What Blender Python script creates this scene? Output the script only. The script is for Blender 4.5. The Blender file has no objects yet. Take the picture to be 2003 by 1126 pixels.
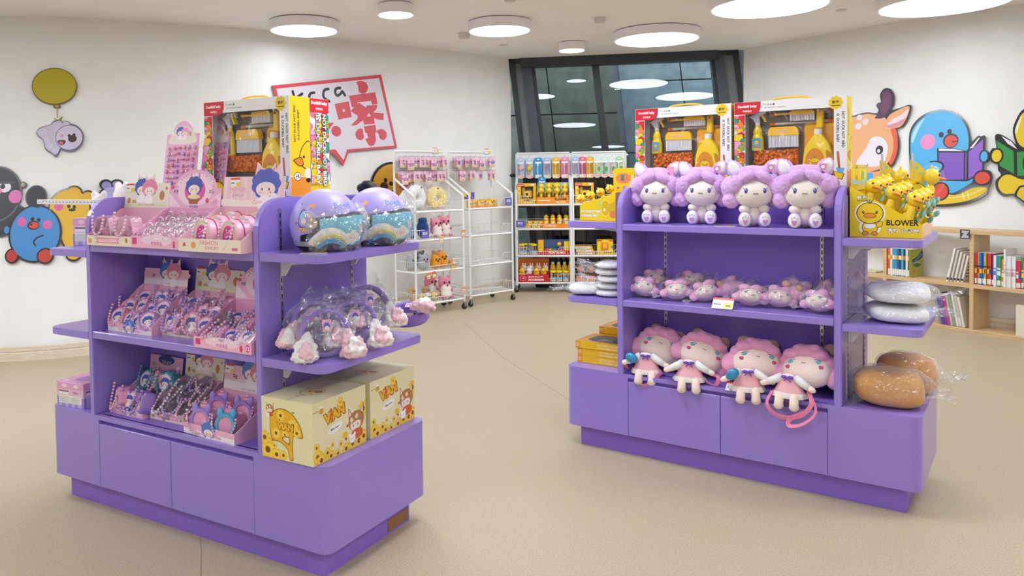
import bpy, bmesh, math, random
from mathutils import Vector as V, Matrix as M, Euler, noise
SC = bpy.context.scene
COL = SC.collection
PI = math.pi
R = math.radians
rnd = random.Random(7)

# ------------------------------------------------------------------ camera, world, light, exposure
def add_camera():
    cd = bpy.data.cameras.new('camera')
    cd.sensor_width = 36.0
    cd.lens = 1521.0 / 2003 * 36.0
    cd.shift_x = 111.4 / 2003
    cd.shift_y = -167.1 / 2003
    cd.clip_end = 100
    o = bpy.data.objects.new('camera', cd)
    COL.objects.link(o)
    p, r = R(1.92), R(-0.873)
    X, Z, F = V((1, 0, 0)), V((0, math.sin(p), math.cos(p))), V((0, math.cos(p), -math.sin(p)))
    ri = X * math.cos(r) + Z * math.sin(r)
    up = -X * math.sin(r) + Z * math.cos(r)
    m = M((ri, up, -F)).transposed().to_4x4()
    m.translation = V((0, 0, 1.5))
    o.matrix_world = m
    SC.camera = o
add_camera()
SC.view_settings.view_transform = 'Standard'
SC.view_settings.look = 'None'
SC.view_settings.gamma = 1
SC.view_settings.use_curve_mapping = False
SC.view_settings.exposure = 0.14
SC.cycles.transparent_max_bounces = 32   # many layers of clear packaging
LAMP = 18.0          # radiance of the lamp diffusers near the window
LAMPW = 6.5        # of the two close to the curved walls
LAMP_FILL = 17.0        # and of the unseen drums added as fill over the front of the room
w = bpy.data.worlds.new('world'); SC.world = w
w.use_nodes = True
nt = w.node_tree
sky = nt.nodes.new('ShaderNodeTexSky')
sky.sky_type = 'HOSEK_WILKIE' if False else 'NISHITA'
sky.sun_elevation = R(35); sky.sun_rotation = R(200); sky.sun_disc = False
nt.links.new(sky.outputs[0], nt.nodes['Background'].inputs[0])
nt.nodes['Background'].inputs[1].default_value = 0.6

# ------------------------------------------------------------------ materials
def lin(h):
    if isinstance(h, str):
        h = h.lstrip('#'); c = [int(h[i:i + 2], 16) / 255 for i in (0, 2, 4)]
    else:
        c = h
    return tuple(x / 12.92 if x <= .04045 else ((x + .055) / 1.055) ** 2.4 for x in c) + (1,)
_M = {}
def mat(col, rough=.5, kind='', key=None, **k):
    """node material cached by its look: plain, plush, paper, film, clear, glow, wood ..."""
    kk = (col, rough, kind, tuple(sorted(k.items())))
    if kk in _M: return _M[kk]
    m = bpy.data.materials.new((kind or 'paint') + '_' + str(col).lstrip('#'))
    m.use_nodes = True
    n = m.node_tree.nodes; l = m.node_tree.links
    b = n['Principled BSDF']; out = n['Material Output']
    c = lin(col)
    b.inputs['Base Color'].default_value = c
    b.inputs['Roughness'].default_value = rough
    def nz(scale, detail=3, coord='Object'):
        t = n.new('ShaderNodeTexCoord'); x = n.new('ShaderNodeTexNoise')
        x.inputs['Scale'].default_value = scale; x.inputs['Detail'].default_value = detail
        l.new(t.outputs[coord], x.inputs['Vector']); return x
    def bump(src, s, d=.002):
        q = n.new('ShaderNodeBump'); q.inputs['Strength'].default_value = s; q.inputs['Distance'].default_value = d
        l.new(src, q.inputs['Height']); l.new(q.outputs[0], b.inputs['Normal'])
    def vary(src, lo, hi):
        r = n.new('ShaderNodeValToRGB'); r.color_ramp.elements[0].color = lin(lo); r.color_ramp.elements[1].color = lin(hi)
        r.color_ramp.elements[0].position = k.get('p0', .35); r.color_ramp.elements[1].position = k.get('p1', .65)
        l.new(src, r.inputs[0]); l.new(r.outputs[0], b.inputs['Base Color']); return r
    if kind == 'plush':
        b.inputs['Roughness'].default_value = .95
        b.inputs['Sheen Weight'].default_value = .35; b.inputs['Sheen Roughness'].default_value = .5
        b.inputs['Specular IOR Level'].default_value = .1
        x = nz(k.get('s', 120), 5); bump(x.outputs[0], k.get('b', .55), .004)
    elif kind == 'film':
        t = n.new('ShaderNodeBsdfTransparent'); g = n.new('ShaderNodeBsdfGlossy'); mx = n.new('ShaderNodeMixShader')
        d = n.new('ShaderNodeBsdfDiffuse'); tl = n.new('ShaderNodeBsdfTranslucent'); m2 = n.new('ShaderNodeMixShader'); m3 = n.new('ShaderNodeMixShader')
        g.inputs['Roughness'].default_value = .16; d.inputs['Color'].default_value = c; tl.inputs['Color'].default_value = c
        fr = n.new('ShaderNodeLayerWeight'); fr.inputs['Blend'].default_value = .35
        x = n.new('ShaderNodeTexVoronoi'); x.inputs['Scale'].default_value = k.get('s', 26); x.inputs['Randomness'].default_value = 1
        tc = n.new('ShaderNodeTexCoord'); ns = nz(9, 2); av = n.new('ShaderNodeVectorMath'); av.operation = 'MULTIPLY_ADD'; av.inputs[1].default_value = (.14,) * 3
        l.new(ns.outputs['Color'], av.inputs[0]); l.new(tc.outputs['Object'], av.inputs[2]); l.new(av.outputs[0], x.inputs['Vector'])
        q = n.new('ShaderNodeBump'); q.inputs['Strength'].default_value = k.get('b', 1); q.inputs['Distance'].default_value = .03
        l.new(x.outputs['Distance'], q.inputs['Height']); l.new(q.outputs[0], g.inputs['Normal'])
        mr = n.new('ShaderNodeMapRange'); mr.inputs[3].default_value = k.get('haze', .07); mr.inputs[4].default_value = k.get('haze', .07) + .28
        pw = n.new('ShaderNodeMath'); pw.operation = 'POWER'; pw.inputs[1].default_value = 2.5
        l.new(fr.outputs['Facing'], pw.inputs[0]); l.new(pw.outputs[0], mr.inputs[0]); l.new(mr.outputs[0], m2.inputs[0])
        m3.inputs[0].default_value = .5; l.new(d.outputs[0], m3.inputs[1]); l.new(tl.outputs[0], m3.inputs[2])
        l.new(t.outputs[0], m2.inputs[1]); l.new(m3.outputs[0], m2.inputs[2])
        mx.inputs[0].default_value = k.get('g', .1)
        l.new(m2.outputs[0], mx.inputs[1]); l.new(g.outputs[0], mx.inputs[2])
        l.new(mx.outputs[0], out.inputs[0])
    elif kind == 'clear':
        t = n.new('ShaderNodeBsdfTransparent'); g = n.new('ShaderNodeBsdfGlossy'); mx = n.new('ShaderNodeMixShader')
        t.inputs['Color'].default_value = c; g.inputs['Roughness'].default_value = rough
        fr = n.new('ShaderNodeLayerWeight'); fr.inputs['Blend'].default_value = k.get('blend', .25)
        l.new(fr.outputs['Fresnel'], mx.inputs[0]); l.new(t.outputs[0], mx.inputs[1]); l.new(g.outputs[0], mx.inputs[2]); l.new(mx.outputs[0], out.inputs[0])
    elif kind == 'glow':
        b.inputs['Emission Color'].default_value = c; b.inputs['Emission Strength'].default_value = k.get('e', 1)
    elif kind == 'metal':
        b.inputs['Metallic'].default_value = 1
    elif kind == 'pearl':
        b.inputs['Coat Weight'].default_value = .6; b.inputs['Sheen Weight'].default_value = .2
    elif kind == 'gloss':
        b.inputs['Coat Weight'].default_value = .5; b.inputs['Coat Roughness'].default_value = .08
    elif kind == 'noise':
        x = nz(k.get('s', 8), k.get('d', 4)); vary(x.outputs[0], k['lo'], k['hi'])
        if k.get('b'): bump(x.outputs[0], k['b'], .003)
    elif kind == 'wood':
        t = n.new('ShaderNodeTexCoord'); mp = n.new('ShaderNodeMapping'); mp.inputs['Scale'].default_value = k.get('sc', (3, 30, 30))
        x = n.new('ShaderNodeTexNoise'); x.inputs['Scale'].default_value = 2; x.inputs['Detail'].default_value = 6
        l.new(t.outputs['Object'], mp.inputs[0]); l.new(mp.outputs[0], x.inputs['Vector']); vary(x.outputs[0], k['lo'], k['hi'])
    else:
        x = nz(9, 3)      # faint handling marks in the gloss of painted and printed surfaces
        r = n.new('ShaderNodeMapRange'); r.inputs[3].default_value = max(0, rough - .05); r.inputs[4].default_value = min(1, rough + .05)
        l.new(x.outputs[0], r.inputs[0]); l.new(r.outputs[0], b.inputs['Roughness'])
    _M[kk] = m
    return m
def ink(col): return mat(col, .38)

# ------------------------------------------------------------------ mesh builder
class MB:
    def __init__(s):
        s.v = []; s.f = []; s.m = []; s.s = []; s.mats = []; s.X = M.Identity(4)
    def add(s, vs, fs, mt, smooth=False):
        if mt not in s.mats: s.mats.append(mt)
        i = s.mats.index(mt); b = len(s.v)
        s.v += [tuple(s.X @ V(p)) for p in vs]
        s.f += [tuple(b + q for q in f) for f in fs]
        s.m += [i] * len(fs); s.s += [smooth] * len(fs)
        return s
    def box(s, x0, y0, z0, x1, y1, z1, mt, b=0):
        if b <= 0:
            vs = [(x, y, z) for x in (x0, x1) for y in (y0, y1) for z in (z0, z1)]
            return s.add(vs, [(0, 1, 3, 2), (4, 6, 7, 5), (0, 4, 5, 1), (2, 3, 7, 6), (0, 2, 6, 4), (1, 5, 7, 3)], mt)
        vs = []; ix = {}
        for i, x in enumerate((x0, x1)):
            for j, y in enumerate((y0, y1)):
                for k, z in enumerate((z0, z1)):
                    sx, sy, sz = (b, -b)[i], (b, -b)[j], (b, -b)[k]
                    for a, p in enumerate(((x, y + sy, z + sz), (x + sx, y, z + sz), (x + sx, y + sy, z))):
                        ix[i, j, k, a] = len(vs); vs.append(p)
        q = lambda *t: ix[t]
        fs = []
        for i in (0, 1):
            fs.append((q(i, 0, 0, 0), q(i, 1, 0, 0), q(i, 1, 1, 0), q(i, 0, 1, 0)))
            fs.append((q(0, i, 0, 1), q(1, i, 0, 1), q(1, i, 1, 1), q(0, i, 1, 1)))
            fs.append((q(0, 0, i, 2), q(1, 0, i, 2), q(1, 1, i, 2), q(0, 1, i, 2)))
            for j in (0, 1):
                fs.append((q(i, j, 0, 0), q(i, j, 1, 0), q(i, j, 1, 1), q(i, j, 0, 1)))
                fs.append((q(i, 0, j, 0), q(i, 1, j, 0), q(i, 1, j, 2), q(i, 0, j, 2)))
                fs.append((q(0, i, j, 1), q(1, i, j, 1), q(1, i, j, 2), q(0, i, j, 2)))
                for k in (0, 1): fs.append((q(i, j, k, 0), q(i, j, k, 1), q(i, j, k, 2)))
        return s.add(vs, fs, mt)
    def cyl(s, p0, p1, r0, mt, r1=None, n=12, caps=True, smooth=True):
        p0, p1 = V(p0), V(p1); r1 = r0 if r1 is None else r1
        d = (p1 - p0).normalized(); a = d.orthogonal().normalized(); c = d.cross(a)
        vs = []
        for p, r in ((p0, r0), (p1, r1)):
            vs += [p + (a * math.cos(2 * PI * i / n) + c * math.sin(2 * PI * i / n)) * r for i in range(n)]
        s.add(vs, [(i, (i + 1) % n, n + (i + 1) % n, n + i) for i in range(n)], mt, smooth)
        if caps:
            if r0 > 1e-6: s.add(vs[:n], [tuple(range(n))[::-1]], mt)
            if r1 > 1e-6: s.add(vs[n:], [tuple(range(n))], mt)
        return s
    def lathe(s, prof, mt, n=20, c=(0, 0, 0), sx=1, sy=1, smooth=True, mats=None):
        """prof: (r, z) from bottom to top, about z through c"""
        vs = []; c = V(c)
        for r, z in prof: vs += [c + V((r * sx * math.cos(2 * PI * i / n), r * sy * math.sin(2 * PI * i / n), z)) for i in range(n)]
        for j in range(len(prof) - 1):
            s.add(vs[j * n:(j + 2) * n], [(i, (i + 1) % n, n + (i + 1) % n, n + i) for i in range(n)], mats[j] if mats else mt, smooth)
        if prof[0][0] > 1e-5: s.add(vs[:n], [tuple(range(n))[::-1]], mats[0] if mats else mt)
        if prof[-1][0] > 1e-5: s.add(vs[-n:], [tuple(range(n))], mats[-1] if mats else mt)
        return s
    def tube(s, pts, r, mt, n=6, closed=False, flat=None):
        pts = [V(p) for p in pts]; vs = []; N = len(pts); up = None
        for i, p in enumerate(pts):
            a = pts[(i - 1) % N] if (closed or i) else p; b = pts[(i + 1) % N] if (closed or i < N - 1) else p
            d = (b - a).normalized() if (b - a).length > 1e-9 else V((0, 0, 1))
            if up is None: up = d.orthogonal().normalized()
            up = (up - d * up.dot(d)); up = up.normalized() if up.length > 1e-6 else d.orthogonal().normalized()
            c = d.cross(up)
            rr = r[i] if isinstance(r, (list, tuple)) else r
            for k in range(n):
                t = 2 * PI * k / n + PI / n
                vs.append(p + (up * math.cos(t) * (flat or 1) + c * math.sin(t)) * rr)
        fs = []
        for i in range(N if closed else N - 1):
            for k in range(n):
                fs.append((i * n + k, i * n + (k + 1) % n, ((i + 1) % N) * n + (k + 1) % n, ((i + 1) % N) * n + k))
        if not closed: fs += [tuple(range(n))[::-1], tuple((N - 1) * n + k for k in range(n))]
        return s.add(vs, fs, mt, n > 4)
    def ell(s, c, r, mt, nu=14, nv=9, rot=None, e=1.0, nzf=0, ns=8):
        """ellipsoid; e < 1 makes it boxier, nzf adds soft lumps"""
        c = V(c); r = (r, r, r) if isinstance(r, (int, float)) else r
        f = lambda t: math.copysign(abs(t) ** e, t)
        vs = []
        def pt(a, b):
            p = V((r[0] * f(math.cos(b)) * f(math.cos(a)), r[1] * f(math.cos(b)) * f(math.sin(a)), r[2] * f(math.sin(b))))
            if nzf: p *= 1 + nzf * noise.noise(p * ns + c * 3)
            if rot is not None: p = rot @ p
            return c + p
        vs.append(pt(0, -PI / 2))
        for j in range(1, nv):
            for i in range(nu): vs.append(pt(2 * PI * i / nu, -PI / 2 + PI * j / nv))
        vs.append(pt(0, PI / 2)); fs = []
        for i in range(nu):
            fs.append((0, 1 + (i + 1) % nu, 1 + i))
            for j in range(nv - 2):
                a = 1 + j * nu; fs.append((a + i, a + (i + 1) % nu, a + nu + (i + 1) % nu, a + nu + i))
            a = 1 + (nv - 2) * nu; fs.append((a + i, a + (i + 1) % nu, len(vs) - 1))
        return s.add(vs, fs, mt, True)
    def prism(s, poly, y0, y1, mt, side=None, smooth=False, plane='xz'):
        """outline in (x, z) pushed from y0 (front) to y1; plane 'xy' pushes along z, 'yz' along x"""
        n = len(poly)
        mp = {'xz': lambda a, b, d: (a, d, b), 'xy': lambda a, b, d: (a, b, d), 'yz': lambda a, b, d: (d, a, b)}[plane]
        fr = [mp(a, b, y0) for a, b in poly]; bk = [mp(a, b, y1) for a, b in poly]
        s.add(fr, [tuple(range(n))], mt); s.add(bk, [tuple(range(n))[::-1]], mt)
        return s.add(fr + bk, [(i, n + i, n + (i + 1) % n, (i + 1) % n) for i in range(n)], side or mt, smooth)
    def slab(s, poly, prof, mt, smooth=True):
        """outline in (x, z) swept through (scale, y) pairs: a puffed or bevelled body"""
        cx = sum(p[0] for p in poly) / len(poly); cz = sum(p[1] for p in poly) / len(poly); n = len(poly); vs = []
        for k, y in prof: vs += [(cx + (a - cx) * k, y, cz + (b - cz) * k) for a, b in poly]
        for j in range(len(prof) - 1):
            s.add(vs[j * n:(j + 2) * n], [(i, n + i, n + (i + 1) % n, (i + 1) % n) for i in range(n)], mt, smooth)
        s.add(vs[:n], [tuple(range(n))], mt, smooth); s.add(vs[-n:], [tuple(range(n))[::-1]], mt, smooth)
        return s
    def beads(s, pts, r, mt, nu=6, nv=4):
        for p in pts: s.ell(p, r, mt, nu, nv)
        return s
    def mesh(s, name):
        me = bpy.data.meshes.new(name); me.from_pydata(s.v, [], s.f)
        for m_ in s.mats: me.materials.append(m_)
        me.polygons.foreach_set('material_index', s.m); me.polygons.foreach_set('use_smooth', s.s)
        me.update(); return me
    def build(s, name, parent=None, loc=None, rot=None, fix=True):
        me = s.mesh(name)
        if fix:
            bm = bmesh.new(); bm.from_mesh(me); bmesh.ops.recalc_face_normals(bm, faces=bm.faces); bm.to_mesh(me); bm.free()
        o = bpy.data.objects.new(name, me); COL.objects.link(o)
        if parent is not None: o.parent = parent
        if loc is not None: o.location = loc
        if rot is not None: o.rotation_euler = rot
        return o
def tag(o, label=None, cat=None, group=None, kind=None):
    if label: o['label'] = label
    if cat: o['category'] = cat
    if group: o['group'] = group
    if kind: o['kind'] = kind
    return o
def thing(name, label, cat, loc=(0, 0, 0), rz=0, group=None, rot=None):
    o = bpy.data.objects.new(name, None); COL.objects.link(o)
    o.empty_display_size = .05
    o.location = loc; o.rotation_euler = rot if rot is not None else (0, 0, rz)
    return tag(o, label, cat, group)
def dup(o, loc=None, rz=None, label=None, group=None, rot=None, sc=None, parent=None):
    c = o.copy(); COL.objects.link(c)
    if parent is not None: c.parent = parent
    if loc is not None: c.location = loc
    if rz is not None: c.rotation_euler = (0, 0, rz)
    if rot is not None: c.rotation_euler = rot
    if sc is not None: c.scale = (sc,) * 3 if isinstance(sc, (int, float)) else sc
    if label: c['label'] = label
    if group: c['group'] = group
    for ch in list(o.children): dup(ch, parent=c)
    return c
def blob(elis, name, mt, parent=None, vox=.006, smooth=4, loc=None, rot=None, fur=0, ff=85):
    """soft body: many ellipsoids melted into ONE continuous skin"""
    b = MB()
    for e in elis: b.ell(e[0], e[1], mt, 12, 8, rot=e[2] if len(e) > 2 else None)
    o = b.build(name, None)
    md = o.modifiers.new('r', 'REMESH'); md.mode = 'VOXEL'; md.voxel_size = vox
    ms = o.modifiers.new('s', 'SMOOTH'); ms.factor = .5; ms.iterations = smooth
    dg = bpy.context.evaluated_depsgraph_get()
    me = bpy.data.meshes.new_from_object(o.evaluated_get(dg)); old = o.data
    o.modifiers.clear(); o.data = me; bpy.data.meshes.remove(old)
    me.name = name
    if not me.materials: me.materials.append(mt)
    me.polygons.foreach_set('use_smooth', [True] * len(me.polygons))
    if fur:
        ns = [v.normal.copy() for v in me.vertices]
        for v, n_ in zip(me.vertices, ns): v.co += n_ * fur * (noise.noise(v.co * ff) + .6 * noise.noise(v.co * ff * 2.3))
        me.update()
    if parent is not None: o.parent = parent
    if loc is not None: o.location = loc
    if rot is not None: o.rotation_euler = rot
    return o
def rrect(x0, z0, x1, z1, r, n=5):
    r = min(r, (x1 - x0) / 2, (z1 - z0) / 2)
    o = []
    for cx, cz, a in ((x1 - r, z1 - r, 0), (x0 + r, z1 - r, 90), (x0 + r, z0 + r, 180), (x1 - r, z0 + r, 270)):
        o += [(cx + r * math.cos(R(a + 90 * i / n)), cz + r * math.sin(R(a + 90 * i / n))) for i in range(n + 1)]
    return o
def ellp(cx, cz, rx, rz, n=20, rot=0):
    c, s_ = math.cos(R(rot)), math.sin(R(rot))
    return [(cx + rx * math.cos(t) * c - rz * math.sin(t) * s_, cz + rx * math.cos(t) * s_ + rz * math.sin(t) * c) for t in (2 * PI * i / n for i in range(n))]
def spl(pts, k=4, closed=True):
    """smooth curve through points (2-D or 3-D)"""
    P = [V(p) for p in pts]; N = len(P); o = []
    for i in range(N if closed else N - 1):
        g = lambda j: P[j % N] if closed else P[max(0, min(N - 1, j))]
        a, b, c, d = g(i - 1), g(i), g(i + 1), g(i + 2)
        for q in range(k):
            t = q / k
            o.append(tuple(.5 * ((2 * b) + (c - a) * t + (2 * a - 5 * b + 4 * c - d) * t * t + (3 * b - a - 3 * c + d) * t ** 3)))
    if not closed: o.append(tuple(P[-1]))
    return o
def offs(poly, d):
    """outline grown by d (counter-clockwise or clockwise alike)"""
    n = len(poly); A = sum(poly[i][0] * poly[(i + 1) % n][1] - poly[(i + 1) % n][0] * poly[i][1] for i in range(n)); sg = 1 if A > 0 else -1
    o = []
    for i in range(n):
        t = V(poly[(i + 1) % n]) - V(poly[i - 1])
        t = t.normalized() if t.length > 1e-9 else V((1, 0))
        o.append((poly[i][0] + sg * d * t.y, poly[i][1] - sg * d * t.x))
    return o
def flower(cx, cz, r, k=8, d=.25, n=48, rot=0):
    return [(cx + r * (1 - d + d * abs(math.cos(k * t / 2 + rot)) * 1.0) * math.cos(t), cz + r * (1 - d + d * abs(math.cos(k * t / 2 + rot))) * math.sin(t)) for t in (2 * PI * i / n for i in range(n))]
def star(cx, cz, r, k=5, q=.45, rot=90):
    return [(cx + (r if i % 2 == 0 else r * q) * math.cos(R(rot + 180 * i / k)), cz + (r if i % 2 == 0 else r * q) * math.sin(R(rot + 180 * i / k))) for i in range(2 * k)]
_T = {}
def text_mesh(s, bold=0):
    if (s, bold) in _T: return _T[s, bold]
    cu = bpy.data.curves.new('t', 'FONT'); cu.body = s; cu.size = 1; cu.offset = bold; cu.resolution_u = 2; cu.align_x = 'CENTER'
    o = bpy.data.objects.new('t', cu); COL.objects.link(o)
    dg = bpy.context.evaluated_depsgraph_get(); me = bpy.data.meshes.new_from_object(o.evaluated_get(dg))
    vs = [tuple(v.co[:2]) for v in me.vertices]; fs = [tuple(p.vertices) for p in me.polygons]
    bpy.data.objects.remove(o); bpy.data.curves.remove(cu); bpy.data.meshes.remove(me)
    if vs:
        x0, x1 = min(v[0] for v in vs), max(v[0] for v in vs); z0, z1 = min(v[1] for v in vs), max(v[1] for v in vs)
        vs = [(a - (x0 + x1) / 2, b - (z0 + z1) / 2) for a, b in vs]
        _T[s, bold] = (vs, fs, x1 - x0, z1 - z0)
    else: _T[s, bold] = ([], [], 1, 1)
    return _T[s, bold]
class Pr:
    """flat print: coloured shapes laid one over the other on the plane y = 0 facing -y (x right, z up)"""
    def __init__(s, step=.00005, clip=None): s.b = MB(); s.k = 1; s.step = min(step, .0001); s.clip = clip; s.bx = []
    def _y(s, pts):
        """depth of a new shape: one film above whatever it overlaps"""
        x0, x1 = min(p[0] for p in pts), max(p[0] for p in pts); z0, z1 = min(p[1] for p in pts), max(p[1] for p in pts); k = s.k
        for a in s.bx:
            if a[0] < x1 and a[1] > x0 and a[2] < z1 and a[3] > z0 and a[4] >= k: k = a[4] + 1
        s.bx.append((x0, x1, z0, z1, k)); return -k * s.step
    def _cut(s, pts):
        if not s.clip: return pts
        x0, z0, x1, z1 = s.clip
        for ax, lim, sg in ((0, x0, 1), (0, x1, -1), (1, z0, 1), (1, z1, -1)):
            o = []
            for i in range(len(pts)):
                a, b = pts[i - 1], pts[i]; ia, ib = (a[ax] - lim) * sg >= 0, (b[ax] - lim) * sg >= 0
                if ia != ib:
                    t = (lim - a[ax]) / (b[ax] - a[ax]); o.append((a[0] + (b[0] - a[0]) * t, a[1] + (b[1] - a[1]) * t))
                if ib: o.append(b)
            pts = o
            if len(pts) < 3: return []
        return pts
    def poly(s, pts, col):
        pts = s._cut(pts)
        if len(pts) < 3: return s
        y = s._y(pts)
        s.b.add([(a, y, z) for a, z in pts], [tuple(range(len(pts)))], ink(col)); return s
    def ell(s, cx, cz, rx, rz, col, rot=0, n=18): return s.poly(ellp(cx, cz, rx, rz, n, rot), col)
    def rect(s, x0, z0, x1, z1, col, r=0): return s.poly(rrect(x0, z0, x1, z1, r, 3) if r else [(x0, z0), (x1, z0), (x1, z1), (x0, z1)], col)
    def line(s, pts, w, col, closed=False):
        y = s._y(pts); n = len(pts); vs = []
        for i in range(n):
            a = V(pts[(i - 1) % n] if (closed or i) else pts[i]); b = V(pts[(i + 1) % n] if (closed or i < n - 1) else pts[i])
            t = (b - a).normalized() if (b - a).length > 1e-9 else V((1, 0))
            p = V(pts[i]); q = V((-t.y, t.x)) * w / 2
            vs += [(p.x + q.x, y, p.y + q.y), (p.x - q.x, y, p.y - q.y)]
        fs = [(2 * i, 2 * i + 1, (2 * i + 3) % (2 * n), (2 * i + 2) % (2 * n)) for i in range(n if closed else n - 1)]
        s.b.add(vs, fs, ink(col))
        if not closed:
            for p in (pts[0], pts[-1]):
                e = ellp(p[0], p[1], w / 2, w / 2, 8); s.b.add([(a, y, z) for a, z in e], [tuple(range(8))], ink(col))
        return s
    def text(s, t, cx, cz, h, col, rot=0, bold=.015, w=None, edge=None, ew=.05):
        vs, fs, tw, th = text_mesh(t, bold)
        if not vs: return s
        k = h / th; kx = (w / tw) if w else k
        c, q = math.cos(R(rot)), math.sin(R(rot))
        if edge:
            v2, f2, _, _ = text_mesh(t, bold + ew)
            w2 = [(cx + a * kx * c - z * k * q, cz + a * kx * q + z * k * c) for a, z in v2]; y = s._y(w2)
            s.b.add([(a, y, z) for a, z in w2], f2, ink(edge))
        w1 = [(cx + a * kx * c - z * k * q, cz + a * kx * q + z * k * c) for a, z in vs]; y = s._y(w1)
        s.b.add([(a, y, z) for a, z in w1], fs, ink(col)); return s
    def build(s, name, parent, loc=(0, 0, 0), rot=(0, 0, 0)):
        return s.b.build(name, parent, loc, rot, fix=False)

# the two display units stand turned on the floor: local u along the front, v into the depth
UNIT = {'A': (-1.9491, 3.6869, R(-31.0998)), 'B': (.6031, 4.2965, R(-36.7347))}
def at(k, u, v, z):
    x, y, t = UNIT[k]; c, s_ = math.cos(t), math.sin(t)
    return V((x + c * u - s_ * v, y + s_ * u + c * v, z))
# ------------------------------------------------------------------ the room
CEIL = 3.05
WALLC = mat('#f1efea', .75, 'noise', s=3, lo='#efede8', hi='#f3f1ed')
CEILC = mat('#f5f2ee', .8, 'noise', s=2, lo='#f4f1ec', hi='#f7f4f0')
FLOORC = mat('#c8b69c', .42, 'noise', s=150, d=6, lo='#b1a183', hi='#c5b598', p0=.38, p1=.62)
for m_ in (WALLC, CEILC): m_.node_tree.nodes['Principled BSDF'].inputs['Specular IOR Level'].default_value = .15
FLOORC.node_tree.nodes['Principled BSDF'].inputs['Specular IOR Level'].default_value = .35
LB = [(-7.6, 6.55), (-5.4, 6.45), (-3.86, 6.51), (-3.22, 6.70), (-2.53, 7.11), (-1.84, 7.72), (-1.517, 8.10), (-.725, 8.88), (.088, 9.60), (.757, 10.34)]
LT = [(-7.9, 7.35), (-5.8, 7.2), (-4.18, 7.26), (-3.46, 7.42), (-2.75, 7.73), (-1.95, 8.17), (-1.585, 8.51), (-.745, 9.13), (.09, 9.77), (.765, 10.44)]
RB = [(3.60, 9.75), (4.01, 8.65), (4.59, 7.68), (5.13, 7.02), (6.3, 6.1), (7.6, 5.5)]
RT = [(3.69, 9.92), (4.20, 8.99), (4.83, 8.08), (5.43, 7.43), (6.6, 6.5), (7.9, 5.9)]
def wall(name, bot, top):
    bot = spl(bot, 8, False); top = spl(top, 8, False); n = len(bot); b = MB(); vs = []
    for j in range(2):
        vs += [(p[0], p[1], 0) for p in bot] if j == 0 else [(p[0], p[1], CEIL) for p in top]
    b.add(vs, [(i, i + 1, n + i + 1, n + i) for i in range(n - 1)], WALLC, True)
    return tag(b.build(name, fix=False), kind='structure')
wall('wall_left', LB, LT); wall('wall_right', RB, RT)
b = MB()
b.add([(-7.6, 6.55, 0), (-7.6, -5, 0), (-7.9, -5, CEIL), (-7.9, 7.35, CEIL)], [(0, 1, 2, 3)], WALLC)
tag(b.build('wall_far_left', fix=False), kind='structure')
b = MB(); b.add([(-7.6, -5, 0), (7.6, -5, 0), (7.9, -5, CEIL), (-7.9, -5, CEIL)], [(0, 1, 2, 3)], WALLC)
tag(b.build('wall_back', fix=False), kind='structure')
b = MB(); b.add([(7.6, -5, 0), (7.6, 5.5, 0), (7.9, 5.9, CEIL), (7.9, -5, CEIL)], [(0, 1, 2, 3)], WALLC)
tag(b.build('wall_far_right', fix=False), kind='structure')
b = MB(); b.box(-8, -5.1, -.1, 8, 11, 0, FLOORC); tag(b.build('floor'), kind='structure')
ex = mat('#a08c6a', .7)
b = MB()
b.tube([(-.94, 2.75, .0004), (-1.045, 3.09, .0004), (-1.2, 3.5, .0004)], .0016, ex, 4); tag(b.build('trim_1'), kind='structure')
b = MB(); b.tube([(.75, 5.1, .0004), (.38, 6.36, .0004), (.06, 8.0, .0004)], .0014, ex, 4); tag(b.build('trim_2'), kind='structure')
b = MB()
ol = spl(LT, 8, False) + spl(RT, 8, False) + [(7.9, -5), (-7.9, -5)]
b.prism([(p[0], p[1]) for p in ol], CEIL, CEIL + .1, CEILC, plane='xy'); tag(b.build('ceiling'), kind='structure')
WB = mat('#e2d2b8', .5, 'wood', lo='#dccbb0', hi='#e8dac3')
def baseboard(name, bot, i0, i1):
    p = spl(bot[i0:i1], 8, False); n = len(p); b = MB(); vs = []
    prof = [(.0, 0), (.022, 0), (.022, .065), (.012, .072), (.018, .08), (.018, .115), (0, .122)]
    for i, q in enumerate(p):
        a = V(p[max(0, i - 1)]); c = V(p[min(n - 1, i + 1)]); t = (c - a).normalized(); nn = V((t.y, -t.x))
        for d, z in prof: vs.append((q[0] + nn.x * d, q[1] + nn.y * d + .05 * z, z))
    k = len(prof)
    b.add(vs, [(i * k + j, i * k + j + 1, (i + 1) * k + j + 1, (i + 1) * k + j) for i in range(n - 1) for j in range(k - 1)], WB)
    tag(b.build(name), kind='structure')
baseboard('baseboard_left', LB, 0, 10); baseboard('baseboard_right', RB, 0, 6)

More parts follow.
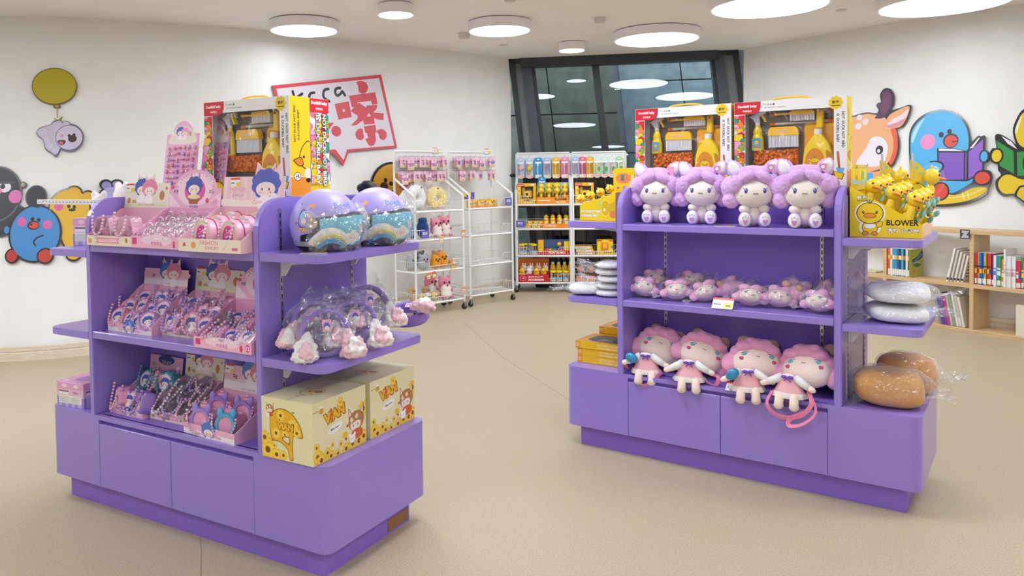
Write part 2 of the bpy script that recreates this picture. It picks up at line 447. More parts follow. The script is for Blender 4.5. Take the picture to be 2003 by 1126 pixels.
# window wall: a leaning dark metal frame between the two walls
wd = V((3.69 - .765, 9.92 - 10.44, 0)); WL = wd.length; wd.normalize(); wn = V((-wd.y, wd.x, 0))
def W(s_, z, d=0):
    """point of the window plane: s along it, z up (everything leans with the frame), d outwards"""
    p = V((.765, 10.44, 0)) + wd * (s_ + (CEIL - z) * .108) + wn * d; p.z = z; return p
DK = mat('#1f2226', .35); DG = mat('#74777a', .4); DB = mat('#414a54', .4)
win = thing('window_1', None, None); tag(win, kind='structure')
def member(name, s0, s1, z0, z1, d0, d1, mt):
    b = MB(); vs = [W(s_, z, d) for s_ in (s0, s1) for d in (d0, d1) for z in (z0, z1)]
    b.add(vs, [(0, 1, 3, 2), (4, 6, 7, 5), (0, 4, 5, 1), (2, 3, 7, 6), (0, 2, 6, 4), (1, 5, 7, 3)], mt)
    return b.build(name, win)
for s0, s1, d0, d1, mt, nm in ((-.02, .05, -.03, .1, DK, 'window_frame'), (.05, .15, .02, .12, DG, 'jamb_panel'), (.15, .27, -.02, .12, DB, 'jamb_panel'),
                           (.27, .31, .02, .14, DK, 'sash'), (2.56, 2.6, .02, .14, DK, 'sash'), (2.6, 2.72, -.02, .12, DB, 'jamb_panel'),
                           (2.72, 2.84, .02, .12, DG, 'jamb_panel'), (2.84, 2.9, -.03, .1, DK, 'window_frame'), (1.06, 1.15, .0, .14, DK, 'mullion')):
    member(nm, s0, s1, 0, CEIL, d0, d1, mt)
member('jamb_panel', 2.9, 3.4, 0, CEIL, .02, .12, DG)
member('blind_box', .13, 2.65, 2.93, CEIL, -.08, .1, mat('#30343a', .4)); member('window_frame', -.02, 2.9, CEIL - .06, CEIL, -.03, .1, DK)
member('sill', -.02, 3.4, 0, .08, -.03, .14, DK)
gl = mat('#b4c2be', .0, 'clear', blend=.4)
for i in range(6):
    s0 = .31 + i * .375; member('lower_panel', s0, s0 + .37, .08, 1.46, .05, .09, mat('#14181d', .12, 'gloss'))
member('transom', .27, 2.6, 1.46, 1.52, .02, .14, DK)
for s0, s1 in ((.31, 1.06), (1.15, 2.56)):
    b = MB(); t = .035
    b.add([W(s0, 1.5, .06), W(s1, 1.5, .06), W(s1, 2.93, .06 + t), W(s0, 2.93, .06 + t)], [(0, 1, 2, 3)], gl)
    b.build('pane', win, fix=False)
# grey stone building seen through the window
def slabwall(name, pts, mt):
    b = MB(); b.add(pts, [(0, 1, 2, 3)], mt); tag(b.build(name, fix=False), kind='structure')
CON = mat('#7d8a93', .8, 'noise', s=6, d=8, lo='#71808b', hi='#8b979e', b=.5)
CON2 = mat('#5a6156', .8, 'noise', s=6, d=8, lo='#4f564d', hi='#666d61', b=.5)
LITSTRIP = mat('#dfe8f0', .7, 'noise', s=4, lo='#d9e3ee', hi='#e9f0f6')  # pale colour carries the brightness of the lit strip between the facades
jn = mat('#2a3036', .8)
ext = thing('neighbour_building', 'grey stone slab facade behind the dark framed window', 'building')
b = MB()
for i in range(5):
    for j in range(5):
        s0 = 1.5 + i * .95; z0 = -.4 + j * 1.12
        b = MB(); b.X = M.Identity(4)
        vs = [W(s_, z, d) for s_ in (s0, s0 + .93) for d in (2.2, 2.4) for z in (z0, z0 + 1.1)]
        b.add(vs, [(0, 1, 3, 2), (4, 6, 7, 5), (0, 4, 5, 1), (2, 3, 7, 6), (0, 2, 6, 4), (1, 5, 7, 3)], CON); b.build('panel', ext)
for i in range(4):
    for j in range(4):
        s0 = -2.6 + i * 1.0; z0 = -.4 + j * 1.42
        b = MB(); vs = [W(s_, z, d) for s_ in (s0, s0 + .98) for d in (1.7, 1.9) for z in (z0, z0 + 1.4)]
        b.add(vs, [(0, 1, 3, 2), (4, 6, 7, 5), (0, 4, 5, 1), (2, 3, 7, 6), (0, 2, 6, 4), (1, 5, 7, 3)], CON2); b.build('panel', ext)
for s0, s1, d0 in ((1.5, 6.2, 2.41), (-2.6, 1.38, 1.91)):
    b = MB(); vs = [W(s_, z, d) for s_ in (s0, s1) for d in (d0, d0 + .05) for z in (-.4, 5.2)]
    b.add(vs, [(0, 1, 3, 2), (4, 6, 7, 5), (0, 4, 5, 1), (2, 3, 7, 6), (0, 2, 6, 4), (1, 5, 7, 3)], jn); b.build('backing', ext)
for j in range(5):
    z0 = -.4 + j * 1.12
    b = MB(); vs = [W(s_, z, d) for s_ in (1.1, 1.6) for d in (3.2, 3.3) for z in (z0, z0 + 1.1)]
    b.add(vs, [(0, 1, 3, 2), (4, 6, 7, 5), (0, 4, 5, 1), (2, 3, 7, 6), (0, 2, 6, 4), (1, 5, 7, 3)], LITSTRIP); b.build('panel', ext)
# guard rail before the glass
rail = thing('guard_rail', 'black metal guard rail with upright bars before the window', 'railing')
def rp(s_, z, d): p = V((.765, 10.44, 0)) + wd * s_ + wn * d; p.z = z; return p
b = MB(); b.tube([rp(-.05, 1.5, -.07), rp(3.0, 1.5, -.07)], .022, DK, 4); b.build('handrail', rail)
b = MB(); b.tube([rp(-.05, .12, -.07), rp(3.0, .12, -.07)], .015, DK, 4); b.build('bottom_rail', rail)
for i in range(16):
    b = MB(); b.tube([rp(.3 + i * .17, .12, -.07), rp(.3 + i * .17, 1.5, -.07)], .008, DK, 4); b.build('bar', rail)
b = MB(); b.X = M.Translation(rp(-.1, 1.5, -.07)) @ M.Rotation(math.atan2(wd.y, wd.x), 4, 'Z'); b.box(-.05, -.02, -.06, .05, .02, .06, DK, .006); b.build('wall_plate', rail)

# ceiling lights: white drums with a glowing opal face
HOUS = mat('#f6f2f6', .45); GLOW = mat('#e9f2ff', .4, 'glow', e=LAMP); GLOWW = mat('#e9f2ff', .4, 'glow', e=LAMPW); GLOWR = mat('#e9f2ff', .4, 'glow', e=LAMPW * .55); GLOW_FILL = mat('#e9f2ff', .4, 'glow', e=LAMP_FILL)
LIGHTS = [(-1.459, 7.71, .333, 'left drum light, wide and flat, over the curved wall'), (-.506, 7.02, .158, 'small drum light between the two wide ones at left'),
          (.473, 7.87, .313, 'wide drum light right above the speech bubble sign end'), (1.396, 9.17, .15, 'smallest drum light close to the dark window'),
          (2.22, 8.52, .46, 'large drum light hanging before the window top'), (2.797, 6.918, .503, 'large drum light above the left cleaning set, cut by picture top'),
          (4.366, 6.966, .532, 'largest drum light near the right wall'),
          (-3.2, 4.2, .45, None), (.2, 3.4, .5, None), (3.2, 3.2, .5, None), (-2, .6, .5, None), (1.6, .2, .5, None), (-4.9, 4.4, .5, None), (-5.6, 2.2, .5, None), (-.9, 5.0, .45, None), (5.4, 2.6, .5, None), (-3.8, -2.4, .5, None), (3.8, -2.4, .5, None), (0, -2.6, .5, None)]  # entries without a label are unseen drums added to brighten the room
def light(x, y, r, label, k):
    t = thing('ceiling_light', label or 'added unseen drum light for fill outside the picture, ' + ['far left', 'over the aisle', 'over the right unit front', 'behind camera at left', 'behind camera at right', 'left front corner', 'left side', 'over the left unit', 'right side', 'back left corner', 'back right corner', 'back middle'][k - 1], 'ceiling light', (x, y, CEIL), 0, 'round white ceiling lights')
    if label: t['label'] = 'white ' + label
    b = MB(); b.lathe([(r * .93, -.1), (r, -.1), (r, -.012), (r * .995, -.008)], HOUS, 48); 
    b.lathe([(r * .9, -.008), (r * .9, 0)], mat('#a09a92', .6), 32); b.build('housing', t)
    b = MB(); b.lathe([(r * .945, -.103), (r * .945, -.1)], (GLOWR if k == 0 else GLOWW if k == -6 else GLOW) if label else GLOW_FILL, 48); b.build('diffuser', t)
for k, (x, y, r, lb) in enumerate(LIGHTS): light(x, y, r, lb, k - 6)
SM = mat('#d8d2cc', .5)
for (x, y, r, h, lb) in ((1.46, 7.75, .055, .05, 'white smoke detector dome on the ceiling, middle'), (.127, 8.47, .06, .06, 'white smoke detector behind the wide third drum light')):
    t = thing('smoke_detector', lb, 'smoke detector', (x, y, CEIL)); b = MB(); b.lathe([(r * .8, -h), (r, -h * .8), (r, -h * .3)], SM, 24); b.build('body', t)
    b = MB(); b.lathe([(r * 1.05, -h * .3), (r * 1.05, 0)], SM, 24); b.build('base', t)
for (x, y, r, lb) in ((.604, 9.28, .05, 'flat white sprinkler disc nearest the dark window'), (.515, 6.95, .05, 'flat white sprinkler disc at the picture top middle'), (3.76, 7.57, .05, 'flat white sprinkler disc between the two largest lights')):
    t = thing('sprinkler_cover', lb, 'sprinkler', (x, y, CEIL)); b = MB(); b.lathe([(r * .7, -.012), (r, -.008), (r, 0)], SM, 24); b.build('disc', t)
# ------------------------------------------------------------------ purple display units
PUR = mat('#9880d4', .34, 'gloss'); PURS = mat('#8d70d2', .38); RAILM = mat('#cfcfd4', .3, 'metal'); SLOT = mat('#30303c', .6); WHT = mat('#f2f0ee', .4)
UL, UD, UH, UP, UA, UT = 1.709, .668, .4405, .1146, .3106, .0333
def display_unit(k, label, e):
    x, y, t0 = UNIT[k]
    u = thing('display_unit', label, 'display shelf', (x, y, 0), t0)
    b = MB(); b.prism(rrect(.06, .05, UL - .06, UD - .05, .01, 2), 0, UP + .002, PURS, plane='xy'); pl = b.build('plinth', u)
    if k == 'A':
        b = MB(); b.box(UL - .0595, .45, .01, UL - .058, .6, .06, mat('#9a6b45', .6)); pl2 = b.build('bare_board', u); pl2['label'] = 'bare brown patch of the plinth end'
    dl = .3685
    rb = rrect(0, 0, UL, UD, .045, 6)
    b = MB(); b.prism([p for p in rb if p[0] < dl] and [(dl, 0), (dl, UD)] + [p for p in rb if p[0] < .2], UP, UH, PUR, plane='xy'); b.build('end_block', u)
    rr = [p for p in rb if p[0] > UL - .2]; rr = sorted(rr, key=lambda p: math.atan2(p[1] - UD / 2, p[0] - UL + .2))
    b = MB(); b.prism([(UL - dl, UD), (UL - dl, 0)] + rr, UP, UH, PUR, plane='xy'); b.build('end_block', u)
    b = MB(); b.box(dl, .022, UP, UL - dl, UD, UH, PURS); b.build('cabinet_body', u)
    b = MB(); b.box(dl, 0, UH - .019, UL - dl, .03, UH, PUR); b.build('deck_edge', u)
    for a, c in ((dl + .002, UL / 2 - .0015), (UL / 2 + .0015, UL - dl - .002)):
        b = MB(); b.box(a, 0, UP, c, .019, UH - .038, PUR, .0012); b.build('cabinet_door', u)
    pan = []
    for i in range(9): a = R(90 + 90 * i / 8); pan.append((.13 + .13 * math.cos(a), 1.297 + .13 * math.sin(a)))
    pan = pan + [(0, UH), (UD, UH)]
    for i in range(9): a = R(90 * i / 8); pan.append((UD - .13 + .13 * math.cos(a), 1.297 + .13 * math.sin(a)))
    for u0 in (UA, UL - UA - UT):
        b = MB(); b.prism(offs(pan, -.004), u0, u0 + UT, PUR, plane='yz'); 
        b2 = MB(); b2.prism(pan, u0 + .004, u0 + UT - .004, PUR, plane='yz'); b2.add(b.v, b.f, PUR); b2.build('side_panel', u)
    i0, i1 = UA + UT, UL - UA - UT
    b = MB(); b.box(i0, .302, UH, i1, .345, 1.42, PURS); b.build('back_panel', u)
    b = MB(); b.box(i0, .345, 1.39, i1, UD, 1.425, PUR); b.build('top_shelf', u)
    for z in (e['z1'], e['z2']):
        b = MB(); b.box(i0 + .001, 0, z - .033, i1 - .001, .302, z, PUR, .0025); b.build('shelf', u)
    for z in (1.1, .8):
        b = MB(); b.box(i0 + .001, .346, z - .033, i1 - .001, UD, z, PUR, .0025); b.build('rear_shelf', u)
    def rail(name, x0, y0, z0, z1, ax):
        b = MB(); h = .0075
        if ax == 'u': b.box(x0, y0 - h, z0, x0 + .004, y0 + h, z1, RAILM)
        elif ax == '-u': b.box(x0 - .004, y0 - h, z0, x0, y0 + h, z1, RAILM)
        else: b.box(x0 - h, y0 - .004, z0, x0 + h, y0, z1, RAILM)
        n = int((z1 - z0) / .032)
        for i in range(n):
            z = z0 + .012 + i * .032
            if ax == 'u': b.box(x0 + .0035, y0 - .003, z, x0 + .0045, y0 + .003, z + .018, SLOT)
            elif ax == '-u': b.box(x0 - .0045, y0 - .003, z, x0 - .0035, y0 + .003, z + .018, SLOT)
            else: b.box(x0 - .003, y0 - .0045, z, x0 + .003, y0 - .0035, z + .018, SLOT)
        b.build(name, u)
    for yy in (.114, .554):
        rail('slotted_rail', UL - UA, yy, UH, 1.385, 'u'); rail('slotted_rail', UA, yy, UH, 1.385, '-u')
    for xx in (.462, 1.255): rail('slotted_rail', xx, .302, UH, 1.385, 'v')
    c = .05
    for side, zs in (('R', (e['R1'], e['R2'])), ('L', (e['L1'], e['L2']))):
        for z in zs:
            s = [(UL - UA + .001, 0)] + [(UL - c + c * math.sin(R(15 * i)), c - c * math.cos(R(15 * i))) for i in range(7)] + [(UL - c + c * math.cos(R(15 * i)), UD - c + c * math.sin(R(15 * i))) for i in range(7)] + [(UL - UA + .001, UD)]
            if side == 'L': s = [(UL - p[0], p[1]) for p in s]
            b = MB(); b.prism(offs(s, -.003), z - .033, z, PUR, plane='xy'); b.prism(s, z - .031, z - .002, PUR, plane='xy'); b.build('end_shelf', u)
            for yy in (.114, .554):
                q = [(0, -.033), (.2, -.033), (.17, -.045), (.05, -.055), (.02, -.1), (0, -.1)]
                sg = 1 if side == 'R' else -1; x0 = UL - UA + .005 if side == 'R' else UA - .005
                b = MB(); b.prism([(x0 + sg * p[0], z + p[1] - .0005) for p in q], yy - .004, yy + .004, WHT); b.build('shelf_bracket', u)
    return u
EA = dict(z1=1.2181, z2=.8231, R1=1.22, R2=.8155, L1=1.19, L2=.8157)
EB = dict(z1=1.2347, z2=.8331, R1=1.1978, R2=.8143, L1=1.243, L2=.8305)
unitA = display_unit('A', 'purple double sided display unit crowded with pink trays, at left', EA)
unitB = display_unit('B', 'purple double sided display unit holding purple plush dolls, at right', EB)
b = MB(); b.box(-.24, .108, 1.393, UA - .006, .12, 1.416, WHT, .001)
for i in range(18): b.box(-.22 + i * .028, .1075, 1.403, -.21 + i * .028, .1079, 1.406, SLOT)
b.build('slotted_arm', unitA)
# ------------------------------------------------------------------ print motifs
BLK = '#221e1c'
def duck(p, cx, cz, s, col='#f7d21c', bill='#f0912a', ol=BLK):
    """plain duck head seen from the front"""
    p.ell(cx, cz, s * 1.06, s * .94, ol); p.ell(cx, cz, s, s * .88, col)
    for a in (-.25, 0, .25): p.line([(cx + a * s * .2, cz + s * .85), (cx + a * s, cz + s * 1.15)], s * .06, ol)
    p.ell(cx, cz - s * .22, s * .5, s * .24, ol); p.ell(cx, cz - s * .22, s * .46, s * .2, bill)
    for sx in (-1, 1): p.ell(cx + sx * s * .5, cz + s * .08, s * .1, s * .13, ol); p.ell(cx + sx * s * .47, cz + s * .12, s * .035, s * .04, '#ffffff')
def duck_body(p, cx, cz, s):
    p.ell(cx, cz - s * 1.25, s * .62, s * .62, BLK); p.ell(cx, cz - s * 1.25, s * .57, s * .57, '#f7d21c')
    p.ell(cx, cz - s * 1.1, s * .42, s * .22, '#ffffff'); p.ell(cx + s * .75, cz - s * .95, s * .22, s * .32, BLK, -30); p.ell(cx + s * .75, cz - s * .95, s * .18, s * .28, '#f7d21c', -30)
    for sx in (-1, 1): p.ell(cx + sx * s * .36, cz - s * 1.75, s * .26, s * .2, BLK); p.ell(cx + sx * s * .36, cz - s * 1.75, s * .22, s * .16, '#f0912a')
    duck(p, cx, cz, s)
def sunflower(p, cx, cz, r, mid='#8a4a1c', col='#f4c224'):
    p.poly(flower(cx, cz, r, 9, .35, 36, rnd.random() * 3), col); p.poly(flower(cx, cz, r * .75, 9, .3, 27, 1), '#f8d64a'); p.ell(cx, cz, r * .3, r * .3, mid, n=10)
def pattern(p, x0, z0, x1, z1, n, seed, s=.022):
    q = random.Random(seed); p.rect(x0, z0, x1, z1, '#f4efe9'); old = p.clip; p.clip = (x0, z0, x1, z1)
    cols = ['#ee7fb0', '#d9262c', '#f7d21c', '#1f9c86', '#f0882a', '#f3a7c8', '#7fbf4d', '#f7d21c']
    for i in range(n):
        r = s * (.75 + .5 * q.random()); cx = x0 + (x1 - x0) * ((i * .618 + .3 * q.random()) % 1); cz = z1 - (z1 - z0) * (i + q.random()) / n
        c = cols[i % len(cols)]
        if i % 3 == 1: p.poly(flower(cx, cz, r * 1.08, 6, .2, 24), BLK); p.poly(flower(cx, cz, r, 6, .2, 24), c)
        else: duck(p, cx, cz, r * .85, c, '#f0912a' if c != '#f0882a' else '#f7d21c')
    p.clip = old
FILM = mat('#ffffff', .1, 'film'); FILMT = mat('#ffffff', .1, 'film', haze=.0, g=.045, s=9, b=.5)
YEL = mat('#fcd916', .35, 'gloss'); YEL2 = mat('#fcc823', .35, 'gloss'); WHP = mat('#f3f1ee', .45); ORG = mat('#ec7a24', .45); BRIS = mat('#f0eef0', .6); CLR = mat('#f4f6f6', .05, 'clear')
def bottle_spray(t, x, z, y):
    b = MB(); b.lathe([(.026, 0), (.031, .006), (.031, .055), (.027, .07), (.022, .085), (.024, .1), (.02, .112), (.014, .125), (.012, .132)], YEL, 18, (x, y, z), sy=.7); o = b.build('spray_bottle', t)
    b = MB(); b.lathe([(.013, 0), (.013, .014), (.011, .016)], WHP, 12, (x, y, z + .132)); b.prism([(x - .04, z + .178), (x - .02, z + .163), (x - .012, z + .147), (x + .012, z + .147), (x + .01, z + .178), (x + .034, z + .195), (x + .03, z + .203), (x - .005, z + .198)], y - .012, y + .012, mat('#e8e8ea', .3)); b.build('spray_head', o)
    b = MB(); b.prism([(x + .012, z + .197), (x + .04, z + .205), (x + .042, z + .192), (x + .028, z + .187), (x + .048, z + .15), (x + .038, z + .148), (x + .02, z + .18)], y - .011, y + .011, YEL); b.build('trigger', o)
    p = Pr(); p.rect(x - .02, z + .014, x + .02, z + .066, '#5ba7c8', .004); duck(p, x, z + .044, .01); p.rect(x - .014, z + .018, x + .014, z + .026, '#c98b3c'); p.build('label', o, (0, y - .0225, 0))
def brush(t, x0, z0, w, h, name, y, long=False):
    b = MB(); k = .42
    b.prism([(x0, z0 + h * (1 - k)), (x0 + w, z0 + h * (1 - k)), (x0 + w * .98, z0 + h * .85), (x0 + w * .9, z0 + h), (x0 + w * .1, z0 + h), (x0 + w * .02, z0 + h * .85)], y - .016, y + .014, YEL2)
    if long: b.box(x0 - .075, y - .008, z0 + h * .62, x0, y + .006, z0 + h * .82, YEL2, .003)
    o = b.build(name, t)
    b = MB(); n = 20 if not long else 16
    for i in range(n):
        for r in range(2):
            xx = x0 + w * (.04 + .92 * i / (n - 1)); b.box(xx - w * .016, y - .012 + r * .012, z0, xx + w * .016, y - .004 + r * .012, z0 + h * (1 - k), BRIS)
    tag(b.build('bristles', o), kind='stuff')
    if not long:
        p = Pr(); p.rect(x0 + w * .3, z0 + h * .72, x0 + w * .7, z0 + h * .84, '#f0b79a', .004); p.build('label', o, (0, y - .0162, 0))
def cleaning_set(label, loc, rz):
    """boxed toy cleaning set with a window; x right, front at y = 0"""
    w, h, d = .54, .44, .13
    t = thing('cleaning_set_box', label, 'toy box', loc, rz, 'boxed toy cleaning sets')
    wx0, wx1, wz0, wz1 = .056, .482, .045, .386; c = mat('#f4f2ee', .4); b = MB(); th = .003
    for r in ((0, 0, wx0, h), (wx1, 0, w, h), (wx0, wz1, wx1, h), (wx0, 0, wx1, wz0)): b.box(r[0], 0, r[1], r[2], th, r[3], c)
    b.box(0, th, 0, th, d, h, c); b.box(w - th, th, 0, w, d, h, YEL); b.box(th, th, h - th, w - th, d, h, c); b.box(th, th, 0, w - th, d, th, c); b.box(th, d - th, th, w - th, d, h - th, c)
    b.build('carton', t)
    b = MB(); b.box(wx0 - .01, .1, wz0 - .01, wx1 + .01, .104, wz1 + .01, mat('#837d76', .3, 'gloss')); b.build('inner_tray', t)
    b = MB(); b.tube(spl([(.17, .065, h), (.2, .065, h + .012), (.27, .065, h + .016), (.34, .065, h + .012), (.37, .065, h)], 4, False), .007, YEL2, 6, flat=.5); b.build('handle', t)
    bottle_spray(t, .102, .186, .065)
    brush(t, .158, .2, .15, .105, 'dust_brush', .06); brush(t, .265, .333, .12, .052, 'scrub_brush', .055, True)
    for i, (zz, cc) in enumerate(((.375, '#b9a898'), (.322, '#e6ddd4'))):
        b = MB(); b.cyl((.17, .09, zz), (.44, .09, zz + .006), .008, mat(cc, .3)); b.cyl((.44, .09, zz + .006), (.478, .09, zz + .007), .013, ORG); b.cyl((.16, .09, zz), (.185, .09, zz), .011, ORG); b.build('broom_stick', t)
    b = MB(); b.box(.325, .078, .06, .478, .098, .318, YEL2, .01); b.box(.333, .072, .075, .47, .079, .3, mat('#eaa51b', .35)); o = b.build('dustpan', t)
    b = MB(); b.box(.39, .05, .29, .425, .075, .388, YEL2, .006); b.cyl((.4075, .049, .374), (.4075, .052, .374), .005, mat('#7a5310', .6)); b.build('dustpan_handle', o)
    b = MB(); jug = spl([(.335, .06), (.468, .06), (.474, .13), (.46, .2), (.43, .245), (.413, .262), (.39, .262), (.37, .24), (.34, .19), (.33, .12)], 3)
    b.slab(jug, [(.9, .03), (.97, .034), (1, .045), (1, .065), (.95, .075)], YEL); o = b.build('jug', t)
    b = MB(); b.lathe([(.02, 0), (.02, .024), (.018, .026)], WHP, 14, (.402, .05, .26)); b.build('jug_cap', o)
    b = MB(); b.slab(spl([(.442, .18), (.462, .165), (.464, .13), (.455, .11), (.446, .13), (.44, .16)], 3), [(1, .0285), (1, .036)], mat('#c58d14', .5)); b.build('jug_grip', o)
    p = Pr(); p.poly(spl([(.345, .07), (.43, .07), (.436, .12), (.42, .17), (.385, .19), (.355, .165), (.342, .12)], 3), '#e6921f'); duck(p, .388, .118, .026); p.build('label', o, (0, .0295, 0))
    b = MB(); q = random.Random(3)
    for i in range(130): b.ell((.085 + .215 * q.random(), .06 + .012 * q.random(), .115 + .07 * q.random()), .0075, mat('#ef8a2a' if i % 3 else '#d9691a', .8), 6, 4)
    b.box(.082, .07, .112, .302, .09, .188, mat('#d9691a', .8)); tag(b.build('noodle_sponge', t), kind='stuff')
    p = Pr(); p.poly(star(.2, .08, .012), '#2a3a50'); p.poly(star(.29, .085, .011), '#c9952c'); p.build('tray_print', t, (0, .0995, 0))
    b = MB(); b.add([(wx0, .004, wz0), (wx1, .004, wz0), (wx1, .004, wz1), (wx0, .004, wz1)], [(0, 1, 2, 3)], FILMT); b.build('window_film', t, fix=False)
    # front print
    p = Pr()
    pattern(p, .001, .06, .054, .372, 26, 5, .022)
    p.poly([(.001, h - .001), (.001, .375), (.1, .375), (.128, .388), (.135, .41), (.135, h - .001)], '#d42030'); p.text('Duckbill baby', .067, .415, .017, '#ffffff', 0, .03); p.text('鸭嘴宝贝', .067, .392, .011, '#ffffff')
    p.text('To clean▲', .175, .423, .011, '#3a3632', 0, .005); p.text('the classroom together.', .205, .405, .01, '#6a6662', 0, .005)
    p.poly(flower(.49, .408, .034, 9, .18, 54), '#f3ce1c'); p.text('甄潮', .49, .411, .016, '#2a2622', 0, .03); p.rect(.47, .392, .51, .396, '#4a4430')
    p.text('NOT  DUCK NOT  BIRD', .524, .275, .0125, '#2a2622', -90, .03); p.text('IS  DUCKBILL BABY', .5, .283, .0125, '#2a2622', -90, .03)
    p.line([(.5, .165), (.506, .09)], .01, BLK); p.line([(.5, .165), (.506, .09)], .007, '#e0702a'); p.poly([(.49, .09), (.53, .088), (.524, .062), (.5, .062)], '#6db4dc'); p.poly([(.478, .075), (.53, .06), (.52, .03), (.488, .035)], BLK); p.poly([(.482, .072), (.526, .059), (.517, .033), (.49, .038)], '#f3ce1c')
    p.text('Pi', .5, .012, .022, '#4a2a4a', 0, .04)
    p.clip = (.001, .001, w - .001, h); duck(p, .082, .022, .05, '#f7d21c')
    p.build('front_print', t)
    # yellow right side
    p = Pr(); p.rect(.001, .085, d - .001, h - .001, '#f6d21a'); p.rect(.001, .001, d - .001, .085, '#f0951f'); p.rect(.001, .082, d - .001, .088, '#f6e9b4')
    p.text('NOT DUCK NOT BIRD', .032, .32, .0125, '#2a2622', 90, .035); p.text('IS DUCKBILL BABY', .056, .315, .0125, '#2a2622', 90, .035)
    p.poly(spl([(.128, .24), (.09, .23), (.062, .19), (.06, .15), (.08, .125), (.128, .12)], 3), BLK); p.poly(spl([(.128, .236), (.092, .226), (.066, .188), (.064, .152), (.083, .129), (.128, .124)], 3), '#f7d21c')
    p.poly(spl([(.068, .172), (.02, .158), (.03, .145), (.055, .13), (.085, .135), (.082, .155)], 3), BLK); p.poly(spl([(.066, .168), (.027, .157), (.034, .148), (.056, .134), (.08, .138), (.078, .154)], 3), '#e8891f')
    p.ell(.088, .172, .0065, .007, BLK); p.poly(spl([(.128, .118), (.1, .12), (.09, .09), (.1, .08), (.128, .08)], 3), '#f3ead8'); p.ell(.115, .068, .016, .01, BLK)
    p.ell(.045, .085, .022, .019, BLK); p.ell(.045, .085, .019, .016, '#ffffff'); p.text('HI', .045, .085, .017, BLK, 10, .04)
    p.build('side_print', t, (w, 0, 0), (0, 0, PI / 2))
    # patterned left side
    p = Pr(); pattern(p, .001, .05, d - .001, .375, 40, 11, .024); pattern_over = p
    p.rect(.001, .001, d - .001, .05, '#f3ce1c'); p.rect(.001, .375, d - .001, h - .001, '#d42030'); p.text('Duckbill baby', d / 2, .418, .02, '#ffffff', 0, .03, w=.11); p.text('鸭嘴宝贝', d / 2, .393, .012, '#ffffff')
    p.text('NOT DUCK NOT BIRD', .092, .205, .024, '#ffffff', -90, .03, w=.33, edge=BLK); p.text('IS DUCKBILL BABY', .048, .205, .024, '#ffffff', -90, .03, w=.32, edge=BLK)
    p.build('side_print', t, (0, d, 0), (0, 0, -PI / 2))
    return t
tA, tB = UNIT['A'][2], UNIT['B'][2]
cs = cleaning_set('boxed yellow toy cleaning set on the left unit, facing the camera', at('A', .655, .4, 1.4255), tA)
dup(cs, at('A', 1.194, .664, 1.4255), tA + PI, 'boxed toy cleaning set turned away, only its patterned side showing')
dup(cs, at('B', .252, .39, 1.4255), tB, 'boxed yellow toy cleaning set, left one on the right unit')
dup(cs, at('B', .808, .39, 1.4255), tB, 'boxed yellow toy cleaning set, right one on the right unit')

# ------------------------------------------------------------------ yellow daisy cartons on the left unit's end block
CART = mat('#ebe2b4', .55)
def kid(p, x, z, s, hood='#b98447', suit='#d8622c'):
    """child in an animal hood hugging a white toy"""
    for sx in (-1, 1): p.poly([(x + sx * s * .4, z + s * .5), (x + sx * s * 1.0, z + s * 1.25), (x + sx * s * .95, z + s * .3)], '#8a5a2c'); p.poly([(x + sx * s * .55, z + s * .55), (x + sx * s * .9, z + s * 1.08), (x + sx * s * .88, z + s * .45)], '#f6eee0')
    p.ell(x, z, s * 1.02, s * .82, '#8a5a2c'); p.ell(x, z, s * .97, s * .77, hood)
    p.ell(x - s * .1, z - s * .3, s * .68, s * .5, '#fbe9dc'); p.poly(spl([(x - s * .7, z - s * .2), (x, z + s * .3), (x + s * .6, z - s * .1), (x, z)], 3), hood)
    for sx in (-.4, .2): p.ell(x + sx * s, z - s * .35, s * .06, s * .09, '#5a3a22', n=8)
    p.ell(x - s * .62, z + .2 * s, s * .18, s * .18, '#f0dfc0'); p.ell(x + s * .05, z + .35 * s, s * .2, s * .2, '#f0dfc0')
    p.poly(spl([(x - s * .5, z - s * .75), (x + s * .6, z - s * .7), (x + s * .8, z - s * 1.3), (x + .1 * s, z - s * 1.5), (x - s * .6, z - s * 1.3)], 3), suit)
    p.ell(x - s * .55, z - s * 1.35, s * .42, s * .38, '#c8b49c'); p.ell(x - s * .55, z - s * 1.35, s * .38, s * .34, '#fffdf8')
    for sx in (-.7, -.45): p.ell(x + sx * s, z - s * 1.35, s * .04, s * .06, '#4a3a2c', n=6)
    for sx in (-.85, -.25): p.ell(x + sx * s, z - s * 1.02, s * .14, s * .16, '#fffdf8')
def bee(p, x, z, s):
    p.ell(x - s * .2, z + s * .8, s * .35, s * .55, '#fffaf0', 20); p.ell(x + s * .3, z + s * .85, s * .35, s * .55, '#fffaf0', -20); p.ell(x, z, s, s * .7, '#8a5a1c'); p.ell(x, z, s * .9, s * .6, '#f2bc1e')
    for q in (-.3, .2): p.rect(x + q * s, z - s * .5, x + (q + .2) * s, z + s * .5, '#8a5a1c')
def logo(p, x, z, h, rot):
    p.text('ViAN', x, z, h, '#f4b81c', rot, .06, w=h * 2.9, edge='#9a5a10', ew=.07)
    c, s = math.cos(R(rot)), math.sin(R(rot)); q = lambda a, b: (x + a * c - b * s, z + a * s + b * c)
    p.poly([q(-.52 * h, -.45 * h), q(-.28 * h, -.45 * h), q(-.28 * h, .3 * h), q(-.52 * h, .3 * h)], '#d8622c'); cx, cz = q(-.4 * h, .52 * h); p.ell(cx, cz, .2 * h, .2 * h, '#d8622c')
    cx, cz = q(.95 * h, .75 * h); sunflower(p, cx, cz, .5 * h, '#e0a018')
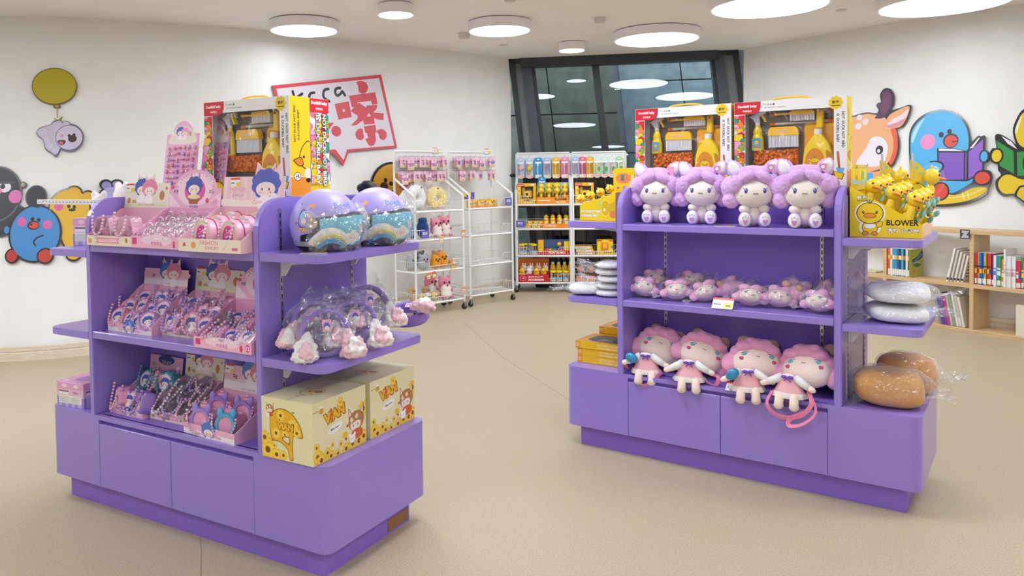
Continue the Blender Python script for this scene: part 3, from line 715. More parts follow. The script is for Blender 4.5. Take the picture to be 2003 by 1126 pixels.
def carton(label, loc, rz):
    w, h, d = .257, .232, .318
    t = thing('daisy_carton', label, 'carton', loc, rz, 'yellow daisy cartons on the end block')
    b = MB(); b.box(0, 0, 0, w, d, h - .003, CART, .0015); b.build('box', t)
    b = MB(); b.box(.001, .0, h - .003, w / 2 - .0008, d, h, CART); b.build('flap', t); b = MB(); b.box(w / 2 + .0008, 0, h - .003, w - .001, d, h, CART); b.build('flap', t)
    p = Pr(); p.line([(w / 2, .01), (w / 2, .07)], .012, '#d9d2b4'); p.line([(w / 2, d - .07), (w / 2, d)], .012, '#d9d2b4')
    p.ell(w * .55, d * .42, .05, .05, '#8a6a30', n=24); p.ell(w * .55, d * .42, .0475, .0475, '#e8dcae', n=24); sunflower(p, w * .5, d * .42, .022); p.ell(w * .63, d * .46, .018, .018, '#b98447'); sunflower(p, w * .6, d * .35, .012)
    p.build('top_print', t, (0, 0, h + .0001), (-PI / 2, 0, 0))
    p = Pr(clip=(.001, .001, w - .001, h - .001))   # front: child cycle helmet
    for x, z, r in ((.03, .03, .045), (.015, .075, .032), (.075, .018, .028), (.055, .07, .014), (.11, .02, .022), (.065, .05, .012)): sunflower(p, x, z, r)
    hel = spl([(.05, .085), (.046, .14), (.06, .175), (.1, .195), (.15, .185), (.19, .15), (.207, .11), (.2, .1), (.16, .1), (.155, .03), (.158, .012), (.145, .01), (.135, .045), (.1, .07), (.065, .072)], 3)
    p.poly(offs(hel, .003), '#8a5a10'); p.poly(hel, '#efb41c')
    for x, z, r in ((.1, .17, .022), (.16, .14, .026), (.075, .1, .022), (.18, .115, .02), (.12, .1, .016)): sunflower(p, x, z, r, '#7a3e12', '#f8d75a')
    p.poly(spl([(.112, .092), (.143, .094), (.143, .066), (.118, .072), (.106, .082)], 3), '#8a5a10'); p.poly(spl([(.115, .089), (.14, .091), (.14, .07), (.12, .075), (.111, .082)], 3), '#e8dfb0')
    p.text('ViAN', .122, .13, .026, '#f6c024', 0, .06, w=.082, edge='#8a4a10', ew=.07); sunflower(p, .095, .152, .012); p.poly(hel[-1:] and ellp(.148, .028, .007, .014, 10, 10), '#f6c024')
    kid(p, .045, .19, .02); bee(p, .163, .19, .007); p.build('front_print', t)
    p = Pr(clip=(.001, .001, d - .001, h - .001))   # right side
    for x, z, r in ((.025, .03, .032), (.045, .012, .03), (.08, .03, .022), (.1, .012, .024), (.14, .01, .02), (.19, .012, .026), (.23, .02, .03), (.27, .02, .035), (.3, .03, .03), (.02, .065, .018), (.11, .05, .012), (.16, .04, .014), (.3, .14, .035), (.29, .11, .02)):
        sunflower(p, x, z, r)
    logo(p, .125, .165, .042, 9); bee(p, .05, .195, .014); p.line(spl([(.005, .2), (.015, .195), (.025, .2), (.032, .197)], 3, False), .002, '#7a5a20')
    p.poly(spl([(.085, .1), (.115, .092), (.16, .105), (.168, .125), (.14, .13), (.1, .118)], 3), '#f4f2ee'); p.text('Miss you~', .127, .111, .012, '#4a3222', 8, .03)
    kid(p, .255, .105, .048); p.ell(.185, .065, .016, .014, '#f2c31e'); p.poly(star(.19, .05, .008, 6), '#5a3a1c'); p.ell(.2, .098, .007, .006, '#c8622c'); p.build('side_print', t, (w, 0, 0), (0, 0, PI / 2))
    return t
ct = carton('yellow daisy print carton with a helmet drawn on its front, nearest the camera', at('A', 1.402, -.012, UH), tA)
dup(ct, at('A', 1.402, .335, UH), tA, 'yellow daisy print carton behind the one showing the helmet drawing')

# price tags lying on shelves
def price_tag(label, k, u, v, z, rot=0, tilt=0, w=.1):
    t = thing('price_tag', label, 'price tag', at(k, u, v, z), UNIT[k][2] + rot, 'red, white and yellow price tags')
    b = MB(); b.box(0, 0, 0, w, .06, .0012, mat('#f4f2f0', .3, 'gloss')); c = b.build('card', t, rot=(tilt, 0, 0))
    p = Pr(); p.rect(0, .048, w, .06, '#e0392c'); p.rect(w * .55, .004, w * .98, .034, '#f5d321'); p.rect(.006, .02, w * .42, .026, '#4a4844'); p.rect(.006, .034, w * .5, .037, '#8a8884'); p.rect(w * .66, .014, w * .88, .02, '#4a4010')
    p.build('print', c, (0, 0, .0014), (-PI / 2, 0, 0)); return t
price_tag('yellow and white price tag flat on the helmet shelf edge', 'A', 1.59, .015, 1.2205, .6)
price_tag('price tag lying between the second and third purple plush', 'B', .82, .025, 1.2352, .1)
price_tag('price tag leaning at the edge of the small bagged plush shelf', 'B', .815, -.004, .835, 0, .9)
price_tag('price tag between the second and third doll backpack', 'B', .885, -.02, .4412, .1, .5)
# ------------------------------------------------------------------ pink counter trays and the purses in them (left unit)
PINK = '#f0b3cf'; BLUE = '#4a58b4'
PKM = mat('#eeb0cc', .5); PK2 = mat('#f2c4d8', .5)
def girl(p, x, z, s, hair=BLUE, ear='#f4d4e0'):
    for sx in (-1, 1): p.poly([(x + sx * s * .85, z + s * .3), (x + sx * s * .75, z + s * 1.5), (x + sx * s * .15, z + s * .8)], ear); p.poly([(x + sx * s * .72, z + s * .5), (x + sx * s * .7, z + s * 1.25), (x + sx * s * .3, z + s * .8)], '#e79ab8')
    p.poly([(x + (a - x) * 1.3, b) for a, b in flower(x, z + s * .08, s * 1.05, 9, .1, 54)], hair); p.ell(x, z - s * .3, s * .88, s * .5, '#fbe6de')
    for sx in (-.32, .32): p.ell(x + sx * s, z - s * .3, s * .07, s * .1, '#3a2c58', n=8); p.ell(x + sx * 1.5 * s, z - s * .5, s * .12, s * .07, '#f4a4b4', n=8)
    p.poly(spl([(x - s * .45, z - s * .8), (x + s * .45, z - s * .8), (x + s * .6, z - s * 1.6), (x - s * .6, z - s * 1.6)], 3), '#fdf4f6')
def tray(label, k, u0, u1, v0, d, z, lip, back, hh, style, mark=None, tilt=0):
    w = u1 - u0
    t = thing('counter_tray', label, 'display tray', at(k, u0, v0, z), UNIT[k][2] + tilt, 'pink counter trays of purses')
    c = {'cupcake': '#efa9cd', 'jewel': '#f2c2cc'}.get(style, '#efb6cc'); m = mat(c, .5); th = .003
    b = MB(); b.box(0, 0, 0, w, d, th, m); b.box(0, 0, th, w, th, lip, m); b.box(0, d - th, th, w, d, back, m)
    for x in (0, w - th): b.prism([(0, th), (d, th), (d, back), (d * .86, back * .95), (th, lip)], x, x + th, m, plane='yz')
    b.build('tray', t)
    o = [(0, back), (w, back), (w, back + hh)]
    if style == 'cupcake': o = o[:2] + [(w, back + hh * .78)] + [(w / 2 + w * .4 * math.cos(R(a)), back + hh * .78 + hh * .75 * math.sin(R(a))) for a in range(0, 181, 15)] + [(0, back + hh * .78)]
    else:
        e = {'pair': .45, 'jewel': .72, 'pink': .6, 'flip': .5}[style] * w; s = w * .13
        if style != 'flip': o += [(e + s * 1.6, back + hh), (e + s * 1.5, back + hh + s * 1.3), (e + s, back + hh + s * .7), (e, back + hh + s * .6), (e - s * .9, back + hh + s * .8), (e - s * 1.4, back + hh + s * 1.3), (e - s * 1.6, back + hh)]
        o += [(0, back + hh)]
    lean = M.Translation((0, d, back)) @ M.Rotation(R(-8), 4, 'X') @ M.Translation((0, -d, -back))
    b = MB(); b.X = lean; b.prism(o, d - .003, d, mat({'pair': '#ece4d2', 'cupcake': '#f0b2d2', 'jewel': '#f5cfd4', 'pink': '#f3d4da', 'flip': '#f0b8d0'}[style], .45)); h = b.build('header_card', t)
    p = Pr(); H = back; s = w * .13; p.clip = None
    if style == 'pair':
        p.clip = (.001, H, w - .001, H + hh * .98); p.ell(w * .1, H + hh * .28, w * .04, hh * .13, '#c98a4a'); p.ell(w * .22, H + hh * .2, w * .05, hh * .13, '#d39a5c'); p.ell(w * .84, H + hh * .5, w * .055, hh * .2, '#bf7f3c'); p.ell(w * .2, H, w * .2, hh * .2, '#dfe2b4'); p.ell(w * .7, H, w * .3, hh * .18, '#e6dfc4'); p.clip = None
        girl(p, w * .38, H + hh * .82, s); girl(p, w * .55, H + hh * .78, s, '#e58aa6'); p.text('SWEET CANINE GIRL', w * .5, H + hh * .12, hh * .08, '#e58aa6')
        p.poly([(w * .93, H + hh * .9), (w * .9, H + hh * .75), (w * .96, H + hh * .75)], '#e2557f')
    elif style == 'pink':
        p.rect(.002, H + .002, w - .002, H + hh * .35, '#f6e9ea'); p.poly(spl([(.02, H + hh * .4), (w * .5, H + hh * .55), (w * .97, H + hh * .45), (w * .97, H + hh * .85), (.02, H + hh * .9)], 3), '#f2bccb')
        girl(p, w * .52, H + hh * .85, s, '#4a7ac8'); girl(p, w * .68, H + hh * .82, s, '#e58aa6'); p.text('SWEET CANINE GIRL', w * .5, H + hh * .1, hh * .07, '#d89aae')
        if mark: p.text(mark, w * .22, H + hh * .55, hh * .2, '#1c1a22', -8, .02)
    elif style == 'cupcake':
        p.poly([(.002, H + .05 * hh), (w * .24, H + .05 * hh), (w * .1, H + .4 * hh), (.002, H + .6 * hh)], '#f7d4e4'); p.poly([(w * .998, H + .05 * hh), (w * .8, H + .3 * hh), (w * .9, H + .5 * hh), (w * .998, H + .6 * hh)], '#f7d4e4'); p.ell(w * .5, H + hh * .7, w * .33, hh * .62, '#f9d7e8', n=28); p.ell(w * .5, H + hh * .7, w * .2, hh * .48, '#e25a9c', n=24)
        girl(p, w * .48, H + hh * .85, s * .95, '#4450ae', '#6a74c4'); p.poly([(w * .38, H + hh * .42), (w * .6, H + hh * .42), (w * .57, H + hh * .16), (w * .41, H + hh * .16)], '#a8642c'); p.ell(w * .49, H + hh * .45, w * .12, hh * .09, '#f1dfae')
        for i, ch in enumerate('SWEET CANINE GIRL'):
            a = 160 - 140 * i / 16
            if ch != ' ': p.text(ch, w * .5 + w * .36 * math.cos(R(a)), H + hh * .72 + hh * .62 * math.sin(R(a)), hh * .12, '#ffffff', a - 90, .05, edge='#e070a8', ew=.05)
        p.text('犬系', w * .13, H + hh * .66, hh * .15, '#3d3a78', 0, .02); p.text('女孩', w * .82, H + hh * .66, hh * .15, '#3d3a78', 0, .02); p.text('时尚饰品', w * .5, H + hh * .07, hh * .12, '#4a3a98', 0, .02)
        p.ell(w * .75, H + hh * .3, w * .03, hh * .1, '#e2406c'); p.ell(w * .06, H + hh * .82, w * .035, hh * .08, '#e2557f'); p.ell(w * .9, H + hh * .25, w * .045, hh * .13, '#e04f92'); p.ell(w * .9, H + hh * .25, w * .04, hh * .115, '#f6bcd8'); p.text('12', w * .9, H + hh * .25, hh * .12, '#d03a80')
    elif style == 'jewel':
        for i in range(9): p.rect(w * (.02 + i * .11), H + hh * .2, w * (.06 + i * .11), H + hh * .97, '#f7dcdc')
        p.poly(spl([(.002, H + .002), (w * .998, H + .002), (w * .998, H + hh * .2), (w * .7, H + hh * .3), (w * .35, H + hh * .2), (.002, H + hh * .26)], 4), '#f8eadf')
        p.text('FASHION', w * .24, H + hh * .58, hh * .13, '#dc86a6', 0, .005); p.text('JEWELRY', w * .26, H + hh * .36, hh * .13, '#dc86a6', 0, .005); p.line([(w * .07, H + hh * .48), (w * .42, H + hh * .48)], .0012, '#dc86a6')
        girl(p, w * .7, H + hh * .72, s * 1.35, '#5560bc'); p.ell(w * .84, H + hh * .3, w * .06, hh * .15, '#fff6f8'); p.text('Coco', w * .58, H + hh * .16, hh * .14, '#f0a8b4', 5)
    elif style == 'flip':
        p.ell(w * .5, H + hh * .75, w * .25, hh * .3, '#3d4a8c'); p.text('VIAN', w * .5, H + hh * .55, hh * .28, '#4a6ab8', -4, .05, edge='#f3d24a', ew=.06); p.poly(flower(w * .12, H + hh * .4, w * .06, 5), '#b8b46a'); p.poly(flower(w * .88, H + hh * .3, w * .06, 5), '#fbeef2')
    p.b.X = lean; 
    pb = Pr(); q = MB(); q.X = lean @ M.Translation((0, d - .003, 0)); 
    for i, f in enumerate(p.b.f): pass
    q.add(p.b.v, p.b.f, p.b.mats[0] if p.b.mats else m)
    q.m = list(p.b.m); q.mats = list(p.b.mats); q.build('header_print', h, fix=False)
    if style in ('pair', 'jewel') or mark == 'tag':
        pt = Pr(); x0, z0 = w * (.12 if style == 'jewel' else .02), H + hh * .66
        pt.rect(x0, z0, x0 + .055, z0 + .037, '#f6f2ee'); pt.rect(x0, z0 + .03, x0 + .055, z0 + .038, '#e0392c'); pt.rect(x0 + .034, z0, x0 + .055, z0 + .018, '#f5d321'); pt.rect(x0 + .003, z0 + .014, x0 + .022, z0 + .018, '#3a3834')
        qq = MB(); qq.X = lean @ M.Translation((0, d - .0045, 0)); qq.add(pt.b.v, pt.b.f, pt.b.mats[0]); qq.m = list(pt.b.m); qq.mats = list(pt.b.mats); qq.build('price_sticker', h, fix=False)
    p = Pr()
    if style == 'cupcake': p.rect(.001, .001, w - .001, lip - .001, '#f3b9d4'); p.ell(w * .5, lip * .7, w * .3, lip * .45, '#f9d7e8'); p.text('时尚饰品', w * .5, lip * .42, lip * .36, '#d2508e', 0, .02); p.text('SWEET CANINE GIRL', w * .5, lip * .85, lip * .26, '#ffffff', 0, .05, edge='#d2508e'); p.rect(w * .03, lip * .3, w * .12, lip * .85, '#e2407c', .003); p.ell(w * .83, lip * .4, w * .025, lip * .3, '#e2406c'); p.ell(w * .94, lip * .5, w * .04, lip * .35, '#e04f92'); p.text('12', w * .94, lip * .5, lip * .35, '#ffffff')
    elif style == 'jewel': p.rect(.001, .001, w - .001, lip - .001, '#f4e4cf'); p.text('FASHION', w * .5, lip * .72, lip * .34, '#dc7fa2', 0, .01); p.text('JEWELRY', w * .54, lip * .3, lip * .34, '#dc7fa2', 0, .01); p.ell(w * .25, lip * .5, w * .04, lip * .25, '#e8a44c'); p.poly([(w * .06, lip * .4), (w * .1, lip * .75), (w * .13, lip * .4)], '#e2557f'); p.rect(w * .86, lip * .2, w * .95, lip * .42, '#e2708e')
    elif style == 'pair': p.rect(.001, .001, w - .001, lip - .001, '#f0e2cf'); p.poly([(w * .2, lip * .25), (w * .75, lip * .25), (w * .72, lip * .5), (w * .75, lip * .8), (w * .2, lip * .8), (w * .24, lip * .5)], '#eb98ae'); p.text('FASHION ACCESSORIES', w * .48, lip * .52, lip * .28, '#fdf2f2', 0, .02, w=w * .42); p.ell(w * .08, lip * .45, w * .045, lip * .28, '#d8b058'); p.ell(w * .9, lip * .6, w * .03, lip * .25, '#c98a4a')
    elif style == 'pink': p.rect(.001, .001, w - .001, lip * .5, '#f7eceb'); girl(p, w * .5, lip * .7, s * .8, '#4a7ac8'); p.text('FASHION ACCESSORIES', w * .5, lip * .3, lip * .22, '#e07a9c', 0, .01, w=w * .5)
    else: p.rect(.001, .001, w - .001, lip - .001, '#f2bfd6'); girl(p, w * .55, lip * .5, s * .7); p.ell(w * .85, lip * .5, w * .06, lip * .3, '#fbe4ee'); p.poly(star(w * .2, lip * .5, lip * .3), '#fdf0f5')
    p.build('lip_print', t)
    return t
def pearls(w, h, y, r=.0045, lo=.1, n=26):
    """bead centres evenly spaced along a hanging loop"""
    den = [V((-w * math.cos(PI * i / 160), y - .01 * math.sin(PI * i / 160), h - (h - lo * h) * math.sin(PI * i / 160) ** .75)) for i in range(161)]
    pts = [den[0]]; acc = 0
    for a, b_ in zip(den, den[1:]):
        acc += (b_ - a).length
        if acc >= r * 2.05: pts.append(b_); acc = 0
    return pts
_P = {}
def purse_proto(style, pearl):
    w, h, d = .085, .085, .05
    t = thing('toy_purse', None, 'toy purse')
    PM = {'pink': '#f0b9d0', 'lilac': '#c9a8e2', 'purple': '#a884cc', 'teal': '#4fa0ae', 'white': '#f2dfe6'}[pearl]; pm = mat(PM, .2, 'pearl')
    if style == 'bag':
        b = MB(); b.slab(spl([(-.05, 0), (.05, 0), (.052, .05), (.038, .1), (0, .108), (-.038, .1), (-.052, .05)], 3), [(.9, 0), (1, .008), (1, .05), (.9, .058)], mat('#f6d4e4', .06, 'film', haze=.25, blend=.25, b=.15)); b.build('clear_shell', t)
        b = MB(); q = random.Random(1)
        for i in range(22): b.ell((-.036 + .072 * q.random(), .012 + .035 * q.random(), .012 + .06 * q.random()), .009, mat(['#e59cbe', '#d772a6', '#f4d4e0', '#b06ab0'][i % 4], .35), 7, 5)
        tag(b.build('jewel_filling', t), kind='stuff'); b = MB(); b.box(-.05, .004, 0, .05, .054, .012, mat('#e9a6c4', .4), .002)
        for sx in (-1, 1): b.prism([(sx * .048, .005), (sx * .054, .005), (sx * .054, .052), (sx * .04, .1), (sx * .034, .1), (sx * .048, .05)], .006, .052, PK2); b.build('base', t)
        b = MB(); b.beads(pearls(.034, .122, -.01, .0062, .3), .006, pm); b.build('pearl_strand', t)
    elif style == 'egg':
        b = MB(); b.ell((0, .035, .05), (.042, .036, .05), mat('#f2eef2', .05, 'film', haze=.22, blend=.3, b=.1), 16, 10); b.build('clear_dome', t)
        b = MB(); b.lathe([(.002, 0), (.03, .006), (.041, .03), (.0425, .046), (.04, .05)], mat('#ecb0c8', .25, 'gloss'), 16, (0, .035, 0), sy=.86); q = random.Random(2); b.build('base', t)
        b = MB()
        for i in range(18): b.ell((-.025 + .05 * q.random(), .016 + .035 * q.random(), .045 + .022 * q.random()), .0075, mat(['#e7b8cc', '#d98ab0', '#f3e4ea', '#c07aa8'][i % 4], .35), 7, 5)
        tag(b.build('jewel_filling', t), kind='stuff'); b = MB(); b.tube(spl([(-.02, .035, .098), (-.01, .03, .112), (.012, .03, .112), (.02, .035, .098)], 4, False), .004, mat('#d9c9d4', .2, 'pearl'), 6); b.beads(pearls(.03, .078, -.004, .005, .15, 20), .005, pm); b.build('pearl_strand', t)
    elif style == 'rainbow':
        o = [(-.056, 0), (.056, 0)] + [(.056 * math.cos(R(a)), .055 + .056 * math.sin(R(a))) for a in range(0, 181, 12)]
        b = MB(); b.slab(o, [(.94, 0), (1, .006), (1, .058), (.95, .064)], mat('#f2b4c8', .35)); b.build('body', t)
        p = Pr(.0003)
        for r, c in ((.053, '#f6c9a8'), (.047, '#a9d0e2'), (.042, '#f3dc9c'), (.036, '#e97fb4'), (.032, '#d8308c')): p.poly([(-r, .006), (r, .006)] + [(r * math.cos(R(a)), .055 + r * math.sin(R(a))) for a in range(0, 181, 12)], c)
        girl(p, .006, .03, .016); q = random.Random(4)
        for i in range(14): p.ell(-.02 + .04 * q.random(), .045 + .03 * q.random(), .0035, .0035, '#f7c6dc', n=8)
        p.build('rainbow_face', t); b = MB(); b.tube([(.058 * math.cos(R(a)), .032, .055 + .058 * math.sin(R(a))) for a in range(0, 181, 15)], .0018, mat('#c23a78', .4), 5); b.build('zip', t)
        b = MB(); b.beads(pearls(.042, .1, -.008, .0055, .04, 24), .0055, pm); b.build('pearl_strand', t)
    elif style in ('flower', 'heart', 'cat', 'clearflower', 'hex'):
        if style in ('flower', 'clearflower'): o = flower(0, .045, .047, 8, .14, 48)
        elif style == 'heart': o = spl([(0, .005), (.035, .04), (.045, .065), (.03, .085), (.008, .08), (0, .07), (-.008, .08), (-.03, .085), (-.045, .065), (-.035, .04)], 3)
        elif style == 'hex': o = spl([(.045 * math.cos(R(30 + 60 * i)), .045 + .045 * math.sin(R(30 + 60 * i))) for i in range(6)], 4)
        else: o = spl([(-.045, .02), (-.03, .003), (.03, .003), (.045, .02), (.05, .05), (.046, .085), (.025, .07), (-.025, .07), (-.046, .085), (-.05, .05)], 3)
        c = {'purple': '#9a78c4', 'teal': '#4f9cae', 'lilac': '#c894cc'}.get(pearl, '#ec9cc0')
        bm_ = mat('#b8aeb4', .08, 'film', haze=.4, blend=.35, b=.3) if style == 'clearflower' else mat(c, .25, 'gloss')
        b = MB(); b.slab(o, [(.85, 0), (.97, .005), (1, .014), (1, .034), (.97, .043), (.85, .048)], bm_); b.build('body', t)
        if style == 'clearflower':
            b = MB(); q = random.Random(5)
            for i in range(18): b.ell((-.025 + .05 * q.random(), .014 + .02 * q.random(), .02 + .05 * q.random()), .0085, mat(['#8a7a80', '#b8a4ac', '#d9c4d0', '#6a5a62'][i % 4], .4), 7, 5)
            tag(b.build('jewel_filling', t), kind='stuff')
        else:
            p = Pr(.0003); p.poly([(a * .72, .045 + (z - .045) * .72) for a, z in o], '#f6d6e4'); girl(p, 0, .045, .018, BLUE); p.build('face_print', t)
        b = MB(); b.beads(pearls(.036, .095, -.008, .006, .0, 24), .0058, pm); b.build('pearl_strand', t)
    elif style == 'barrel':
        c = {'lilac': '#a88ad6', 'teal': '#58b0d8'}.get(pearl, '#c0a0dc'); pk = mat('#efa8c8', .25, 'gloss')
        b = MB(); b.X = M.Translation((0, 0, .045)) @ M.Rotation(R(-90), 4, 'X'); b.lathe([(.03, 0), (.042, .003), (.045, .012), (.045, .07), (.04, .078), (.01, .08)], pk, 20); b.build('body', t)
        b = MB(); b.X = M.Translation((0, 0, .045)) @ M.Rotation(R(-90), 4, 'X'); b.lathe([(.03, .004), (.031, -.006), (.042, -.008), (.045, 0), (.044, .006)], mat(c, .3), 20); b.X = M.Identity(4)
        for sx in (-1, 1): b.ell((sx * .028, .004, .088), (.013, .008, .02), mat(c, .3), 10, 8)
        b.build('ear_rim', t); b = MB(); b.X = M.Translation((0, .003, .045)) @ M.Rotation(R(90), 4, 'X'); b.lathe([(.0, 0), (.031, 0)], mat('#5a2a48', .4), 16); b.build('mouth', t)
        b = MB(); b.box(-.014, .012, .088, .014, .05, .1, pk, .003); b.box(-.009, .02, .1, .009, .03, .108, pk, .002); b.build('clasp', t)
        b = MB(); b.beads(pearls(.05, .08, -.012, .005, .02, 26), .005, mat('#f0b9d0', .2, 'pearl')); b.build('pearl_strand', t)
    return t
used = set()
def purse(style, pearl, k, u, v, z, rz=0, rx=0, ry=0, label='', sc=1.0):
    if (style, pearl) not in _P: _P[style, pearl] = purse_proto(style, pearl)
    p = _P[style, pearl]; rot = (rx, ry, UNIT[k][2] + rz)
    m = M.Rotation(UNIT[k][2] + rz, 4, 'Z') @ M.Rotation(rx, 4, 'X') @ M.Rotation(ry, 4, 'Y')
    o = dup(p) if (style, pearl) in used else p
    used.add((style, pearl)); o.location = at(k, u, v, z); o.rotation_euler = m.to_euler(); o.scale = (sc,) * 3
    tag(o, label, 'toy purse', 'toy purses in the pink trays'); return o
ORD = ['first', 'second', 'third', 'fourth', 'fifth', 'sixth', 'seventh', 'eighth', 'ninth', 'tenth', 'eleventh', 'twelfth', 'thirteenth', 'fourteenth', 'fifteenth', 'sixteenth', 'seventeenth', 'eighteenth', 'nineteenth', 'twentieth']
z1, z2, z3 = EA['z1'], EA['z2'], UH
tray('cream counter tray at the left end of the top shelf, two girls on its card', 'A', .352, .662, -.02, .2, z1, .045, .16, .112, 'pair')
for i in range(2): purse('bag', 'pink', 'A', .425 + i * .155, .002, z1 + .004, 0, 0, 0, 'clear pink purse with pearl strand, %s in front of the cream top tray' % ('left' if i == 0 else 'right'), 1.15)
for i in range(3): purse('flower', 'pink', 'A', .42 + i * .09, .12, z1 + .02, .2 * (i - 1), R(-35), 0, 'glossy pink flower purse, %s of three behind the clear purses' % ORD[i])
tray('pink counter tray in the middle of the top shelf with arched cupcake card', 'A', .668, 1.0, -.025, .2, z1, .05, .16, .112, 'cupcake')
for r in range(3):
    for i in range(4):
        purse('egg', ['pink', 'white'][(i + r) % 2], 'A', .708 + i * .082, -.012 + r * .055, z1 + .006 + r * .022, .1 * (i - 1.5), R(-14), 0, 'clear domed egg purse, %s from left, %s row, cupcake tray' % (ORD[i], ['front', 'middle', 'back'][r]), .92)
tray('pink counter tray nearest the helmets on the top shelf, FASHION JEWELRY card', 'A', 1.008, 1.36, -.055, .235, z1, .052, .17, .125, 'jewel')
for r in range(3):
    for i in range(2): purse('rainbow', 'pink' if (i + r) % 2 else 'white', 'A', 1.105 + i * .15, -.03 + r * .07, z1 + .005 + r * .012, R(-12), R(-6), 0, 'rainbow arch purse, %s one, %s row, FASHION JEWELRY tray' % (['left', 'right'][i], ['front', 'middle', 'back'][r]), 1.12)
q = random.Random(21)
def heap(style_list, k, u0, u1, v0, v1, z, nu, nr, rise, lab, sc=1.0, rx=-30):
    n = 0
    for r in range(nr):
        for i in range(nu):
            st, pl = style_list[n % len(style_list)]
            u = u0 + (u1 - u0) * (i + .5 + .2 * (q.random() - .5)) / nu; v = v0 + (v1 - v0) * r / max(1, nr - 1)
            purse(st, pl, k, u, v, z + rise * r + .004 * q.random(), R(-30 + 60 * q.random()), R(rx + 25 * (q.random() - .5)), R(30 * (q.random() - .5)), lab % (ORD[i], ['front', 'second', 'third', 'back'][r]), sc * (.95 + .1 * q.random())); n += 1
tray('white and pink tray at the left of the middle shelf, 2P inked on card', 'A', .385, .69, .05, .2, z2, .04, .19, .075, 'pink', '2P')
heap([('hex', 'pink'), ('flower', 'pink'), ('heart', 'lilac'), ('hex', 'lilac')], 'A', .39, .68, .06, .19, z2 + .015, 4, 3, .035, 'glossy pink pearl purse, %s from left, %s row, tray marked 2P', 1.1)
tray('cream tray in the middle of the middle shelf, egg print on card', 'A', .7, 1.01, .095, .19, z2, .04, .175, .1, 'pair')
heap([('cat', 'lilac'), ('clearflower', 'pink'), ('flower', 'pink'), ('hex', 'pink')], 'A', .71, 1.0, .09, .22, z2 + .015, 4, 3, .03, 'shiny pink purse, %s from left, %s row, cream middle shelf tray', 1.1)
tray('pink tray at the right of the middle shelf with arched card', 'A', 1.03, 1.355, -.01, .23, z2, .045, .165, .1, 'cupcake')
heap([('cat', 'pink'), ('heart', 'lilac'), ('cat', 'white'), ('clearflower', 'purple')], 'A', 1.04, 1.34, .0, .15, z2 + .025, 3, 3, .022, 'pink cat eared purse, %s from left, %s row, right middle shelf tray', 1.12, -50)
tray('pink tray at the left of the bottom bay with blue lettered lid', 'A', .37, .6, .06, .22, z3, .04, .15, .075, 'flip')
heap([('flower', 'pink'), ('heart', 'lilac'), ('cat', 'purple'), ('hex', 'teal'), ('heart', 'pink'), ('flower', 'teal')], 'A', .375, .595, .06, .2, z3 + .02, 3, 2, .05, 'pearl strung purse, %s from left, %s row, tray with lettered lid', 1.15, -15)
tray('cream tray in the middle of the bottom bay', 'A', .61, .865, .09, .2, z3, .04, .15, .1, 'pair')
heap([('clearflower', 'white'), ('clearflower', 'lilac'), ('clearflower', 'pink')], 'A', .615, .86, .085, .23, z3 + .02, 3, 3, .035, 'smoky clear flower purse, %s from left, %s row, cream bottom tray', 1.1, -45)
tray('white and pink tray at the right of the bottom bay, filled with barrel purses', 'A', .905, 1.225, .03, .215, z3, .045, .14, .105, 'pink', 'tag', R(-3))
for r in range(2):
    for i in range(2): purse('barrel', ['lilac', 'teal'][i] if r == 0 else 'lilac', 'A', .985 + i * .15, .045 + r * .095, z3 + .008 + r * .025, R(14), R(-8), 0, 'pink barrel purse with %s ears, %s, right bottom tray' % (['lilac', 'blue'][i] if r == 0 else 'lilac', ['front row', 'back row'][r] + (' left' if i == 0 else ' right')), 1.12)
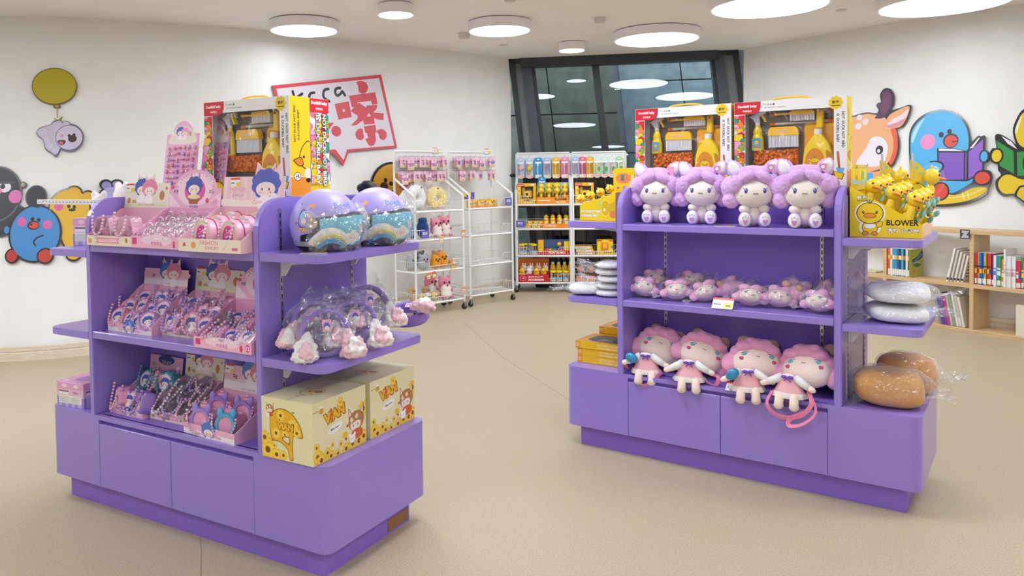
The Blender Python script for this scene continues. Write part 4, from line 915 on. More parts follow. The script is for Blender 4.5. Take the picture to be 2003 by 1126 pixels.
# tall cards of hair clips behind the trays
def clip_card(label, u, v, rz, seed):
    w, h = .24, .36
    t = thing('clip_card', label, 'hair clip card', at('A', u, v, 1.4255), tA + rz, 'tall pink hair clip cards')
    o = [(0, 0), (w, 0), (w * .98, h * .85)] + [(w / 2 + w * .3 * math.cos(R(a)), h * .86 + w * .26 * math.sin(R(a))) for a in range(0, 181, 15)] + [(w * .02, h * .85)]
    b = MB(); b.X = M.Rotation(R(-8), 4, 'X'); b.prism(o, 0, .003, mat('#f5b2d8', .45)); bd = b.build('card', t)
    b = MB(); b.X = M.Rotation(R(-8), 4, 'X'); b.box(.02, .004, 0, w - .02, .06, .004, PKM); b.prism([(.03, .004), (.1, .004), (.004, .25)], w / 2 - .002, w / 2 + .002, PKM, plane='yz'); b.build('easel', t)
    p = Pr(); p.poly(spl([(w * .12, h * .72), (w * .88, h * .72), (w * .85, h * .84), (w * .65, h * .95), (w * .35, h * .95), (w * .15, h * .84)], 3), '#f2e4dc'); girl(p, w * .42, h * .88, .024); girl(p, w * .56, h * .87, .022, '#f0a4c4'); p.ell(w * .72, h * .85, .01, .014, '#e2a678'); p.ell(w * .25, h * .8, .012, .012, '#f7d4e0')
    qq = MB(); qq.X = M.Rotation(R(-8), 4, 'X'); qq.add(p.b.v, p.b.f, p.b.mats[0]); qq.m = list(p.b.m); qq.mats = list(p.b.mats); qq.build('print', bd, fix=False)
    b = MB(); b.X = M.Rotation(R(-8), 4, 'X'); r = random.Random(seed); cs_ = [mat(c, .3, 'gloss') for c in ('#ef9cb8', '#e8849c', '#b99ad8', '#f4c4d4', '#efb0c0')]; sv = mat('#dcdce2', .2, 'metal'); ye = mat('#f0b84a', .35)
    for j in range(8):
        for i in range(6):
            x = .03 + i * .036 + .01 * (r.random() - .5); z = .03 + j * .029 + .006 * r.random(); c = ye if (j < 2 and i > 3) else r.choice(cs_)
            if r.random() < .45: b.ell((x - .007, -.006, z), (.008, .005, .006), c, 7, 5); b.ell((x + .007, -.006, z), (.008, .005, .006), c, 7, 5); b.ell((x, -.008, z), .0035, c, 6, 4)
            elif r.random() < .6: b.prism(flower(x, z, .011, 5, .35, 20), -.008, -.001, c); b.ell((x, -.009, z), .004, sv, 6, 4)
            else: b.ell((x, -.006, z + .005), (.008, .005, .008), c, 7, 5); b.ell((x, -.006, z - .006), (.006, .005, .008), c, 7, 5)
    tag(b.build('hair_clips', t), kind='stuff'); return t
clip_card('tall pink card of hair clips standing free, left of its twin', .335, .4, 0, 1)
clip_card('tall pink card of hair clips half hidden by the cleaning set box', .535, .455, R(-12), 2)
# pink cartons on the left end shelves
def pink_carton(label, u, v, z, w, d, h, rz=0):
    t = thing('pink_carton', label, 'carton', at('A', u, v, z), tA + rz, 'pink cartons on the left end')
    b = MB(); b.box(0, 0, 0, w, d, h, mat('#e9a8cc', .4), .0015); b.build('box', t)
    for loc, ww, rot in (((0, 0, 0), w, 0), ((w, 0, 0), d, PI / 2)):
        p = Pr(); p.rect(.001, .001, ww - .001, h * .42, '#a894d2'); 
        for i in range(4): p.rect(ww * (.08 + i * .24), .001, ww * (.18 + i * .24), h * .42, '#cdbce4')
        p.rect(.001, h * .42, ww - .001, h * .72, '#eec0da'); p.rect(ww * .08, h * .62, ww * .45, h * .66, '#4a3a4a'); p.rect(ww * .08, h * .5, ww * .45, h * .6, '#f4f0f0'); p.text('WHXTZ' if False else 'VIAN', ww * .7, h * .6, h * .1, '#b04a98', 0, .03)
        if loc[0] == 0:
            p.rect(ww * .08, h * .16, ww * .92, h * .47, '#f1efe9')
            for i in range(6):
                p.rect(ww * .11, h * (.2 + i * .04), ww * .46, h * (.213 + i * .04), '#9a968e'); p.rect(ww * .52, h * (.2 + i * .04), ww * (.8 + .08 * (i % 2)), h * (.213 + i * .04), '#9a968e')
            p.line([(ww * .49, h * .17), (ww * .49, h * .46)], .0012, '#b8b4ac')
        p.ell(ww * .3, h * .86, ww * .1, h * .08, '#f8e0ec'); p.ell(ww * .72, h * .86, ww * .1, h * .08, '#f8e0ec'); p.build('print', t, loc, (0, 0, rot))
    p = Pr(); p.poly(spl([(w * .3, d * .3), (w * .7, d * .2), (w * .8, d * .6), (w * .5, d * .8)], 3), '#b87ac0'); p.rect(w * .1, d * .1, w * .25, d * .2, '#f8e0ec'); p.build('print', t, (0, 0, h + .0002), (-PI / 2, 0, 0)); return t
pink_carton('pink and lilac carton on the upper left end shelf', -.0, .14, EA['L1'], .195, .17, .135, R(8))
pink_carton('pink and lilac carton on top of the left end block', .045, .005, UH, .18, .2, .118, R(6))
pink_carton('tall slim pink carton standing behind the left panel', .19, .4, EA['L1'], .1, .12, .24)
b = MB(); b.ell((0, 0, .012), (.09, .07, .012), FILM, 16, 6, nzf=.5, ns=30); b.ell((0, 0, .008), (.06, .045, .006), mat('#d8d2da', .4), 12, 6)
tag(b.build('film_packet', loc=at('A', .22, .18, EA['L2'] + .001)), 'flat clear film packet on the lower left end shelf', 'packet')
# ------------------------------------------------------------------ helmets
LAV = mat('#b09fe2', .4); BLKM = mat('#26262e', .7); RIM = mat('#33343f', .45); CHR = mat('#d9d2c4', .12, 'metal')
def sp(r, az, el):
    a, e = R(az), R(el); return (r * math.cos(e) * math.cos(a), r * math.cos(e) * math.sin(a), r * math.sin(e))
def sph_patch(b, r, a0, a1, e0, e1, mt, na=20, ne=8, f=None, nz_=0, sd=0):
    """patch of a ball between azimuths and elevations; e0, e1 may be functions of azimuth"""
    E0 = e0 if callable(e0) else (lambda a: e0); E1 = e1 if callable(e1) else (lambda a: e1); vs = []
    for i in range(na + 1):
        a = a0 + (a1 - a0) * i / na
        for j in range(ne + 1):
            el = E0(a) + (E1(a) - E0(a)) * j / ne; p = V(sp(r, a, el))
            if nz_: p *= 1 + nz_ * noise.noise(p * 28 + V((sd, 0, 0)))
            vs.append(p)
    b.add(vs, [(i * (ne + 1) + j, (i + 1) * (ne + 1) + j, (i + 1) * (ne + 1) + j + 1, i * (ne + 1) + j + 1) for i in range(na) for j in range(ne)], mt, True)
def sph_print(pr, r, az, el, flip=-1):
    """wrap a flat print onto a ball of radius r about (az, el)"""
    q = MB()
    for i, m_ in enumerate(pr.b.mats): pass
    vs = [sp(r - y * .6, az - flip * math.degrees(x / (r * math.cos(R(el)))), el + math.degrees(z / r)) for x, y, z in pr.b.v]
    q.v = vs; q.f = pr.b.f; q.m = pr.b.m; q.s = pr.b.s; q.mats = pr.b.mats; return q
FILMH = mat('#ffffff', .1, 'film', haze=.12, g=.13, s=30)
def helmet(label, loc, rz):
    t = thing('child_helmet', label, 'helmet', loc, rz, 'lavender child helmets in clear film'); r = .138; zc = .1
    lo = lambda a: 6 if abs(a) < 62 else (6 - (abs(a) - 62) / 10 * 14 if abs(a) < 72 else (-8 - (abs(a) - 72) / 28 * 6 if abs(a) < 100 else (-14 - (abs(a) - 100) / 16 * 31 if abs(a) < 116 else -45)))
    b = MB(); sph_patch(b, r, -180, 180, lo, 90, LAV, 72, 14); sph_patch(b, r * .95, -180, 180, lo, 90, BLKM, 72, 8)
    n = 72; vs = []
    for i in range(n + 1):
        a = -180 + 360 * i / n; vs += [V(sp(r, a, lo(a))), V(sp(r * 1.012, a, lo(a) - 2)), V(sp(r * .95, a, lo(a)))]
    b.add(vs, [(3 * i + j, 3 * i + 3 + j, 3 * i + 4 + j, 3 * i + 1 + j) for i in range(n) for j in (0, 1)], LAV, True)
    for v in range(len(b.v)): b.v[v] = (b.v[v][0], b.v[v][1] * .95, b.v[v][2] + zc)
    b.build('shell', t)
    b = MB(); b.lathe([(.1, -.098), (.118, -.08), (.126, -.04), (.128, .0)], BLKM, 28, (0, 0, zc), sy=.93); b.lathe([(.1195, -.08), (.127, -.062)], mat('#9a9aa2', .7), 28, (0, 0, zc), sy=.93); b.build('padding', t)
    b = MB(); sph_patch(b, .149, -72, 72, lambda a: -42 + abs(a) * .1, lambda a: 20 - abs(a) * .12, RIM, 30, 8); 
    b.build('visor_rim', t, (0, 0, zc))
    b = MB(); sph_patch(b, .1515, -60, 56, lambda a: -32 + abs(a) * .18, lambda a: 14 - abs(a) * .06, mat('#6cc4dd', .25, 'gloss'), 30, 8); vz = b.build('visor', t, (0, 0, zc))
    p = Pr(.0004)
    def arc(x0, x1, z0, hh, w, col):
        pts = [(x0 + (x1 - x0) * i / 14, z0 + hh * math.sin(PI * i / 14)) for i in range(15)]; p.line(pts, w, col)
    arc(-.15, .02, -.05, .05, .02, '#f4f4f2'); arc(-.14, .015, -.055, .042, .018, '#f0e6b8'); arc(-.13, .01, -.06, .034, .014, '#d8cf6a'); arc(-.12, .005, -.066, .026, .022, '#4aa8d8')
    for x, z, s in ((.01, -.03, .02), (.035, -.022, .022), (.06, -.032, .018), (.02, -.045, .018), (.045, -.045, .02)): p.ell(x, z, s, s * .85, '#f6efe6')
    p.text('Bonib', .036, -.034, .01, '#e79ab0'); p.ell(.09, .0, .014, .02, '#f2c4d4'); p.line([(-.1, .02), (.1, .026)], .006, '#9adbe6')
    sph_print(p, .1525, -20, -6).build('visor_print', vz, fix=False)
    for sy in (-1, 1):
        b = MB(); c = V(sp(.15, sy * 70, 4)); d = V(sp(1, sy * 70, 4)); b.cyl(c, c + d * .012, .022, CHR, .02, 20); b.cyl(c + d * .012, c + d * .016, .02, CHR, .008, 20); b.build('rivet', t, (0, 0, zc))
    p = Pr(.0004); p.text('Bonib', 0, 0, .026, '#5a78d0', 0, .02, edge='#d6cff2', ew=.04); q = sph_print(p, r * 1.002, -16, 33)
    for v in range(len(q.v)): q.v[v] = (q.v[v][0], q.v[v][1] * .95, q.v[v][2] + zc)
    q.build('lettering', t, fix=False)
    p = Pr(.0004); p.poly(spl([(-.02, -.03), (.012, -.034), (.018, .0), (.01, .03), (-.01, .034), (-.022, .01)], 3), '#4a3aa8'); p.ell(-.004, .008, .012, .016, '#8ad0e8'); p.ell(.004, -.012, .011, .011, '#f6dcc8'); p.text('YIAN', .004, -.044, .016, '#f2c878', 0, .05, edge='#6a4a3a'); p.poly(star(.028, .008, .012, 3), '#f2d06a'); p.ell(.034, .05, .012, .01, '#f0b060'); p.line([(.018, .045), (.05, .055)], .003, '#f4d8a0')
    for x, z in ((-.03, .06), (.02, -.08), (-.02, -.075), (.035, -.09), (-.035, -.02)): p.poly(star(x, z, .007), '#5a4ab8')
    q = sph_print(p, r * 1.003, -92, 12)
    for v in range(len(q.v)): q.v[v] = (q.v[v][0], q.v[v][1] * .95, q.v[v][2] + zc)
    q.build('sticker', t, fix=False)
    b = MB(); sph_patch(b, .163, -80, 80, lambda a: -39 + 5 * math.sin(a * .2), lambda a: 30 + 8 * math.sin(a * .13) - abs(a) * .12, FILMH, 44, 22, nz_=.2, sd=rz); b.build('film_wrap', t, (0, 0, zc), fix=False)
    return t
helmet('lavender child helmet with film wrapped visor, nearer one on the upper end shelf', at('A', 1.555, .2, 1.2215), tA + R(4))
helmet('lavender child helmet with film wrapped visor, farther one by the white racks', at('A', 1.585, .5, 1.2215), tA + R(0))

# ------------------------------------------------------------------ headbands, most of them in clear bags
VEL = mat('#9a78d0', .9, 'plush', s=400); FWH = mat('#f3ece8', .95, 'plush'); FPK = mat('#eec4cc', .95, 'plush')
def crumple(b, c, r, seed, amp=.18, ns=16, mt=None, nu=26, nv=16, rot=None):
    c = V(c); b2 = MB(); b2.ell((0, 0, 0), r, mt or FILM, nu, nv, rot)
    vs = []
    for p in b2.v:
        p = V(p); k = 1 + amp * noise.noise(p * ns + V((seed * 3.1, seed, 0))) + amp * .6 * noise.noise(p * ns * 2.7 + V((0, seed * 5.7, seed))); vs.append(c + p * k)
    b.add(vs, b2.f, mt or FILM, True)
def fin(b, p0, p1, out, w, seed, mt=None, n=7):
    """crumpled flat end of a film bag between p0 and p1"""
    p0, p1, out = V(p0), V(p1), V(out); vs = []; q = random.Random(seed)
    for i in range(n + 1):
        p = p0.lerp(p1, i / n)
        for j in range(4):
            vs.append(p + out * (w * j / 3 * (.75 + .5 * q.random())) + V(((q.random() - .5), (q.random() - .5), (q.random() - .5))) * .014 * j)
    b.add(vs, [(i * 4 + j, i * 4 + 4 + j, i * 4 + 5 + j, i * 4 + 1 + j) for i in range(n) for j in range(3)], mt or FILM, True)
def furear(b, c, s, tip, mt):
    c, tip = V(c), V(tip)
    for i in range(6):
        k = i / 5; b.ell(c.lerp(tip, k * .8), s * (1 - .5 * k), mt, 10, 7, nzf=.25, ns=60)
EARW = MB(); EARP = MB()
def headband(label, loc, rot, bagged, seed):
    t = thing('furry_headband', label, 'headband', loc, 0, 'purple furry ear headbands', rot)
    r, w = .072, .024
    b = MB(); n = 32; vs = []
    for i in range(n):
        a = 2 * PI * i / n
        for rr, y in ((r, -w), (r + .008, -w * .6), (r + .008, w * .6), (r, w), (r - .006, w * .6), (r - .006, -w * .6)): vs.append((rr * math.cos(a) * 1.05, y, r + .008 + rr * math.sin(a)))
    b.add(vs, [(i * 6 + j, i * 6 + (j + 1) % 6, ((i + 1) % n) * 6 + (j + 1) % 6, ((i + 1) % n) * 6 + j) for i in range(n) for j in range(6)], VEL, True); b.build('hoop', t)
    if seed not in EARC:
        pass
    for sx in (-1, 1):
        m1, m2 = (FWH, FPK) if (seed + (sx > 0)) % 2 else (FPK, FWH); c = V((sx * .07, -.045, .05))
        e = [(c + V((0, .01, .014)), (.022, .018, .026)), (c + V((sx * .008, -.004, -.012)), (.036, .022, .032)), (c + V((sx * .012, -.012, -.03)), (.046, .024, .024)), (c + V((sx * .034, -.016, -.036)), (.026, .018, .02)), (c + V((-sx * .012, -.016, -.038)), (.026, .018, .018)), (c + V((sx * .016, -.02, -.046)), (.03, .018, .014))]
        ear = blob([(tuple(p), r_) for p, r_ in e], 'ear', m1, t, .0048, 2, fur=.009, ff=70)
        blob([(tuple(c + V((sx * .01, -.026, -.014))), (.022, .012, .026)), (tuple(c + V((sx * .014, -.032, -.032))), (.028, .012, .018))], 'inner_ear', m2, t, .0045, 1, fur=.007, ff=80)
    b = MB(); b.box(-.012, -w - .004, .085, .018, -w - .002, .125, mat('#e9a8cc', .4)); tg = b.build('tag_card', t); p = Pr(); p.ell(.003, .103, .011, .012, BLUE); p.ell(.003, .097, .008, .007, '#fbe6de'); p.build('tag_print', tg, (0, -w - .0042, 0))
    if bagged:
        b = MB(); crumple(b, (0, -.02, .07), (.105, .065, .088), seed, .2, 14); fin(b, (-.06, -.02, .14), (.06, -.02, .145), (.1, .1, 1), .05, seed); b.build('film_bag', t, fix=False)
    return t
EARC = {}
zB = EA['R2'] + .001
for i, (u, v, dz, rx, rz, bag, lb) in enumerate(((1.535, .155, 0.02, -18, 35, 1, 'bagged purple furry headband nearest the shelf front corner'), (1.615, .12, .0, -8, 55, 1, 'bagged purple headband with white fur ear hanging to the shelf edge'),
        (1.62, .29, .01, -10, 50, 1, 'bagged purple headband with hoop upright, middle of the heap'), (1.51, .3, .045, -40, 20, 1, 'bagged headband on top at the back of the heap, by the slotted rail'),
        (1.585, .44, .05, -15, 60, 1, 'bagged dark purple headband standing tallest at the far side of the heap'), (1.655, .575, .004, -78, 20, 0, 'unbagged purple headband lying open at the shelf end'))):
    m = M.Rotation(tA + R(rz), 4, 'Z') @ M.Rotation(R(rx), 4, 'X')
    if not bag: dz = .06
    headband(lb, at('A', u, v, zB + dz), m.to_euler(), bag, i).scale = (1.15, 1.15, 1.15)

# white plush pair and black plush hat standing on the rear top shelf
wt = thing('white_plush', 'white round eared plush peeking over the left end of the left unit', 'plush toy', at('A', .035, .4, EA['L1'] + .001), tA, 'white plush pair on the left end shelf')
blob([((0, 0, .07), (.06, .05, .07)), ((0, 0, .15), (.055, .045, .07)), ((0, 0, .23), (.058, .045, .06)), ((-.035, 0, .285), (.022, .02, .026)), ((.03, 0, .285), (.022, .02, .026))], 'body', mat('#f1e9e9', .9, 'plush'), wt, .009)
dup(wt, at('A', .06, .25, EA['L1'] + .001), tA + .4, 'smaller white plush leaning left of the round eared white plush', sc=(.8, .8, .86))
bh = thing('black_plush_hat', 'black frilled plush hat behind the lavender helmets', 'hat', at('A', 1.455, .61, 1.2215), tA)
blob([((0, 0, .07), (.04, .04, .07)), ((0, 0, .15), (.045, .04, .06))] + [((.028 * math.cos(i), .024 * math.sin(i), .222 + .012 * (i % 3)), (.024, .024, .022)) for i in range(7)] + [((.042 * math.cos(i * .9), .036 * math.sin(i * .9), .185), (.02, .018, .016)) for i in range(7)], 'hat_body', mat('#23242c', .9, 'plush'), bh, .007, 2)

# ------------------------------------------------------------------ purple plush dolls (right unit, top shelf)
LIL = mat('#dcafe6', .95, 'plush'); CRM = mat('#f2e8de', .95, 'plush'); WFUR = mat('#f2eef0', .95, 'plush'); EYEP = mat('#5a4a9a', .3, 'gloss'); PAD = mat('#c48ac8', .7); PADW = mat('#e9dcea', .7); DKB = mat('#3a2c34', .6)
def purple_doll(label):
    t = thing('purple_plush_doll', label, 'plush doll', (0, 0, 0), 0, 'purple plush dolls on the top shelf')
    e = [((0, .012, .19), (.108, .08, .085)), ((-.098, -.01, .125), (.042, .045, .042)), ((.098, -.01, .125), (.042, .045, .042)), ((-.108, .0, .18), (.038, .05, .05)), ((.108, .0, .18), (.038, .05, .05)),
         ((-.038, -.068, .228), (.044, .03, .027), Euler((0, -.55, 0)).to_matrix()), ((.038, -.068, .228), (.044, .03, .027), Euler((0, .55, 0)).to_matrix()), ((-.082, -.055, .195), (.032, .036, .045)), ((.082, -.055, .195), (.032, .036, .045)), ((-.03, -.045, .25), (.04, .035, .028)), ((.03, -.045, .25), (.04, .035, .028)), ((0, .0, .25), (.07, .06, .03)),
         ((-.082, .0, .262), (.036, .022, .046), Euler((0, -.5, 0)).to_matrix()), ((.082, .0, .262), (.036, .022, .046), Euler((0, .5, 0)).to_matrix()), ((-.1, .0, .288), (.018, .014, .022)), ((.1, .0, .288), (.018, .014, .022))]
    blob(e, 'hair', LIL, t, .005, 2, fur=.0035, ff=120)
    b = MB()
    b.ell((0, -.036, .152), (.088, .068, .064), CRM, 24, 16, e=.95); b.build('face', t)
    def fy(x, z): return -.036 - .068 * math.sqrt(max(0, 1 - (x / .088) ** 2 - ((z - .152) / .064) ** 2))
    for sx in (-1, 1):
        b = MB(); b.ell((sx * .04, fy(sx * .04, .165) - .0005, .165), (.0085, .004, .0125), EYEP, 12, 8); b.ell((sx * .04 - .002, fy(sx * .04, .168) - .004, .169), (.003, .002, .004), mat('#b8b4e8', .3), 8, 6); b.tube([(sx * .049, fy(.049, .172) - .003, .172), (sx * .053, fy(.053, .178) - .002, .18)], .0013, DKB, 4); b.build('eye', t)
        b = MB(); b.ell((sx * .058, fy(sx * .058, .145) - .0003, .145), (.008, .002, .006), mat('#f4cfc0', .8), 10, 6); b.build('cheek', t)
        o = blob([((sx * .086, -.014, .266), (.026, .014, .036), Euler((0, sx * .5, 0)).to_matrix()), ((sx * .1, -.01, .286), (.014, .01, .018))], 'inner_ear', WFUR, t, .005, 1)
        b = MB(); b.ell((sx * .043, -.045, .082), (.026, .024, .02), CRM, 12, 8); b.build('arm', t)
        b = MB(); b.ell((sx * .042, -.055, .034), (.03, .034, .036), LIL, 14, 10); ft = b.build('foot', t)
        b = MB(); b.ell((sx * .044, -.082, .036), (.026, .01, .032), WFUR, 14, 8); b.build('sole', ft)
        b = MB(); b.prism(spl([(sx * .044 - .012, .03), (sx * .044, .012), (sx * .044 + .012, .03), (sx * .044 + .006, .036), (sx * .044, .032), (sx * .044 - .006, .036)], 3), -.0945, -.088, PAD)
        for k in (-1, 0, 1): b.ell((sx * .044 + k * .012, -.091, .05 - abs(k) * .004), (.004, .003, .005), PADW, 8, 6)
        b.build('paw_pad', ft)
    pts = [(-.011, .1505), (-.006, .154), (0, .15), (.006, .154), (.011, .1505)]
    b = MB(); b.tube([(x, fy(x, z) - .001, z) for x, z in spl(pts, 3, False)], .0013, DKB, 4); b.build('mouth', t)
    blob([((0, .0, .052), (.058, .048, .055)), ((0, .008, .03), (.062, .05, .03))], 'body', LIL, t, .006, fur=.003, ff=110)
    b = MB(); b.ell((0, -.014, .056), (.042, .042, .05), CRM, 14, 10); b.build('belly', t)
    b = MB(); b.X = M.Translation((.073, -.052, .262)) @ M.Rotation(.12, 4, 'Y'); b.box(-.017, -.001, -.05, .017, .001, .022, mat('#eda2c8', .4), .0005); tg = b.build('hang_tag', t)
    p = Pr(); p.ell(.0, .006, .011, .011, '#6a5a6a'); p.ell(.0, .006, .009, .009, '#f4eef2'); p.ell(0, -.022, .011, .01, BLUE); p.ell(0, -.028, .008, .006, '#fbe6de'); p.rect(-.012, -.044, .012, -.041, '#f7d4e4'); q = MB(); q.X = M.Translation((.073, -.0535, .262)) @ M.Rotation(.12, 4, 'Y'); q.add(p.b.v, p.b.f, p.b.mats[0]); q.m = list(p.b.m); q.mats = list(p.b.mats); q.build('tag_print', tg, fix=False)
    return t
pd = purple_doll('purple haired white faced plush doll with plain pink tag, leftmost on the top shelf')
sd = (1.02, 1.02, 1.06)
pd.location = at('B', .462, .19, EB['z1']); pd.rotation_euler = (0, 0, tB + R(14)); pd.scale = sd
dup(pd, at('B', .705, .2, EB['z1']), tB + R(12), 'purple plush doll second from left, paws turned outward')
dup(pd, at('B', .985, .1, EB['z1']), tB + R(22), 'purple plush doll with head tipped, just right of the price tag')
dup(pd, at('B', 1.222, .1, EB['z1']), tB + R(12), 'purple plush doll rightmost on the top shelf, by the panel')
for ch in pd.children:                      # the first one's tag hangs turned, blank pink side out
    if ch.name.startswith('hang_tag'):
        for g in list(ch.children): bpy.data.objects.remove(g)

# ------------------------------------------------------------------ small bagged pink plush
PKF = mat('#f4bbda', .95, 'plush'); SKN = mat('#fde6d8', .95, 'plush'); PURF = mat('#8c58b4', .95, 'plush'); TEAL = mat('#5fb8c0', .4); CHK = mat('#d44c7c', .7); TAN = mat('#e9bfa0', .95, 'plush')
def mini(label):
    t = thing('bagged_mini_plush', label, 'plush toy', (0, 0, 0), 0, 'small pink plush toys in clear bags')
    blob([((0, .015, .055), (.068, .05, .045)), ((-.065, -.01, .04), (.025, .022, .022)), ((.062, -.012, .036), (.026, .022, .022)), ((-.03, -.02, .088), (.03, .025, .02)), ((.025, -.02, .088), (.03, .025, .022))], 'hair', PKF, t, .006, 3)
    b = MB(); b.ell((0, -.024, .05), (.054, .036, .034), SKN, 16, 10); b.build('face', t)
    def fy(x, z): return -.024 - .036 * math.sqrt(max(0, 1 - (x / .054) ** 2 - ((z - .05) / .034) ** 2))
    for sx in (-1, 1):
        b = MB(); b.ell((sx * .028, fy(sx * .028, .06), .06), (.008, .003, .005), TEAL, 10, 6); b.tube([(sx * .018, fy(.018, .066) - .001, .066), (sx * .036, fy(.036, .064) - .001, .065)], .0012, mat('#3a5a6a', .5), 4); b.build('eye', t)
    b = MB(); b.tube([(-.006, fy(.006, .046) - .001, .046), (0, fy(0, .044) - .001, .044), (.006, fy(.006, .046) - .001, .046)], .0011, DKB, 4); b.build('mouth', t)
    b = MB(); b.ell((.055, .02, .098), (.02, .012, .018), TAN, 10, 7); b.ell((-.005, .04, .1), (.018, .012, .018), TAN, 10, 7); b.build('ear', t)
    b = MB(); b.ell((.07, .015, .07), (.022, .016, .022), PURF, 10, 7); b.ell((.082, .01, .048), (.018, .014, .016), PURF, 10, 7); b.build('bow', t)
    b = MB(); crumple(b, (0, 0, .056), (.092, .068, .06), 3, .2, 18); fin(b, (-.05, .03, .1), (.04, .04, .11), (.2, .5, 1), .06, 4); fin(b, (-.085, -.03, .02), (-.085, .03, .03), (-1, -.3, .1), .035, 5); b.build('film_bag', t, fix=False)
    return t
mi = mini('small bagged pink plush at the left end of the middle shelf, front'); z0 = EB['z2'] + .004
mp = [(.405, .125, 0, 4, 8, None), (.6, .11, .0, -4, 22, 'small bagged pink plush, second in front, purple bow toward its right'), (.75, .15, 0, -14, 28, 'small bagged pink plush, third in front, face tipped up by the price tag'), (.965, .11, 0, 6, 24, 'small bagged pink plush, fourth in front, right of the price tag'),
      (1.09, .14, 0, 10, 20, 'small bagged pink plush, fifth in front'), (1.28, .1, 0, -6, -14, 'small bagged pink plush, front right end of the middle shelf'), (.425, .24, .03, 0, 40, 'small bagged pink plush at back left, purple bow on top'), (.86, .235, .02, 30, 150, 'small bagged plush turned backward with white loop, behind the third'),
      (1.15, .235, .025, -10, 190, 'small bagged plush turned backward, behind the fifth'), (1.31, .23, .03, 20, 60, 'small bagged pink plush against the right panel, at back'), (.62, .235, .03, 15, 30, 'small bagged pink plush behind the second one')]
for i, (u, v, dz, ry, rz, lb) in enumerate(mp):
    m = M.Rotation(tB + R(rz), 4, 'Z') @ M.Rotation(R(ry), 4, 'Y') @ M.Rotation(R(-22), 4, 'X')
    o = mi if i == 0 else dup(mi, label=lb); o.location = at('B', u, v, z0 + dz); o.rotation_euler = m.to_euler(); o.scale = (1.0,) * 3

